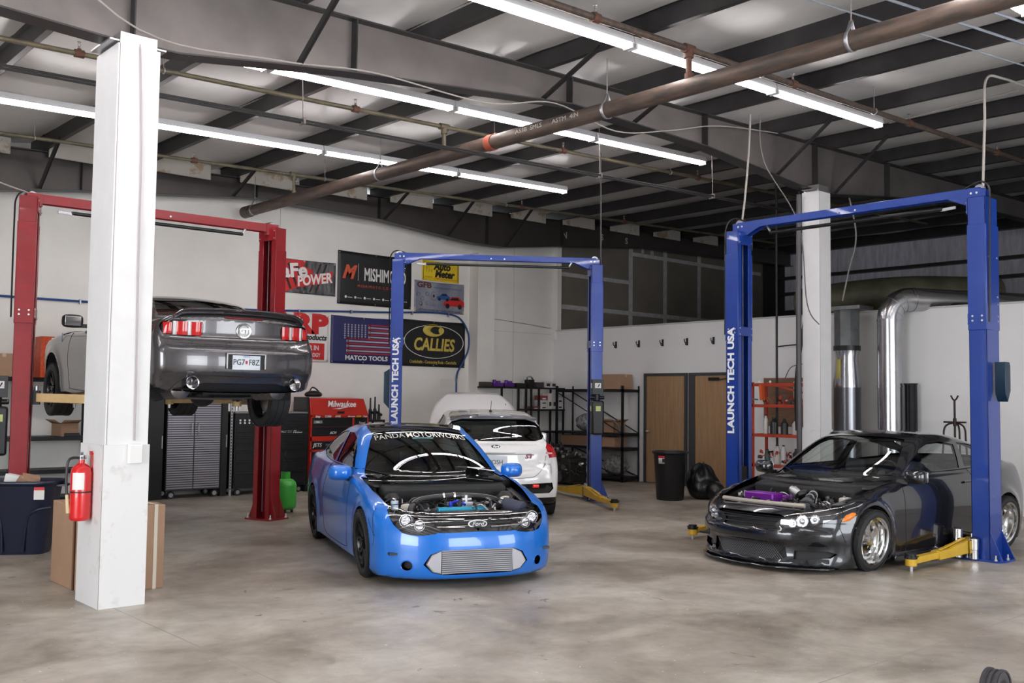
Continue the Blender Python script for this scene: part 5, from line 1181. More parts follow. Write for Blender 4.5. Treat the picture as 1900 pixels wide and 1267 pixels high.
    for sg in (1, -1): T = Matrix.Translation((1.32, P[0][1] * sg, .86)) @ Matrix(((-sg * -1, 0, 0, 0), (0, 0, sg, 0), (0, 1, 0, 0), (0, 0, 0, 1)))
    T = Matrix.Translation((1.30, -P[0][1] - .002, .88)) @ Matrix(((1, 0, 0, 0), (0, 0, -1, 0), (0, 1, 0, 0), (0, 0, 0, 1)))
    text('fender_number', '1', .15, mat('number_blue', (.05, .15, .35), .5), car, T, .002, bold=.004)
    liner(B, car, 1.5, 4.2, .6, trimd); interior(car, B, 1.6, 4.2, 1.03, trimd, zf=.3); seats(car, 2.5, .42, seatm)
    return car, B
grey, GB = grey_car()
# ------------------------------------------------------------ white hatchback, bonnet up, seen from behind
def white_car():
    car = car_root('hatchback', 'white hatchback parked tail-first behind the blue coupe, bonnet raised', 'car', (11.255, 13.70, 0), 235.2)
    pm = mat('gloss_white_paint', (.80, .79, .78), .25, coat=1)
    wh = [(.87, .32), (3.52, .32)]
    B = Body(4.36, top=[(0, .66), (.12, .74), (.5, .86), (1.0, .95), (2, .97), (3, 1.0), (3.8, 1.03), (4.1, 1.03), (4.36, .98)],
        bot=[(0, .15), (.5, .14), (1.2, .14), (3.2, .14), (4.0, .18), (4.36, .25)],
        W=[(0, .78), (.25, .85), (.7, .895), (1.2, .90), (2.2, .905), (3.4, .91), (3.9, .90), (4.36, .84)],
        sec=[(.12, .93), (.2, .96), (.35, .985), (.55, 1.0), (.75, .995), (.88, .965), (.98, .92), (1.08, .86)],
        nose=[(.1, .1), (.3, 0.0), (.6, .0), (.75, .08), (.9, .35), (1.3, 1.0)],
        tail=[(.2, 4.26), (.32, 4.34), (.5, 4.36), (.62, 4.34), (.7, 4.29), (.9, 4.26), (1.0, 4.23), (1.1, 4.17), (1.3, 4.0)],
        gh=[(.8, .70), (1.1, .93), (1.5, 1.17), (1.9, 1.36), (2.2, 1.44), (2.6, 1.475), (3.1, 1.465), (3.6, 1.42), (3.85, 1.375), (3.95, 1.30), (4.05, 1.18), (4.18, 1.0), (4.25, .8)],
        ghw=[(.7, .86), (.95, .83), (1.1, .765), (1.25, .70), (1.4, .615), (1.5, .55)],
        wheels=wh, flare=(.37, .015), nk=.35, npow=2.6, tk=.19, cw=.4, cr=.16, crown=.03, gk=.03, wk=.05, zc=.58)
    Ra = .35
    B.cut('windshield', 'front', [(-.2, .96), (.6, .95), (.72, .97), (.62, 1.18), (.54, 1.37), (-.2, 1.40)], (.9, 2.6, -1, 1, .8, 1.6), 0)
    B.cut('side_window', 'side', [(1.55, 1.02), (2.45, 1.03), (2.45, 1.38), (2.2, 1.375), (1.85, 1.24)], (1.2, 4.1, .3, 1, .95, 1.5), 0)
    B.cut('rear_side_window', 'side', [(2.55, 1.03), (3.45, 1.07), (3.62, 1.16), (3.5, 1.30), (3.2, 1.355), (2.55, 1.385)], (1.6, 4.1, .3, 1, .95, 1.5), 0)
    B.cut('rear_window', 'rear', [(-.2, 1.055), (.56, 1.055), (.66, 1.08), (.70, 1.14), (.66, 1.23), (.58, 1.31), (.45, 1.345), (-.2, 1.355)], (3.7, 4.4, -1, 1, 1.0, 1.4), 0)
    B.cut('tail_light', 'rq', [(.78, .83), (.94, .84), (1.00, .87), (.99, .97), (.90, 1.09), (.80, 1.045), (.74, .97)], (3.7, 4.5, .4, 1, .75, 1.15), 0, yaw=20)
    B.cut('reflector', 'rear', [(.30, .36), (.74, .36), (.80, .42), (.78, .50), (.34, .49)], (4.0, 4.5, .2, 1, .3, .55), 0)
    B.cut('lower', 'rear', [(-.2, .1), (.9, .1), (.9, .30), (-.2, .30)], (4.0, 4.5, -1, 1, .1, .35), 0)
    for cx, cz in wh: B.cut('arch', 'side', [(cx + Ra * math.cos(2 * PI * k / 36), cz + Ra * math.sin(2 * PI * k / 36)) for k in range(36)], (cx - .5, cx + .5, .5, 1.1, 0, .8), 0, nmin=-.3)
    B.cut('hole', 'top', [(.15, -.2), (.16, .5), (.35, .68), (1.0, .76), (1.25, .74), (1.1, .5), (1.0, -.2)], (.1, 1.5, -1, .85, .6, 1.0), 0)
    B.panel('body', ['body'], pm, car, flange=.03)
    dg = glass('privacy_glass', (.10, .11, .11), .10)
    B.panel('windshield', ['windshield'], carglass, car, inset=-.006); B.panel('side_window', ['side_window'], carglass, car, inset=-.006, sides='split')
    B.panel('rear_side_window', ['rear_side_window'], dg, car, inset=-.006, sides='split'); B.panel('rear_window', ['rear_window'], dg, car, inset=-.006)
    B.panel('diffuser', ['lower'], black, car, inset=-.008); B.panel('bumper_insert', ['reflector'], gloss_black, car, inset=-.012, sides='split')
    red = mat('deep_red_lens', (.45, .008, .01), .12, coat=1)
    for o, sd in zip(B.panel('tail_light', ['tail_light'], red, car, inset=.006, sides='split', flange=.02), ('right', 'left')):
        sg = 1 if sd == 'right' else -1; P, n = B.proj('rear', [.70, .74, .78], [.90, .89, .89], .009); q = MB(); q.tube([(p[0], p[1] * sg, p[2]) for p in P], .014, 6); q.obj('clear_lens', mat('pink_lens', (.65, .35, .35), .2), o)
        f = MB(); P, n = B.proj('rear', [.5, .58], [.46, .46], .0); f.tube([(p[0], p[1] * sg, p[2]) for p in P], .022, 8); f.obj('fog_reflector', mat('fog_red', (.7, .02, .02), .2, emit=(.8, .02, .01), estr=.2), car)
    # roof spoiler
    ys = np.linspace(-.60, .60, 21); mb = MB(); v = []
    for y in ys:
        k = (abs(y) / .6); x = 3.86 - .10 * k ** 2; z = 1.405 - .045 * k ** 2
        v += [(x - .22, y, z + .012), (x, y, z + .012), (x + .13, y, z - .008), (x + .135, y, z - .028), (x - .02, y, z - .035)]
    mb.add(v, [(5 * i + j, 5 * i + (j + 1) % 5, 5 * i + 5 + (j + 1) % 5, 5 * i + 5 + j) for i in range(20) for j in range(5)] + [tuple(range(5)), tuple(range(100, 105))]); mb.obj('roof_spoiler', mat('spoiler_dark', (.10, .095, .12), .2, coat=1), car)
    q = MB(); q.box(3.985, 4.0, -.22, .22, 1.398, 1.412); q.obj('brake_light', mat('brake_light_dim', (.30, .28, .34), .2), car)
    an = MB(); an.ball((3.45, 0, 1.452), .035, 10, sc=(1.3, .7, .6)); an.cyl((3.46, 0, 1.46), (3.56, 0, 1.60), .005, 6, 0, .003); an.obj('roof_antenna', black, car)
    RT = lambda x, y, z: Matrix.Translation((x, y, z)) @ Matrix(((0, 0, 1, 0), (1, 0, 0, 0), (0, 1, 0, 0), (0, 0, 0, 1)))
    P, _ = B.proj('rear', [0, 0, .42, .05], [.985, .80, .80, .76], .004)
    bd = MB(); x0 = P[0][0]; n = 32
    bd.add([(x0 - .006, .065 * math.cos(2 * PI * k / n), .985 + .026 * math.sin(2 * PI * k / n)) for k in range(n)] + [(x0 + .012, .06 * math.cos(2 * PI * k / n), .985 + .023 * math.sin(2 * PI * k / n)) for k in range(n)], [tuple(range(n, 2 * n))] + [(k, (k + 1) % n, (k + 1) % n + n, k + n) for k in range(n)])
    bo = bd.obj('badge', mat('badge_dark', (.02, .02, .03), .2, coat=1), car); text('badge_script', 'Ford', .04, chrome, bo, RT(x0 + .014, 0, .984), .002, shear=.3)
    text('model_badge', 'ST', .075, mat('badge_wine', (.25, .02, .06), .3), car, RT(P[2][0] + .002, .45, .85), .006, bold=.003, shear=.25, sx=1.35)
    xp = P[1][0] + .004; pl = MB(); pl.box(xp, xp + .003, -.155, .155, .70, .86); po = pl.obj('licence_plate', mat('plate_pale', (.68, .72, .75), .4), car, bevel=.004)
    text('plate_number', 'POSH', .085, mat('plate_ink', (.02, .025, .03), .5), po, RT(xp + .005, 0.0, .775), .002, sx=.9)
    hn = MB(); hn.box(xp - .02, xp + .03, -.26, .26, .90, .915); hn.obj('tailgate_trim', pm, car, bevel=.006)
    sm = MB(); gm = mat('gap_black', (.004, .004, .004), .8)
    B.seam(sm, 'rear', [(.70, .86), (.66, .72), (.55, .60), (.40, .57), (0, .565)]); B.seam(sm, 'rear', [(0, .885), (.5, .885)], r=.004)
    B.seam(sm, 'side', [(2.5, 1.03), (2.5, .3), (1.6, .22), (1.5, .5), (1.5, .9)]); B.seam(sm, 'side', [(2.5, .3), (3.1, .3), (3.25, .55), (3.5, .75), (3.5, 1.06)])
    sm.obj('panel_gap', gm, car)
    wp = MB(); P2, _ = B.proj('rear', [.02, .3], [1.075, 1.09], .012); wp.tube([tuple(p) for p in P2], .008, 6); wp.cyl((P2[0][0] - .02, .02, 1.07), (P2[0][0] + .01, .02, 1.075), .02, 12); wp.obj('rear_wiper', black, car)
    arches(B, car, wh, Ra + .002)
    add_wheels(car, [(cx, s * .79, .32) for cx, _ in wh for s in (1, -1)], .32, .23, .23, 'mesh', mat('black_rim', (.02, .02, .022), .22, .6))
    mirrors(car, 1.6, .97, 1.02, pm, 1.0)
    liner(B, car, 1.2, 4.0, .55, trimd); interior(car, B, 1.3, 4.0, 1.0, trimd, zf=.3); seats(car, 2.3, .40, seatm)
    # raised bonnet, hinged at the cowl
    bn = MB(); K = 14; N = 20; h0 = (1.02, .97); ang = R_(56); v = []
    for i in range(K + 1):
        t = i / K; l = t * 1.06; dz = .0 - .20 * t ** 2.6
        for j in range(N + 1):
            y = (-1 + 2 * j / N) * (.77 - .34 * t ** 3.2); q = -(abs(y) / .8) ** 2.2 * .06 + dz
            x = h0[0] + .14 * (y / .76) ** 2 * (1 - t); z = h0[1]
            v.append((x - math.cos(ang) * l + math.sin(ang) * q * 1 , y, z + math.sin(ang) * l + math.cos(ang) * q))
    bn.add(v, [(i * (N + 1) + j, i * (N + 1) + j + 1, (i + 1) * (N + 1) + j + 1, (i + 1) * (N + 1) + j) for i in range(K) for j in range(N)])
    bn.obj('bonnet', pm, car, sharp=80, solid=.02)
    pr = MB(); pr.cyl((.35, .6, .8), (.55, .55, 1.55), .006, 8); pr.obj('bonnet_prop', silver, car)
    tb = MB(); tb.box(.2, 1.1, -.7, .7, .35, .6); tb.box(.3, .8, -.4, .4, .6, .8); tb.obj('engine', pal_engine[0], car, bevel=.02)
    return car, B
whitec, WB = white_car()
# ------------------------------------------------------------ banners on the wall
def WT(x, z, dy=.012): return Matrix.Translation((x, WY - dy, z)) @ Matrix(((1, 0, 0, 0), (0, 0, -1, 0), (0, 1, 0, 0), (0, 0, 0, 1)))
def sheet(name, x0, x1, z0, z1, m, label, cat='banner', wav=.006, skew=0., y=None, gro=True):
    t = thing(name, label, cat, (0, 0, 0)); mb = MB(); nx, nz = 24, 14; rnd = random.Random(int(x0 * 10)); ph = rnd.random() * 6; Y = WY - .008
    v = [(x0 + (x1 - x0) * i / nx, Y - wav * (.5 + .5 * math.sin(ph + i * .9 + .5 * j)) - (.004 if 0 < i < nx else 0), z0 + (z1 - z0) * j / nz - (.012 * math.sin(PI * i / nx) if j == nz else 0)) for j in range(nz + 1) for i in range(nx + 1)]
    mb.add(v, [(j * (nx + 1) + i, j * (nx + 1) + i + 1, (j + 1) * (nx + 1) + i + 1, (j + 1) * (nx + 1) + i) for j in range(nz) for i in range(nx)]); mb.obj('sheet', m, t, sharp=80, solid=.0015)
    if gro:
        g = MB(); [g.cyl((x, WY - .028, z), (x, WY - .0, z), .012, 10) for x in (x0 + .03, (x0 + x1) / 2, x1 - .03) for z in (z0 + .03, z1 - .03)]; g.obj('grommet', silver, t)
    return t
def flat(mb, pts, dy, mi=0): # flat polygon on wall plane facing the room
    mb.prism([(p[0], p[1]) for p in pts], dy, dy + .0015, mi, Matrix.Translation((0, WY, 0)) @ Matrix.Rotation(PI / 2, 4, 'X'))
def ell(cx, cz, rx, rz, n=48, a0=0, a1=2 * PI): return [(cx + rx * math.cos(a0 + (a1 - a0) * k / n), cz + rz * math.sin(a0 + (a1 - a0) * k / n)) for k in range(n)]
bk = mat('banner_black', (.012, .012, .013), .45); ylw = mat('banner_yellow', (.75, .55, .02), .5); gld = mat('banner_gold', (.55, .42, .08), .5); rdb = mat('banner_red', (.55, .015, .015), .5); wb = mat('banner_white', (.78, .76, .74), .5); navy = mat('banner_navy', (.018, .02, .10), .5)
dY = .020
# aFe power
t = sheet('banner', 8.42, 9.76, 3.48, 4.10, mat('afe_dark', (.02, .02, .022), .5, col2=(.16, .16, .17), nscale=3, stretch=(4, 1, 1)), 'red, black and grey banner reading aFe POWER', wav=.002)
mb = MB(); flat(mb, [(8.44, 3.52), (8.75, 3.50), (9.0, 3.60), (9.2, 3.72), (9.30, 3.92), (9.08, 3.98), (9.14, 4.08), (8.44, 4.08)], .014); mb.obj('red_splash', rdb, t)
mb = MB(); [flat(mb, [(8.45 + k * .15, 4.04 - .02 * k), (8.51 + k * .15, 4.03), (8.70 + k * .15, 3.56), (8.66 + k * .15, 3.55)], .0155) for k in range(4)]; [flat(mb, [(9.42 + k * .12, 4.06), (9.46 + k * .12, 4.06), (9.24 + k * .12, 3.52), (9.2 + k * .12, 3.52)], .0145) for k in range(2)]; mb.obj('scratch_marks', mat('splash_black', (.03, .01, .01), .6), t)
text('lettering', 'aFe', .34, wb, t, WT(8.90, 3.88, .018) @ Matrix.Rotation(.12, 4, 'Z'), .003, bold=.012, sx=1.1)
mb = MB(); flat(mb, [(8.94, 3.58), (9.66, 3.74), (9.70, 3.94), (9.3, 3.84), (8.96, 3.76)], .0165); mb.obj('lettering_shadow', rdb, t)
text('lettering', 'POWER', .25, wb, t, WT(9.31, 3.75, .0205) @ Matrix.Rotation(.17, 4, 'Z'), .003, bold=.009, shear=.15, sx=.83)
# Mishimoto
t = sheet('banner', 9.80, 11.48, 3.36, 4.36, bk, 'black banner with a red M reading MISHIMOTO')
text('logo_letter', 'M', .34, mat('banner_orange_red', (.62, .09, .04), .5), t, WT(10.02, 3.96, .024), .003, bold=.016, shear=.35, sx=.95)
mb = MB(); flat(mb, [(10.24, 3.82), (10.246, 3.82), (10.246, 4.14), (10.24, 4.14)], .02); mb.obj('divider', wb, t)
text('lettering', 'MISHIMOTO', .34, wb, t, WT(10.86, 3.94, .022), .003, bold=.007, sx=.52)
text('lettering', 'MISHIMOTO.COM', .07, mat('banner_orange_red', (.62, .09, .04), .5), t, WT(10.62, 3.72, .022), .002, space=1.5)
mb = MB(); [flat(mb, ell(9.98 + .21 * k, 3.50, .024, .024, 14), .02) for k in range(7)]; [flat(mb, [(10.02 + .21 * k, 3.49), (10.12 + .21 * k, 3.49), (10.12 + .21 * k, 3.50), (10.02 + .21 * k, 3.50)], .02) for k in range(7)]; mb.obj('small_icons', wb, t)
# Auto Meter
t = sheet('sign', 11.74, 12.68, 3.97, 4.38, ylw, 'yellow sign reading Auto Meter above the two-car poster', 'sign', wav=0)
mb = MB(); z0, z1 = 4.0, 4.35
for a in ([(11.77, z0), (12.65, z0), (12.65, z0 + .012), (11.77, z0 + .012)], [(11.77, z1), (12.65, z1), (12.65, z1 - .012), (11.77, z1 - .012)], [(11.77, z0), (11.782, z0), (11.782, z1), (11.77, z1)], [(12.638, z0), (12.65, z0), (12.65, z1), (12.638, z1)], [(11.82, 4.04), (11.84, 4.04), (11.87, 4.33), (11.85, 4.33)], [(11.85, 4.33), (11.99, 4.33), (11.99, 4.31), (11.85, 4.31)], [(11.97, 4.08), (11.99, 4.08), (11.99, 4.33), (11.97, 4.33)], [(11.82, 4.03), (12.0, 4.03), (12.0, 4.06), (11.82, 4.06)]): flat(mb, a, .012)
flat(mb, ell(11.90, 4.2, .03, .10), .012); flat(mb, [(11.955, 4.10), (11.97, 4.10), (11.97, 4.30), (11.955, 4.30)], .012); mb.obj('gauge_logo', bk, t)
text('lettering', 'Auto', .20, bk, t, WT(12.24, 4.27, .014), .002, bold=.010, shear=.2, sx=1.0); text('lettering', 'Meter', .20, bk, t, WT(12.30, 4.12, .014), .002, bold=.010, shear=.2, sx=.98)
text('small_lettering', 'COMPETITION INSTRUMENTS', .045, rdb, t, WT(12.33, 4.02, .014), .002)
# GFB poster
pgm = mat('poster_slate', (.16, .17, .24), .4, col2=(.30, .31, .36), nscale=2)
t = sheet('poster', 11.56, 12.82, 3.34, 3.96, pgm, 'slate poster of turbo parts, a blue car and a red car, reading GFB', 'poster', wav=0)
mb = MB(); flat(mb, [(11.56, 3.34), (12.82, 3.34), (12.82, 3.42), (11.56, 3.42)], .011); mb.obj('footer_strip', mat('poster_tan', (.5, .38, .2), .5), t)
text('lettering', 'GFB', .15, mat('poster_brown', (.10, .03, .02), .5), t, WT(11.80, 3.87, .014), .002, bold=.006, sx=1.35); text('small_lettering', 'TURBO MANAGEMENT TECHNOLOGY', .05, mat('poster_teal', (.03, .12, .18), .5), t, WT(12.40, 3.84, .014), .002, sx=.85)
text('small_lettering', 'NOTHING STACKS UP TO GFB DIVERTER VALVES', .05, bk, t, WT(12.2, 3.38, .014), .002, sx=.95)
mb = MB()
for (cx, cz, r) in ((11.66, 3.68, .05), (11.76, 3.60, .06), (11.88, 3.70, .055), (11.72, 3.50, .05), (11.86, 3.52, .05)): flat(mb, ell(cx, cz, r, r * .9, 18), .012, 0); flat(mb, ell(cx, cz, r * .5, r * .45, 14), .0135, 1)
flat(mb, ell(12.04, 3.67, .085, .095, 24), .012, 0); flat(mb, ell(12.04, 3.67, .065, .075, 24), .0135, 1); flat(mb, ell(12.04, 3.67, .025, .03, 24), .015, 0); flat(mb, [(11.93, 3.46), (12.1, 3.46), (12.1, 3.55), (11.93, 3.55)], .012, 0)
mb.obj('valve_pictures', [bk, mat('poster_grey', (.25, .25, .28), .5)], t)
def carpic(cx, cz, s, m, nm):
    mb = MB(); P = [(-.30, -.10), (-.28, .0), (-.14, .04), (-.06, .12), (.14, .13), (.24, .05), (.31, .02), (.31, -.10)]; flat(mb, [(cx + a * s, cz + b * s) for a, b in P], .013, 0); flat(mb, [(cx + a * s, cz + b * s) for a, b in [(-.10, .04), (-.04, .10), (.12, .11), (.18, .04)]], .0145, 1)
    for a in (-.18, .18): flat(mb, ell(cx + a * s, cz - .10 * s, .06 * s, .06 * s, 16), .0145, 1)
    mb.obj(nm, [m, bk], t)
carpic(12.28, 3.67, .55, mat('poster_blue', (.03, .10, .28), .4), 'blue_car_picture'); carpic(12.55, 3.58, .88, rdb, 'red_car_picture')
# ARP
t = sheet('banner', 8.42, 9.64, 2.26, 3.12, wb, 'white banner with large red letters reading ARP', wav=.004)
text('lettering', 'ARP', .46, rdb, t, WT(9.04, 2.93, .021), .003, bold=.03, shear=0, sx=1.35)
text('lettering', 'Products', .14, bk, t, WT(9.33, 2.70, .021), .003, bold=.005, shear=.25)
mb = MB(); flat(mb, [(8.5, 2.30), (9.55, 2.30), (9.55, 2.60), (8.5, 2.60)], .018); mb.obj('red_panel', rdb, t)
text('lettering', 'THE LEADER IN', .12, wb, t, WT(9.06, 2.51, .023), .003, bold=.003, sx=.9); text('lettering', 'FASTENER TECHNOLOGY', .10, wb, t, WT(9.03, 2.38, .023), .003, bold=.002, sx=.74)
# wrench flag
t = sheet('banner', 9.68, 11.1, 2.25, 3.14, navy, 'navy banner with a flag drawn in wrenches reading MATCO TOOLS', wav=.005)
mr = MB(); mw_ = MB(); ms = MB()
for k in range(13):
    z = 2.99 - .045 * k; x0 = 10.52 if k < 6 else 10.04; q = mr if k % 2 == 0 else mw_
    flat(q, [(x0, z - .013), (11.04, z - .013), (11.04, z + .013), (x0, z + .013)], .019); flat(q, ell(x0, z, .026, .026, 12), .019); flat(q, ell(11.04, z, .026, .026, 12), .019)
for r_i in range(7):
    for c in range(7): flat(ms, ell(9.98 + .075 * c + (.0), 2.98 - .042 * r_i, .017, .017, 10), .019)
mr.obj('red_wrench_stripes', mat('wrench_red', (.35, .02, .04), .4), t); mw_.obj('silver_wrench_stripes', mat('wrench_silver', (.38, .36, .40), .4), t); ms.obj('socket_stars', mat('wrench_silver', (.38, .36, .40), .4), t)
text('lettering', 'MATCO TOOLS', .115, wb, t, WT(10.47, 2.36, .022), .003, bold=.003, sx=1.18)
# Callies
t = sheet('banner', 11.24, 12.86, 2.25, 3.17, bk, 'black banner with a gold oval reading CALLIES', wav=.004)
ring = MB(); n = 64; o_ = ell(12.07, 2.75, .745, .335, n); i_ = ell(12.07, 2.75, .73, .322, n)
ring.add([(p[0], WY - .021, p[1]) for p in o_] + [(p[0], WY - .021, p[1]) for p in i_], [(k, (k + 1) % n, (k + 1) % n + n, k + n) for k in range(n)]); ring.obj('oval_ring', wb, t, solid=.002)
c = MB(); cy0 = ell(12.04, 2.975, .26, .125, 40, .35, 2 * PI - .35); inn = ell(12.12, 2.98, .15, .075, 40, .35, 2 * PI - .35)
c.add([(p[0], WY - .021, p[1]) for p in cy0] + [(p[0], WY - .021, p[1]) for p in inn], [(k, k + 1, k + 41, k + 40) for k in range(39)]); flat(c, ell(12.24, 2.98, .07, .065, 20), .019); c.obj('crescent_logo', gld, t, solid=.002)
text('lettering', 'CALLIES', .34, gld, t, WT(12.06, 2.68, .022), .003, bold=.010, shear=.15, sx=.84)
text('lettering', 'Crankshafts - Connecting Rods - Camshafts', .085, gld, t, WT(12.05, 2.34, .022), .003, bold=.001, sx=.78)
# blue air line along the wall
t = thing('air_line', 'blue air hose run along the banner wall', 'hose', (0, 0, 0)); mb = MB(); ln = mat('air_line_blue', (.015, .06, .22), .4)
mb.tube([(-2, WY - .03, 3.05), (4.05, WY - .03, 3.05), (6.5, WY - .03, 3.07), (8.5, WY - .03, 3.14), (9.8, WY - .03, 3.21), (11.0, WY - .03, 3.27), (11.9, WY - .03, 3.33), (12.5, WY - .03, 3.32), (12.75, WY - .035, 3.22), (12.93, WY - .035, 2.95), (12.93, WY - .035, 2.62), (12.75, WY - .035, 2.30), (12.65, WY - .03, 2.1), (12.64, WY - .03, 1.7)], .018, 8, sm=6); mb.obj('hose', ln, t)
for x, z in ((5.2, 3.06), (9.0, 3.17), (10.1, 3.23), (11.5, 3.30), (12.4, 3.32), (12.64, 2.0)): mb = MB(); mb.box(x - .012, x + .012, WY - .055, WY, z - .045, z + .025); mb.obj('hose_clip', galv, t)
o = cable([(13.45, WY - .012, 3.32), (14.5, WY - .012, 3.26), (15.3, WY - .012, 3.2)], .006, cabg, 'thin grey wire on the wall right of the pilaster')
mb = MB(); text_note = thing('note', 'small handwritten note on the wall under the black and gold banner', 'note', (12.42, WY - .003, 1.93)); mb.box(-.16, .16, -.002, .001, -.09, .09); mb.obj('paper', mat('paper_cream', (.70, .68, .64), .7), text_note)
# hooks and blank plate on the right wall
for i, y in enumerate((14.02, 13.39, 12.77, 12.16, 11.53)):
    t = thing('coat_hook', '', 'hook', (WX, y, 2.78), 0, 'coat hooks high on the half wall'); t['label'] = 'dark wall hook high on the white half wall, %s from the left' % ('first', 'second', 'third', 'fourth', 'fifth')[i]
    mb = MB(); mb.box(-.012, 0, -.02, .02, -.07, .07); mb.obj('plate', blackm, t); mb = MB(); mb.tube([(-.01, 0, .0), (-.06, 0, -.02), (-.09, 0, .01), (-.09, 0, .05)], .009, 8, sm=4); mb.tube([(-.01, 0, -.04), (-.04, 0, -.06), (-.06, 0, -.04), (-.06, 0, -.02)], .009, 8, sm=4); mb.obj('prong', blackm, t)
t = thing('blank_cover_plate', 'small white blank plate above the coat hooks', 'plate', (WX, 12.39, 2.97)); mb = MB(); mb.box(-.008, 0, -.035, .035, -.06, .06); mb.obj('plate', white, t, bevel=.003)
# ------------------------------------------------------------ near the left column
card = mat('corrugated_cardboard', (.40, .245, .155), .8, noise=.12, nscale=2.5, bump=.1, bscale=30); cardd = mat('cardboard_shadow_gap', (.20, .10, .06), .85); strap_m = mat('cream_strap', (.66, .60, .50), .6)
t = thing('cardboard_box', 'large brown cardboard box, strapped, behind the left white column', 'box', (0, 0, 0)); 
def carton(t, x0, x1, y0, y1, h, m=card, flap=True):
    mb = MB(); mb.box(x0, x1, y0, y1, 0, h); o = mb.obj('carton', m, t, bevel=.006)
    if flap: mb = MB(); mb.box(x0 - .001, x1 + .001, (y0 + y1) / 2 - .004, (y0 + y1) / 2 + .004, h - .001, h + .002); mb.obj('flap_seam', cardd, o)
    return o
carton(t, 2.86, 3.49, 8.32, 8.62, .70)
mb = MB(); mb.box(3.395, 3.425, 8.315, 8.32, 0, .70); mb.box(3.395, 3.425, 8.315, 8.63, .70, .704); mb.obj('strap', strap_m, t)
t2 = thing('cardboard_box', 'large brown cardboard box standing left of the strapped one', 'box', (0, 0, 0)); carton(t2, 2.855, 3.40, 8.66, 9.21, .70); mb = MB(); mb.box(2.852, 2.86, 8.645, 8.67, 0, .69); mb.obj('side_gap', cardd, t2)
t = thing('fire_extinguisher', 'red fire extinguisher hanging on the side of the left column', 'fire extinguisher', (2.675, 7.99, .655))
redx = mat('extinguisher_red', (.62, .010, .012), .25, coat=.6)
mb = MB(); mb.lathe([(0, 0), (.06, .0), (.076, .012), (.078, .03), (.078, .36), (.07, .40), (.04, .43), (.022, .44), (.022, .465)], 32); mb.obj('cylinder', redx, t, sharp=50)
mb = MB(); mb.lathe([(.0785, .215), (.0795, .216), (.0795, .225), (.0785, .226)], 32); mb.obj('band', black, t)
mb = MB(); n = 10; v = []
for i in range(n + 1): a = -2.75 + 1.15 * i / n; v += [(.0795 * math.cos(a), .0795 * math.sin(a), .24), (.0795 * math.cos(a), .0795 * math.sin(a), .37)]
mb.add(v, [(2 * i, 2 * i + 2, 2 * i + 3, 2 * i + 1) for i in range(n)]); mb.obj('label', mat('label_white', (.75, .72, .7), .6), t)
mb = MB(); mb.cyl((0, 0, .46), (0, 0, .50), .02, 14); mb.bar((0, 0, .505), (-.03, -.09, .53), .02, .008); mb.bar((0, 0, .49), (-.03, -.10, .475), .02, .008); mb.cyl((.02, 0, .485), (.035, 0, .485), .014, 10); mb.obj('valve_handle', silver, t)
mb = MB(); mb.tube([(0, .01, .48), (-.08, .03, .47), (-.10, .03, .36), (-.095, .02, .18), (-.085, .01, .08)], .010, 8, sm=6); mb.obj('hose', black, t)
mb = MB(); mb.tube([(-.095, .02, .20), (-.085, .01, .06)], [.012, .016], 10); mb.obj('nozzle', mat('nozzle_cream', (.6, .5, .3), .5), t)
mb = MB(); mb.box(.074, .080, -.03, .03, .30, .52); mb.box(.06, .08, -.012, .012, .50, .53); mb.obj('bracket', redx, t)
# bins
def bin_(name, lab, loc, r0, r1, h, m, rect=False, content=None, sq=1.0):
    t = thing(name, lab, 'trash can', loc); mb = MB(); n = 40; prof = [(r0, 0), (r0 + .01, .02), (r1 - .01, h * .93), (r1 - .005, h * .94), (r1 + .02, h * .95), (r1 + .03, h * .985), (r1 + .02, h), (r1 - .0, h), (r1 - .02, h * .93), (r0 - .01, .04), (0, .04)]
    if rect:
        v = []
        for r, z in prof:
            for k in range(n): a = 2 * PI * k / n; e = .45; v.append((r * 1.18 * math.copysign(abs(math.cos(a)) ** e, math.cos(a)), r * .82 * math.copysign(abs(math.sin(a)) ** e, math.sin(a)), z))
        mb.add(v, [(i * n + k, i * n + (k + 1) % n, (i + 1) * n + (k + 1) % n, (i + 1) * n + k) for i in range(len(prof) - 1) for k in range(n)] + [tuple(range(n))])
    else: mb.lathe(prof, n)
    mb.obj('bin', m, t, sharp=60)
    return t
navyp = mat('navy_plastic', (.012, .016, .04), .35, noise=.2, nscale=6)
t = bin_('trash_can', 'navy wheeled-style trash can at the left edge of the floor', (3.12, 11.05, 0), .22, .31, .74, navyp, rect=True); t.rotation_euler = (0, 0, R_(-35))
mb = MB(); [mb.tube([(s * .10, -.20 - .02, .03), (s * .13, -.215, .35), (s * .22, -.235, .45), (s * .36, -.22, .48)], .012, 8, sm=6) for s in (-1, 1)]; mb.obj('moulded_rib', navyp, t)
mb = MB(); mb.box(.20, .30, -.262, -.256, .56, .68); mb.obj('sticker', mat('sticker_white', (.7, .68, .66), .6), t); mb = MB(); mb.box(.20, .30, -.264, -.257, .655, .685); mb.obj('sticker_band', rdb, t); mb = MB(); mb.box(.34, .45, -.08, .08, .68, .70); mb.obj('handle', navyp, t)
for k, (dx, dy, c_) in enumerate(((-.12, .02, white), (.02, .05, card), (-.02, -.05, card))):
    mb = MB(); mb.cbox((0, 0, .09), (.16, .10, .20), 0, TR((dx, dy, .60), (.3 * k, .2, .5 * k))); mb.obj('rubbish', c_, t)
blkp = mat('black_bin_plastic', (.010, .010, .011), .42)
t = bin_('trash_can', 'tall round black trash can in front of the right-hand door', (13.0, 10.62, 0), .215, .275, .80, blkp)
mb = MB(); v = []
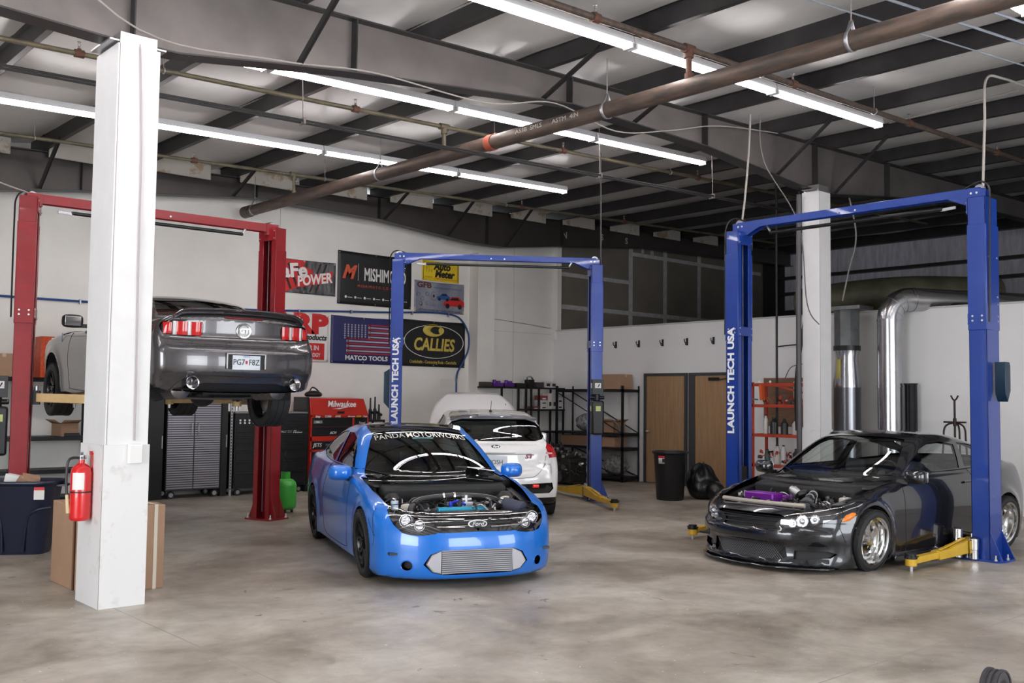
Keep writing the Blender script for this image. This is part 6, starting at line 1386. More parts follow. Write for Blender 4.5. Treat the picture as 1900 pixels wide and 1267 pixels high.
for i in range(9): a = PI * .98 + .42 * i / 8; v += [(.272 * math.cos(a), .272 * math.sin(a), .60), (.282 * math.cos(a), .282 * math.sin(a), .73)]
mb.add(v, [(2 * i, 2 * i + 1, 2 * i + 3, 2 * i + 2) for i in range(8)]); mb.obj('sticker', mat('sticker_white', (.7, .68, .66), .6), t, solid=.002)
mb = MB(); v = []
for i in range(9): a = PI * .98 + .42 * i / 8; v += [(.281 * math.cos(a), .281 * math.sin(a), .695), (.285 * math.cos(a), .285 * math.sin(a), .73)]
mb.add(v, [(2 * i, 2 * i + 1, 2 * i + 3, 2 * i + 2) for i in range(8)]); mb.obj('sticker_band', rdb, t, solid=.002)
mb = MB(); a = PI * 1.10; mb.cbox((0, 0, 0), (.006, .05, .06), 0, TR((.283 * math.cos(a), .283 * math.sin(a), .655), (0, 0, a))); mb.obj('sticker_mark', black, t)
# garbage bag: crumpled
t = thing('garbage_bag', 'black plastic garbage bag slumped beside the black trash can', 'bag', (13.55, 10.38, 0)); mb = MB(); rnd = random.Random(4); mb.ball((0, 0, .29), .29, 40, sc=(.85, .95, 1.0)); ph = [rnd.random() * 6 for _ in range(6)]
for i, (x, y, z) in enumerate(mb.v):
    a = math.atan2(y, x); q = z / .58; k = 1 + .05 * math.sin(7 * a + ph[0] + z * 6) + .045 * math.sin(13 * a + ph[1] - 9 * z) + .05 * math.sin(z * 26 + ph[2] + 2 * a) + .22 * max(0, .5 - q) - .10 * max(0, q - .7)
    mb.v[i] = (x * k, y * k, max(0, z - .02) * (1 + .06 * math.sin(3 * a + ph[3]) + .05 * math.sin(8 * a)))
mb.obj('bag', mat('bag_film', (.008, .008, .009), .28, bump=.6, bscale=14), t, sharp=180)
mb = MB(); mb.ball((-.05, -.30, .16), .16, 20, sc=(.9, 1.1, 1)); mb.v = [(x, y, max(z, 0)) for x, y, z in mb.v]; mb.obj('bag_bulge', mat('bag_film', (.008, .008, .009), .28, bump=.6, bscale=14), t, sharp=180)
# something dark at the very bottom right: a tyre's top
t = thing('tire', 'dark tire top just showing at the bottom right corner', 'tire', (5.62, 2.34, 0))
_t, _r, _b = wheel_mesh(.10, .05, .09, 'mesh'); o = _t.obj('tyre', mat('tire_dusty', (.05, .045, .05), .8, bump=.3), t); o.location = (0, 0, .10)
mb = MB(); mb.cyl((0, -.04, .10), (0, .04, .10), .052, 20); mb.obj('hub', blackm, t)
# ------------------------------------------------------------ along the banner wall
cabm = mat('cabinet_black', (.016, .016, .018), .4, .2); ribm = mat('ribbed_silver_door', (.42, .41, .45), .35, .7); drawerm = mat('drawer_black', (.012, .012, .013), .35)
def caster(par, x, y, r=.06):
    mb = MB(); mb.cyl((x, y - .02, r), (x, y + .02, r), r, 18); o = mb.obj('caster', rubber, par); mb = MB(); mb.cyl((x, y - .023, r), (x, y + .023, r), r * .6, 12); mb.obj('caster_hub', silver, o)
t = thing('storage_cabinet', 'tall cabinet with two ribbed silver doors under the grey coupe', 'cabinet', (0, 15.2, 0)); x0, x1 = 6.36, 7.25
mb = MB(); mb.box(x0, x1 + .02, .012, .50, .13, 1.80); mb.obj('body', cabm, t, bevel=.004)
for a, b in ((x0 + .004, (x0 + x1) / 2 - .004), ((x0 + x1) / 2 + .004, x1 - .004)):
    mb = MB(); mb.box(a, b, 0, .012, .14, 1.79, 1); z = .16
    while z < 1.76: mb.box(a + .006, b - .006, -.010, 0, z, z + .021); z += .036
    d = mb.obj('door', [ribm, mat('rib_gap_dark', (.09, .085, .10), .4, .5)], t); mb = MB(); hx = b - .05 if a < 6.5 else a + .05; mb.tube([(hx, -.008, 1.00), (hx, -.045, 1.03), (hx, -.045, 1.15), (hx, -.008, 1.18)], .008, 8, sm=4); mb.obj('handle', silver, d)
[caster(t, x, y) for x in (x0 + .12, x1 - .05) for y in (.08, .42)]
def cabinet(lab, a, b, z0, z1, cat='cabinet', name='storage_cabinet', doors=1, y=15.25):
    t = thing(name, lab, cat, (0, y, 0)); mb = MB(); mb.box(a, b, .01, .45, z0, z1); mb.obj('body', cabm, t, bevel=.004)
    for k in range(doors): w_ = (b - a) / doors; mb = MB(); mb.box(a + w_ * k + .004, a + w_ * (k + 1) - .004, 0, .01, z0 + .01, z1 - .01); d = mb.obj('door', drawerm, t); mb = MB(); mb.box(a + w_ * (k + 1) - .03, a + w_ * (k + 1) - .015, -.012, 0, (z0 + z1) / 2 - .1, (z0 + z1) / 2 + .1); mb.obj('handle', silver, d)
    return t
cabinet('black locker immediately left of the ribbed silver cabinet', 6.0, 6.33, 0, 1.78)
cabinet('narrow black cabinet immediately right of the ribbed silver cabinet', 7.29, 7.40, 0, 1.78)
t = thing('perforated_post', 'pale perforated metal strip standing beside the ribbed silver cabinet', 'post', (7.44, 15.2, 0)); mb = MB(); mb.box(-.02, .02, 0, .02, 0, 1.75); mb.obj('post', silver, t); mb = MB(); [mb.box(-.008, .008, -.001, .0, .1 + .05 * k, .125 + .05 * k) for k in range(32)]; mb.obj('hole_row', drawerm, t)['kind'] = 'stuff'
t = thing('tool_chest', 'wide black tool chest with small white labels behind the red lift column', 'tool chest', (0, 15.15, 0)); x0, x1 = 7.48, 8.80
mb = MB(); mb.box(x0, x1, .012, .55, .12, 1.34); mb.obj('body', cabm, t, bevel=.005); mb = MB(); mb.box(x0 - .01, x1 + .01, -.01, .56, 1.34, 1.365); mb.obj('worktop', mat('worktop_grey', (.22, .21, .2), .5), t)
z = .16
for h_ in (.22, .18, .16, .12, .10, .10, .08, .08):
    for a, b in ((x0 + .02, 8.30), (8.33, x1 - .02)): mb = MB(); mb.box(a, b, 0, .012, z, z + h_ - .008); d = mb.obj('drawer', drawerm, t, bevel=.002); mb = MB(); mb.box(a + .03, b - .03, -.012, 0, z + h_ - .03, z + h_ - .018); mb.obj('drawer_pull', blackm, d)
    z += h_ + .004
for k, x in enumerate((7.55, 7.63, 7.71, 7.79, 7.87, 8.05)): mb = MB(); mb.box(x, x + (.03 if k < 4 else .05), -.004, -.001, 1.17, 1.24); mb.obj('label', whitep if k < 5 else mat('label_cream', (.6, .6, .45), .6), t)
text('drawer_lettering', 'SNAP ON', .05, whitep, t, Matrix.Translation((8.40, -.004, 1.03)) @ Matrix.Rotation(PI / 2, 4, 'X'), .001, shear=.2); text('drawer_lettering', 'Matco', .07, whitep, t, Matrix.Translation((8.62, -.004, 1.03)) @ Matrix.Rotation(PI / 2, 4, 'X'), .001, bold=.001, shear=.3)
[caster(t, x, y, .055) for x in (x0 + .1, x1 - .1) for y in (.08, .42)]
t = thing('storage_cabinet', 'slim black tower between the black tool chest and the red one', 'cabinet', (0, 15.2, 0)); mb = MB(); mb.box(8.815, 8.86, 0, .45, 0, 1.62); mb.obj('body', cabm, t)
# red tool chest
mred = mat('tool_chest_red', (.50, .022, .012), .35, coat=.3)
t = thing('tool_chest', 'red and black tool chest with a sloping red lid reading Milwaukee', 'tool chest', (0, 15.15, 0)); x0, x1 = 8.875, 10.06
mb = MB(); mb.prism([(0, 1.30), (.04, 1.60), (.45, 1.64), (.48, 1.30)], x0, x1 - .0, 0, Matrix.Rotation(PI / 2, 4, 'Z') @ Matrix.Rotation(PI / 2, 4, 'X'))
mb.v = [(v[0], v[1], v[2]) for v in [(abs(a), b, c) for a, b, c in mb.v]]
mb = MB(); P = [(0, 1.30), (.05, 1.60), (.45, 1.62), (.5, 1.30)]
mb.add([(x0, y, z) for y, z in P] + [(x1 - (.08 if z > 1.5 else 0), y, z) for y, z in P], [(0, 1, 2, 3), (7, 6, 5, 4), (0, 4, 5, 1), (1, 5, 6, 2), (2, 6, 7, 3), (3, 7, 4, 0)]); lid = mb.obj('lid', mred, t, bevel=.01)
text('lettering', 'Milwaukee', .15, whitep, lid, Matrix.Translation((9.50, .018, 1.50)) @ Matrix.Rotation(PI / 2 - .16, 4, 'X'), .003, bold=.003, shear=.2, sx=.9)
mb = MB(); mb.add([(9.30, .006, 1.415), (9.62, .02, 1.455), (9.60, .018, 1.44), (9.72, .02, 1.465), (9.40, .004, 1.405), (9.44, .006, 1.42)], [(0, 1, 2), (0, 2, 5), (5, 3, 4)]); mb.obj('lightning_underline', whitep, lid, solid=.002)
mb = MB(); mb.box(9.40, 9.54, -.012, .0, 1.335, 1.375); mb.obj('latch', drawerm, lid)
mb = MB(); mb.box(x0, x1, .012, .5, .12, 1.30); [mb.box(a, b, 0, .02, .14, 1.30) for a, b in ((x0, x0 + .03), (x1 - .03, x1), (9.72, 9.76))]; [mb.box(x0, x1, 0, .02, a, b) for a, b in ((1.27, 1.30), (.86, .94), (.68, .71), (.12, .20))]; mb.obj('body', mred, t, bevel=.003)
for (a, b, c, d_) in ((x0 + .035, 9.715, 1.11, 1.265), (x0 + .035, 9.715, .945, 1.105), (9.765, x1 - .035, 1.11, 1.265), (9.765, x1 - .035, .945, 1.105), (x0 + .035, x1 - .035, .715, .855), (x0 + .035, x1 - .035, .45, .675), (x0 + .035, x1 - .035, .205, .445)):
    mb = MB(); mb.box(a, b, -.006, .012, c, d_); d = mb.obj('drawer', drawerm, t, bevel=.003); mb = MB(); mb.box(a + .02, b - .02, -.02, -.006, d_ - .03, d_ - .015); mb.obj('drawer_pull', blackm, d)
FX = lambda x, z, y=-.010: Matrix.Translation((x, y, z)) @ Matrix.Rotation(PI / 2, 4, 'X')
for s_, x, z, sz, m in (('Snap', 9.0, 1.285, .05, whitep), ('COBB', 9.2, 1.285, .05, whitep), ('AWE', 9.4, 1.285, .05, whitep), ('X', 9.54, 1.285, .05, mred), ('Milwaukee', 9.68, 1.285, .035, whitep), ('AEM', 9.83, 1.285, .05, ylw), ('Tein', 9.97, 1.285, .05, whitep), ('Tomei', 9.9, 1.17, .05, whitep), ('ACM', 9.31, 1.00, .06, whitep), ('JETS', 9.0, .79, .09, whitep), ('hks', 9.0, 1.19, .05, whitep), ('TUNING', 9.25, .79, .05, mat('sticker_grey', (.25, .25, .27), .5))): text('sticker_lettering', s_, sz, m, t, FX(x, z, -.022 if z > 1.2 and z < 1.3 else -.024), .001, bold=.001, shear=.2)
mb = MB(); mb.box(8.93, 9.10, -.009, -.006, 1.165, 1.215); mb.obj('sticker', mat('sticker_grey', (.25, .25, .27), .5), t)
[caster(t, x, y, .055) for x in (x0 + .1, x1 - .1) for y in (.08, .42)]
t = thing('tool_bag', 'black lumpy tool bag lying on the red tool chest lid', 'bag', (9.03, 15.35, 1.625)); mb = MB(); mb.ball((0, 0, .04), .14, 16, sc=(1.2, .8, .5)); mb.v = [(x, y, max(0, z)) for x, y, z in mb.v]; mb.obj('bag', black, t); mb = MB(); mb.tube([(-.08, 0, .08), (-.03, 0, .16), (.05, 0, .14), (.16, .02, .05)], .014, 8, sm=5); mb.obj('strap', black, t)
# workbench with drills, right of the red chest
t = thing('tool_stand', 'black narrow stand between the red tool chest and the blue lift column', 'stand', (10.3, 15.3, 0)); mb = MB(); mb.box(-.19, .22, 0, .4, 1.18, 1.22); [mb.box(a, a + .03, b, b + .03, 0, 1.18) for a in (-.19, .19) for b in (0, .37)]; mb.box(-.17, .20, .02, .38, .4, 1.15); mb.obj('body', cabm, t)
for k, (x, h_) in enumerate(((-.13, .22), (-.03, .40), (.07, .42), (.16, .28))):
    o = thing('air_tool', '', 'tool', (10.3 + x, 15.42, 1.22), 0, 'dark tools standing on the black stand'); o['label'] = 'dark upright tool on the black stand, %s from the left' % ('first', 'second', 'third', 'fourth')[k]
    mb = MB(); mb.rings([((0, 0, 0), .035), ((0, 0, h_ * .45), .032), ((0, 0, h_ * .5), .018), ((0, 0, h_), .014)], 14); o2 = mb.obj('body', blackm, o); mb = MB(); mb.bar((0, 0, h_ * .4), (.0, -.09, h_ * .3), .03, .04); mb.obj('trigger_grip', black, o)
# shelf on the left, behind the red column
def shelf(lab, x0, x1, y0, y1, zs, h, m=blackm, loc=(0, 0, 0), brace=True, grp=None):
    t = thing('shelving_unit', lab, 'shelf', loc)
    for x in (x0, x1 - .045):
        for y in (y0, y1 - .04):
            mb = MB(); mb.box(x, x + .045, y, y + .004, 0, h); mb.box(x if x == x0 else x + .041, (x + .004) if x == x0 else x + .045, y, y + .04, 0, h); mb.obj('post', m, t)
    for z in zs:
        mb = MB(); mb.box(x0, x1, y0, y0 + .02, z - .06, z); mb.box(x0, x1, y1 - .02, y1, z - .06, z); mb.box(x0, x0 + .02, y0, y1, z - .05, z); mb.box(x1 - .02, x1, y0, y1, z - .05, z); f = mb.obj('beam_frame', m, t)
        mb = MB(); mb.box(x0 + .01, x1 - .01, y0 + .01, y1 - .01, z - .018, z - .004); mb.obj('deck', mat('wire_deck_dark', (.03, .03, .03), .5, .3), t)
    if brace:
        for x in (x0 + .01, x1 - .01):
            for a, b in zip(zs[:-1], zs[1:]): mb = MB(); mb.bar((x, y0 + .02, a), (x, y1 - .02, b - .06), .01, .02) if (b - a) > .5 else None; (mb.obj('brace', m, t) if mb.v else None)
    return t
shelf('dark steel shelving unit behind the left column of the red lift', 3.9, 5.30, 15.35, 15.82, (.12, .52, 1.0, 1.86), 1.95)
def cbx(lab, loc, size, m=card, rot=0, name='cardboard_box', cat='box', grp=None, tape=True, open_=False):
    t = thing(name, lab, cat, loc, R_(rot), grp); mb = MB(); a, b, c = size
    if open_:
        T_ = .006
        mb.box(-a / 2, a / 2, -b / 2, -b / 2 + T_, 0, c); mb.box(-a / 2, a / 2, b / 2 - T_, b / 2, 0, c); mb.box(-a / 2, -a / 2 + T_, -b / 2, b / 2, 0, c); mb.box(a / 2 - T_, a / 2, -b / 2, b / 2, 0, c); mb.box(-a / 2, a / 2, -b / 2, b / 2, 0, T_)
        o = mb.obj('carton', m, t); f = MB(); f.add([(-a / 2, -b / 2, c), (a / 2, -b / 2, c), (a / 2, -b / 2 - .1, c + .05), (-a / 2, -b / 2 - .1, c + .05)], [(0, 1, 2, 3)]); f.obj('flap', m, o, solid=.004); f = MB(); f.add([(-a / 2, -b / 2, c), (-a / 2, b / 2, c), (-a / 2 - .1, b / 2, c + .06), (-a / 2 - .1, -b / 2, c + .06)], [(0, 1, 2, 3)]); f.obj('flap', m, o, solid=.004)
    else:
        mb.box(-a / 2, a / 2, -b / 2, b / 2, 0, c); o = mb.obj('carton', m, t, bevel=.004)
        if tape: mb = MB(); mb.box(-.025, .025, -b / 2 - .001, b / 2 + .001, c - .05, c + .001); mb.obj('tape', mat('packing_tape', (.50, .38, .26), .4), o)
    return t
cbx('open cardboard box on the shelf left of the left white column', (4.93, 15.5, 1.0), (.26, .3, .19), open_=True, rot=8)
cbx('small black box in front of the open cardboard box', (4.98, 15.30 + .08, 1.0), (.22, .1, .05), drawerm, tape=False, name='small_box')
cbx('brown cardboard box at the far left, on top of the dark shelving', (4.02, 15.55, 1.86), (.34, .4, .33), card)
t = cbx('upright orange crate on the dark shelving behind the red lift', (4.62, 15.5, 1.86), (.22, .30, .60), mat('orange_box_print', (.66, .09, .02), .5, col2=(.45, .04, .01), nscale=22), tape=False, name='tall_box')
mb = MB(); mb.box(.03, .10, -.153, -.150, .50, .58); mb.obj('sticker', whitep, t)
# green tank
grn = mat('bright_green_paint', (.05, .42, .05), .35, coat=.3); t = thing('gas_tank', 'bright green tank standing behind the right column of the red lift', 'tank', (7.0, 12.60, 0))
mb = MB(); mb.lathe([(0, .05), (.12, .05), (.15, .08), (.155, .12), (.155, .38), (.14, .43), (.10, .465), (.065, .475), (.065, .57), (.055, .57), (.055, .48), (0, .48)], 32); mb.obj('shell', grn, t, sharp=50); mb = MB(); mb.cyl((0, 0, .47), (0, 0, .53), .022, 12); mb.obj('valve', brass, t)
for a in (0, 2.1, 4.2): mb = MB(); mb.cyl((.11 * math.cos(a), .11 * math.sin(a), 0), (.11 * math.cos(a), .11 * math.sin(a), .07), .018, 10); mb.obj('foot', black, t)
mb = MB(); mb.tube([(0, 0, .54), (.03, -.02, .66), (-.02, 0, .80), (.02, .01, .86)], .007, 6, sm=5); mb.obj('hose', black, t)
t = thing('cord_coil', 'coiled dark green cord on the floor beside the strapped cardboard box', 'cord', (5.35, 14.2, 0)); mb = MB(); pts = []
for k in range(90): a = k * .35; r = .26 + .03 * math.sin(k * .7); pts.append((r * math.cos(a), r * math.sin(a) * .8, .02 + .0012 * k + .02 * abs(math.sin(a * .5 + k * .1)))) 
mb.tube(pts, .009, 6); mb.obj('cord', mat('dark_teal_cord', (.01, .07, .07), .5), t)
# ------------------------------------------------------------ shelving near the right wall
shelf('black boltless shelving unit against the white half wall, left of the doors', 14.86, 15.37, 13.35, 15.26, (.10, .68, .97, 1.85), 1.92)
def wrap_lump(lab, loc, s, seed, m): 
    t = thing('wrapped_parts', lab, 'bag', loc); mb = MB(); rnd = random.Random(seed); ph = [rnd.random() * 6 for _ in range(4)]; mb.ball((0, 0, .5), .5, 22)
    v = []
    for x, y, z in mb.v: k = 1 + .14 * math.sin(7 * x + ph[0]) * math.sin(6 * y + ph[1]) + .08 * math.sin(15 * z + ph[2] + 5 * x); v.append((x * k * s[0], y * k * s[1], max(0, z * (.9 + .1 * k)) * s[2]))
    mb.v = v; mb.obj('plastic_wrap', m, t, sharp=180); return t
wrp = mat('cloudy_plastic_wrap', (.34, .33, .34), .2, noise=.75, nscale=16, bump=1., bscale=24)
wrap_lump('cloudy plastic-wrapped bundle on the middle shelf, left of the blue lift column', (15.1, 14.55, .97), (.40, .60, .38), 1, wrp)
wrap_lump('cloudy plastic-wrapped bundle on the bottom shelf, right of the blue lift column', (15.1, 13.75, .10), (.40, .62, .42), 2, wrp)
cbx('plain cardboard box on top of the black shelving', (15.1, 13.72, 1.85), (.38, .50, .30))
cbx('long brown box on the lower shelf, left of the blue lift column', (15.1, 14.72, .68), (.36, .85, .21), mat('brown_box_dark', (.22, .13, .08), .8))
cbx('cardboard box on the lower shelf, right of the blue lift column', (15.1, 13.85, .68), (.36, .48, .20))
cbx('open cardboard box on the middle shelf by the bent grey panel', (15.1, 13.85, .97), (.34, .42, .22), open_=True)
t = thing('curved_panel', 'bent grey strip sticking out of the box on the middle shelf', 'panel', (0, 0, 0)); mb = MB(); mb.tube([(14.95, 13.9, 1.21), (14.93, 13.7, 1.22), (14.93, 13.52, 1.13), (14.93, 13.44, .99)], .02, 6, sm=6); mb.obj('strip', mat('strip_grey_brown', (.16, .14, .13), .5), t)
t = thing('shelving_unit', 'black shelving unit along the banner wall behind the white hatchback', 'shelf', (0, 0, 0))
for x in (13.47, 14.30, 14.52, 15.25):
    for y in (15.42, 15.82): mb = MB(); mb.box(x, x + .035, y, y + .035, 0, 1.88); mb.obj('post', blackm, t)
for z, a, b in ((1.88, 12.98, 15.28), (1.42, 14.3, 15.28), (.95, 13.47, 15.28), (.4, 13.47, 15.28)): mb = MB(); mb.box(a, b, 15.40, 15.615 if a < 13 else 15.86, z - .035, z); mb.obj('shelf_board', blackm, t)
prp = mat('purple_anodised', (.12, .03, .26), .4, .3)
def small(name, lab, cat, x, z, s, m, y=15.5, rot=0, grp=None):
    t = thing(name, lab, cat, (x, y, z), R_(rot), grp); mb = MB(); mb.box(-s[0] / 2, s[0] / 2, -s[1] / 2, s[1] / 2, 0, s[2]); mb.obj('body', m, t, bevel=.004); return t
small('small_box', 'small dark box at the left end of the high shelf behind the white hatchback', 'box', 13.10, 1.88, (.22, .16, .09), mat('dark_box', (.05, .04, .04), .6))
for k, x in enumerate((13.40, 13.72)):
    t = thing('engine_part', ('left' if k == 0 else 'right') + ' purple metal part on the high shelf behind the white hatchback', 'car part', (x, 15.5, 1.88)); mb = MB(); mb.box(-.12, .12, -.06, .06, 0, .08); mb.cyl((-.06, 0, .07), (-.06, 0, .14), .04, 12); mb.cyl((.05, 0, .07), (.05, 0, .12), .045, 12); mb.cyl((.12, 0, .04), (.16, 0, .04), .035, 12); mb.obj('casting', prp, t, bevel=.008)
small('small_box', 'flat black box right of the purple parts on the high shelf', 'box', 14.02, 1.88, (.24, .16, .08), drawerm)
t = small('engine_part', 'dark metal bracket at the bend of the high shelf', 'car part', 14.32, 1.88, (.16, .14, .16), blackm); mb = MB(); mb.tube([(-.1, -.05, .12), (-.16, -.1, .2), (-.05, -.1, .22), (.1, 0, .16)], .018, 8, sm=4); mb.obj('arm', silver, t)
small('small_box', 'black box with pale lid on the high shelf', 'box', 14.55, 1.88, (.22, .18, .11), mat('dark_box', (.05, .04, .04), .6))
for k, x in enumerate((14.80, 14.97)):
    t = small('small_box', ('left' if k == 0 else 'right') + ' one of two small white and black boxes on the high shelf', 'box', x, 1.88, (.15, .15, .13), mat('box_white', (.62, .60, .58), .6)); mb = MB(); mb.box(-.05, .05, -.078, -.076, .03, .09); mb.obj('print', drawerm, t)
for k, (x, z, s, c) in enumerate(((14.42, 1.42, (.18, .2, .06), (.16, .05, .04)), (14.66, 1.42, (.20, .2, .10), (.62, .60, .58)), (14.66, 1.52, (.20, .2, .09), (.62, .60, .58)), (14.66, 1.61, (.20, .2, .10), (.30, .05, .05)), (14.84, 1.42, (.12, .2, .34), (.62, .60, .58)), (14.97, 1.42, (.12, .2, .34), (.60, .58, .57)), (15.14, 1.42, (.18, .2, .13), (.64, .62, .6)), (15.14, 1.55, (.18, .2, .13), (.64, .62, .6)))):
    nm = ('flat dark red box', 'white box, lowest of its stack', 'white box, middle of its stack', 'dark red box, topmost of its stack', 'tall white box, left of the pair', 'tall white box, right of the pair', 'square white box, lower one at the right end', 'square white box, upper one at the right end')[k]
    t = small('parts_box', nm + ', second shelf of corner unit', 'box', x, z, s, mat('box_c%d' % (int(c[0] * 100)), c, .6)); mb = MB(); mb.box(-s[0] * .25, s[0] * .25, -.102, -.100, s[2] * .2, s[2] * .45); mb.obj('print', drawerm if c[0] > .5 else whitep, t)
# spare engine on the floor
def junk(lab, loc, s, seed, n=170):
    t = thing('engine', lab, 'engine', loc); mb = MB(); mb.box(-s[0] * .36, s[0] * .36, -s[1] * .36, s[1] * .36, .03, s[2] * .75); mb.box(-s[0] * .25, s[0] * .25, -s[1] * .4, s[1] * .4, 0, .05); mb.box(-s[0] * .3, s[0] * .2, -s[1] * .3, s[1] * .34, s[2] * .75, s[2] * .86); b = mb.obj('block', mat('engine_cast_dark', (.03, .028, .028), .5, .4, noise=.4, nscale=14), t, bevel=.012)
    p = MB(); [p.cyl((-s[0] * .37, y, z), (-s[0] * .43, y, z), r, 20) for y, z, r in ((0, .14, .09), (.14, .3, .06), (-.12, .34, .05))]; p.obj('pulley', mat('engine_grey', (.12, .12, .13), .4, .6), b)
    engine_bits(t, (-s[0] * .42, s[0] * .3, -s[1] * .42, s[1] * .42, .06, s[2] * .92), n, seed, [pal_engine[0], pal_engine[1], silver, pal_engine[3], mat('cast_alu', (.3, .29, .29), .5, .7)])['kind'] = 'stuff'
    return t
junk('dark spare engine on the floor between the white hatchback and the shelving', (13.75, 13.75, 0), (.62, .75, .68), 21)
junk('smaller dark heap of engine parts behind the spare engine', (14.35, 14.75, 0), (.5, .6, .8), 22, 90)
# ------------------------------------------------------------ right-hand corner
duct = mat('galvanised_duct', (.55, .55, .58), .22, 1, noise=.2, nscale=2.5, bump=.12, bscale=3); ductd = mat('dull_duct', (.26, .27, .28), .4, .85, noise=.4, nscale=3)
t = thing('duct', 'dull metal flue stack standing just right of the far white column', 'duct', (14.92, 8.50, 0))
mb = MB(); mb.rings([((0, 0, 0), .215), ((0, 0, 1.88), .215)], 32); mb.obj('lower_cylinder', mat('smoked_metal', (.22, .22, .24), .28, 1), t); mb = MB(); mb.rings([((0, 0, 1.88), .22), ((0, 0, 1.92), .22), ((0, 0, 2.36), .18), ((0, 0, 2.48), .20)], 28); mb.obj('cone_section', duct, t)
mb = MB(); mb.rings([((0, 0, 2.48), .215), ((0, 0, 2.56), .215)], 28); mb.obj('black_band', black, t); mb = MB(); mb.rings([((0, 0, 2.56), .205), ((0, 0, 3.14), .205)], 8); mb.obj('upper_section', ductd, t)
mb = MB(); a0 = PI * 1.0; v = []
for i in range(7): a = PI * .86 + .42 * i / 6; v += [(.212 * math.cos(a), .212 * math.sin(a), 1.94), (.200 * math.cos(a), .200 * math.sin(a), 2.34)]
mb.add(v, [(2 * i, 2 * i + 1, 2 * i + 3, 2 * i + 2) for i in range(6)]); mb.obj('yellow_sticker', mat('sticker_yellow', (.55, .48, .12), .5), t, solid=.004)
mb = MB(); mb.box(-.22, .22, -.35, .25, 3.14, 3.20); mb.obj('plenum_lid', ductd, t)
t = thing('duct', 'shiny round duct rising against the half wall and bending over its top', 'duct', (0, 0, 0)); r = .185
path = [(14.98, 7.80, 0), (14.98, 7.80, 1.9), (14.98, 7.80, 2.95)]
for i, (a, b) in enumerate(zip(path[:-1], path[1:])): mb = MB(); mb.cyl(a, b, r, 36); o = mb.obj('pipe_section', duct, t); mb = MB(); mb.cyl((b[0], b[1], b[2] - .012), (b[0], b[1], b[2] + .012), r + .008, 36); mb.obj('seam_ring', duct, o)
dirv = Vector((.80, -.60, 0)).normalized(); E0 = Vector((14.98, 7.80, 2.95)); Rb = .34; prev = None; g = []
for k in range(5): a = k / 4 * PI / 2; g.append(E0 + dirv * (Rb * (1 - math.cos(a))) + Vector((0, 0, Rb * math.sin(a))))
mb = MB(); mb.tube([E0] + [E0 + dirv * (Rb * (1 - math.cos(a))) + Vector((0, 0, Rb * math.sin(a))) for a in [PI / 2 * k / 12 for k in range(1, 13)]], r, 36); el = mb.obj('elbow', duct, t)
for k in range(1, 4): dk_ = (g[k + 1] - g[k - 1]).normalized(); mb = MB(); mb.cyl(g[k] - dk_ * .008, g[k] + dk_ * .008, r + .006, 36); mb.obj('seam_ring', duct, el)
far = g[-1] + dirv * 3.6 + Vector((0, 0, -.1)); mb = MB(); mb.cyl(g[-1], far, r, 32); mb.obj('horizontal_section', duct, t); mb = MB(); [mb.cyl(g[-1] + dirv * q, g[-1] + dirv * (q + .02), r + .008, 32) for q in (.05,)]; mb.obj('seam_ring', duct, t)
mb = MB(); mb.tube([(14.98, 7.80 + .2 * math.cos(a), 2.98 + .02 * math.sin(a)) for a in (0, 1, 2)], .01); 
t = thing('duct', 'large dark duct lying on the mezzanine behind the shiny elbow', 'duct', (0, 0, 0)); mb = MB(); mb.tube([(16.3, 10.2, 3.42), (16.4, 9.2, 3.5), (16.6, 8.2, 3.52), (17.6, 7.2, 3.50)], .32, 24, sm=4); mb.obj('duct_body', mat('insulated_duct_dark', (.10, .095, .06), .5, .3, noise=.5, nscale=3), t)
t = thing('black_track', 'tall black metal track leaning on the half wall beside the shiny duct', 'track', (15.2, 7.55, 0)); mb = MB(); mb.box(-.02, .0, -.09, .09, 0, 1.945); mb.box(-.05, 0, -.09, -.07, 0, 1.945); mb.box(-.05, 0, .03, .05, 0, 1.945); mb.box(-.05, 0, .075, .09, 0, 1.945); mb.box(-.06, 0, -.10, .10, 1.93, 1.95); mb.box(0, .19, -.01, .01, 1.0, 1.03); mb.obj('track', blackm, t)
t = thing('pipe_stand', 'dark metal stand with a forked top and curved legs behind the charcoal coupe', 'stand', (14.95, 6.76, 0)); dk = mat('stand_brown_steel', (.03, .015, .012), .5, .4); mb = MB(); mb.cyl((0, 0, .5), (0, 0, 1.70), .016, 10); mb.tube([(0, -.055, 1.76), (0, -.02, 1.70), (0, .02, 1.70), (0, .055, 1.76)], .013, 8, sm=4); mb.obj('post', dk, t)
mb = MB(); mb.cyl((0, -.17, 1.36), (0, .17, 1.36), .013, 8); mb.cyl((0, 0, 1.30), (0, 0, 1.42), .026, 12); mb.obj('crosspiece', dk, t)
for k, (dx, dy) in enumerate(((-.05, .14), (.1, -.02), (-.02, -.16))): mb = MB(); mb.tube([(0, 0, 1.35), (dx * .6, dy * .6, 1.33), (dx, dy, 1.25), (dx * 1.1, dy * 1.1, 1.0), (dx * 1.6, dy * 1.6, 0.0)], .014, 8, sm=5); mb.obj('leg', dk, t)
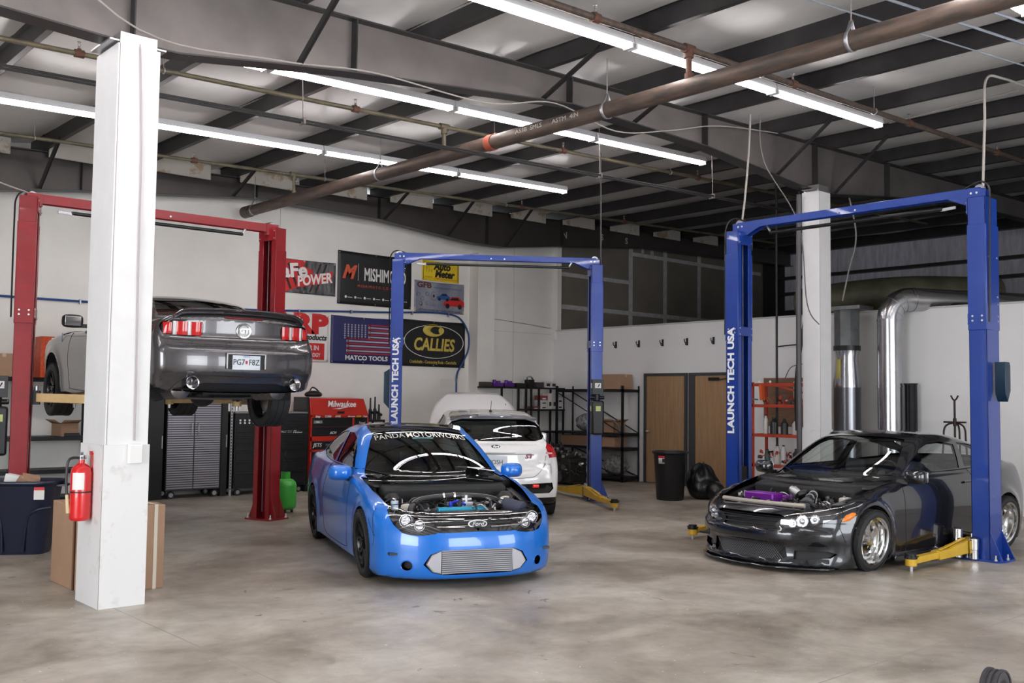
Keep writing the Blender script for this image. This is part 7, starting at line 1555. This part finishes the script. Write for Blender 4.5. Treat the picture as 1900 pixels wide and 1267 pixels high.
# red rack, plywood board and electrical box behind the right-hand lift
t = thing('plywood_board', 'brown plywood backboard on the half wall behind the red rack', 'board', (15.38, 9.85, 0)); mb = MB(); mb.box(-.015, .015, -.75, .55, 1.20, 2.06); mb.obj('board', mat('plywood_brown', (.22, .12, .07), .7, noise=.3, nscale=2, stretch=(1, 1, 8)), t)
t = thing('electrical_box', 'grey white electrical box mounted above the red rack', 'electrical box', (15.30, 9.57, 1.66)); mb = MB(); mb.box(-.06, .065, -.15, .14, 0, .33); mb.obj('box', mat('panel_grey_white', (.52, .51, .5), .5), t, bevel=.006); mb = MB(); mb.box(-.064, -.06, -.13, .12, .02, .31); mb.obj('door', mat('panel_grey_white', (.52, .51, .5), .5), t)
redo = mat('rack_orange_red', (.48, .05, .02), .5, noise=.25, nscale=9)
t = thing('parts_rack', 'orange red steel rack of hoses and bottles behind the right-hand lift', 'rack', (14.4, 9.3, 0))
for z, m in ((1.94, redo), (1.59, redo), (1.10, redo), (.60, redo)): mb = MB(); mb.box(-.22, -.18, -.55, .55, z - .05, z); mb.box(.18, .22, -.55, .55, z - .05, z); mb.box(-.22, .22, -.55, -.51, z - .03, z); mb.box(-.22, .22, .51, .55, z - .03, z); (mb.box(-.2, .2, -.53, .53, z - .02, z - .012) if z < 1.9 else None); mb.obj('rack_shelf', m, t)
for x in (-.2, .2):
    for y in (-.53, .53): mb = MB(); mb.box(x - .02, x + .02, y - .02, y + .02, 0, 1.96); mb.obj('rack_post', redo if y > 0 else blackm, t)
mb = MB(); mb.bar((-.2, .2, 1.93), (-.2, -.55, 1.76), .03, .03); mb.obj('diagonal_bar', redo, t); mb = MB(); mb.bar((-.24, .33, 1.92), (-.24, .31, 1.66), .08, .05); mb.obj('orange_bracket', mat('bracket_orange', (.62, .10, .02), .5), t)
mb = MB(); [mb.ball((-.21, y, 1.965), .022, 10) for y in (.40, .18)]; mb.obj('clamp_knob', white, t)
for k, (y, z, r, h_, c) in enumerate(((.38, 1.10, .045, .30, 'bottle_white'), (.22, 1.10, .07, .26, 'bottle_black'), (.02, 1.10, .06, .24, 'bottle_black'), (-.18, 1.10, .05, .22, 'bottle_white'), (.35, .60, .05, .22, 'bottle_teal'), (.16, .60, .06, .3, 'bottle_white'), (.04, .60, .05, .3, 'bottle_white'), (-.2, .60, .06, .25, 'bottle_black'))):
    cc = {'bottle_white': (.55, .53, .5), 'bottle_black': (.02, .02, .02), 'bottle_teal': (.02, .12, .11)}[c]
    o = thing('bottle', '', 'bottle', (14.36, 9.3 + y, z), 0, 'bottles and cans on the red rack'); o['label'] = '%s container on the %s shelf of the red rack, %s from the left' % ({'bottle_white': 'pale', 'bottle_black': 'black', 'bottle_teal': 'dark teal'}[c], 'upper' if z > 1 else 'lower', ('first', 'second', 'third', 'fourth')[k % 4])
    mb = MB(); mb.lathe([(0, 0), (r, 0), (r, h_ * .75), (r * .5, h_ * .9), (r * .4, h_), (0, h_)], 16); mb.obj('bottle_body', mat(c, cc, .4), o); mb = MB(); mb.cyl((0, 0, h_), (0, 0, h_ + .02), r * .42, 12); mb.obj('cap', black, o)
engine_bits(t, (-.2, .15, -.5, .5, 1.6, 1.68), 40, 9, [redo, pal_engine[1], silver, pal_engine[3], mat('tan_rope', (.4, .28, .12), .7)], 'rack_clutter')['kind'] = 'stuff'
engine_bits(t, (-.2, .15, -.5, .5, .62, .80), 50, 10, [redo, pal_engine[1], silver, pal_engine[3], mat('teal_clutter', (.02, .15, .14), .6)], 'rack_clutter')['kind'] = 'stuff'
cable([(14.6, 9.62, 5.5), (14.6, 9.62, 3.0), (14.6, 9.62, .8)], .02, cabk, 'straight black pipe dropping from the roof past the red rack', name='drop_pipe', cat='pipe')
cable([(13.3, 8.15, 4.9), (13.28, 8.22, 3.2), (13.35, 8.45, 2.0), (13.6, 8.6, 1.2)], .028, cabk, 'black hose hanging beside the far white column', name='hose', cat='hose')
cable([(12.86, 8.08, 4.7), (12.86, 8.1, 3.0), (12.87, 8.1, .0)], .04, mat('column_conduit_dark', (.09, .085, .09), .5, .3), 'dark conduit running down the left side of the far white column', name='conduit', cat='conduit')
cable([(15.36, 10.1, 2.62), (15.34, 9.7, 2.64), (15.34, 9.3, 2.63)], .012, cabk, 'short black pipe fixed on the half wall above the red rack', name='pipe', cat='pipe')
cable([(15.36, 9.95, 2.06), (15.33, 9.8, 2.25), (15.33, 9.5, 2.3), (15.36, 9.2, 2.28)], .008, cabg, 'thin looped wire on the half wall above the electrical box')
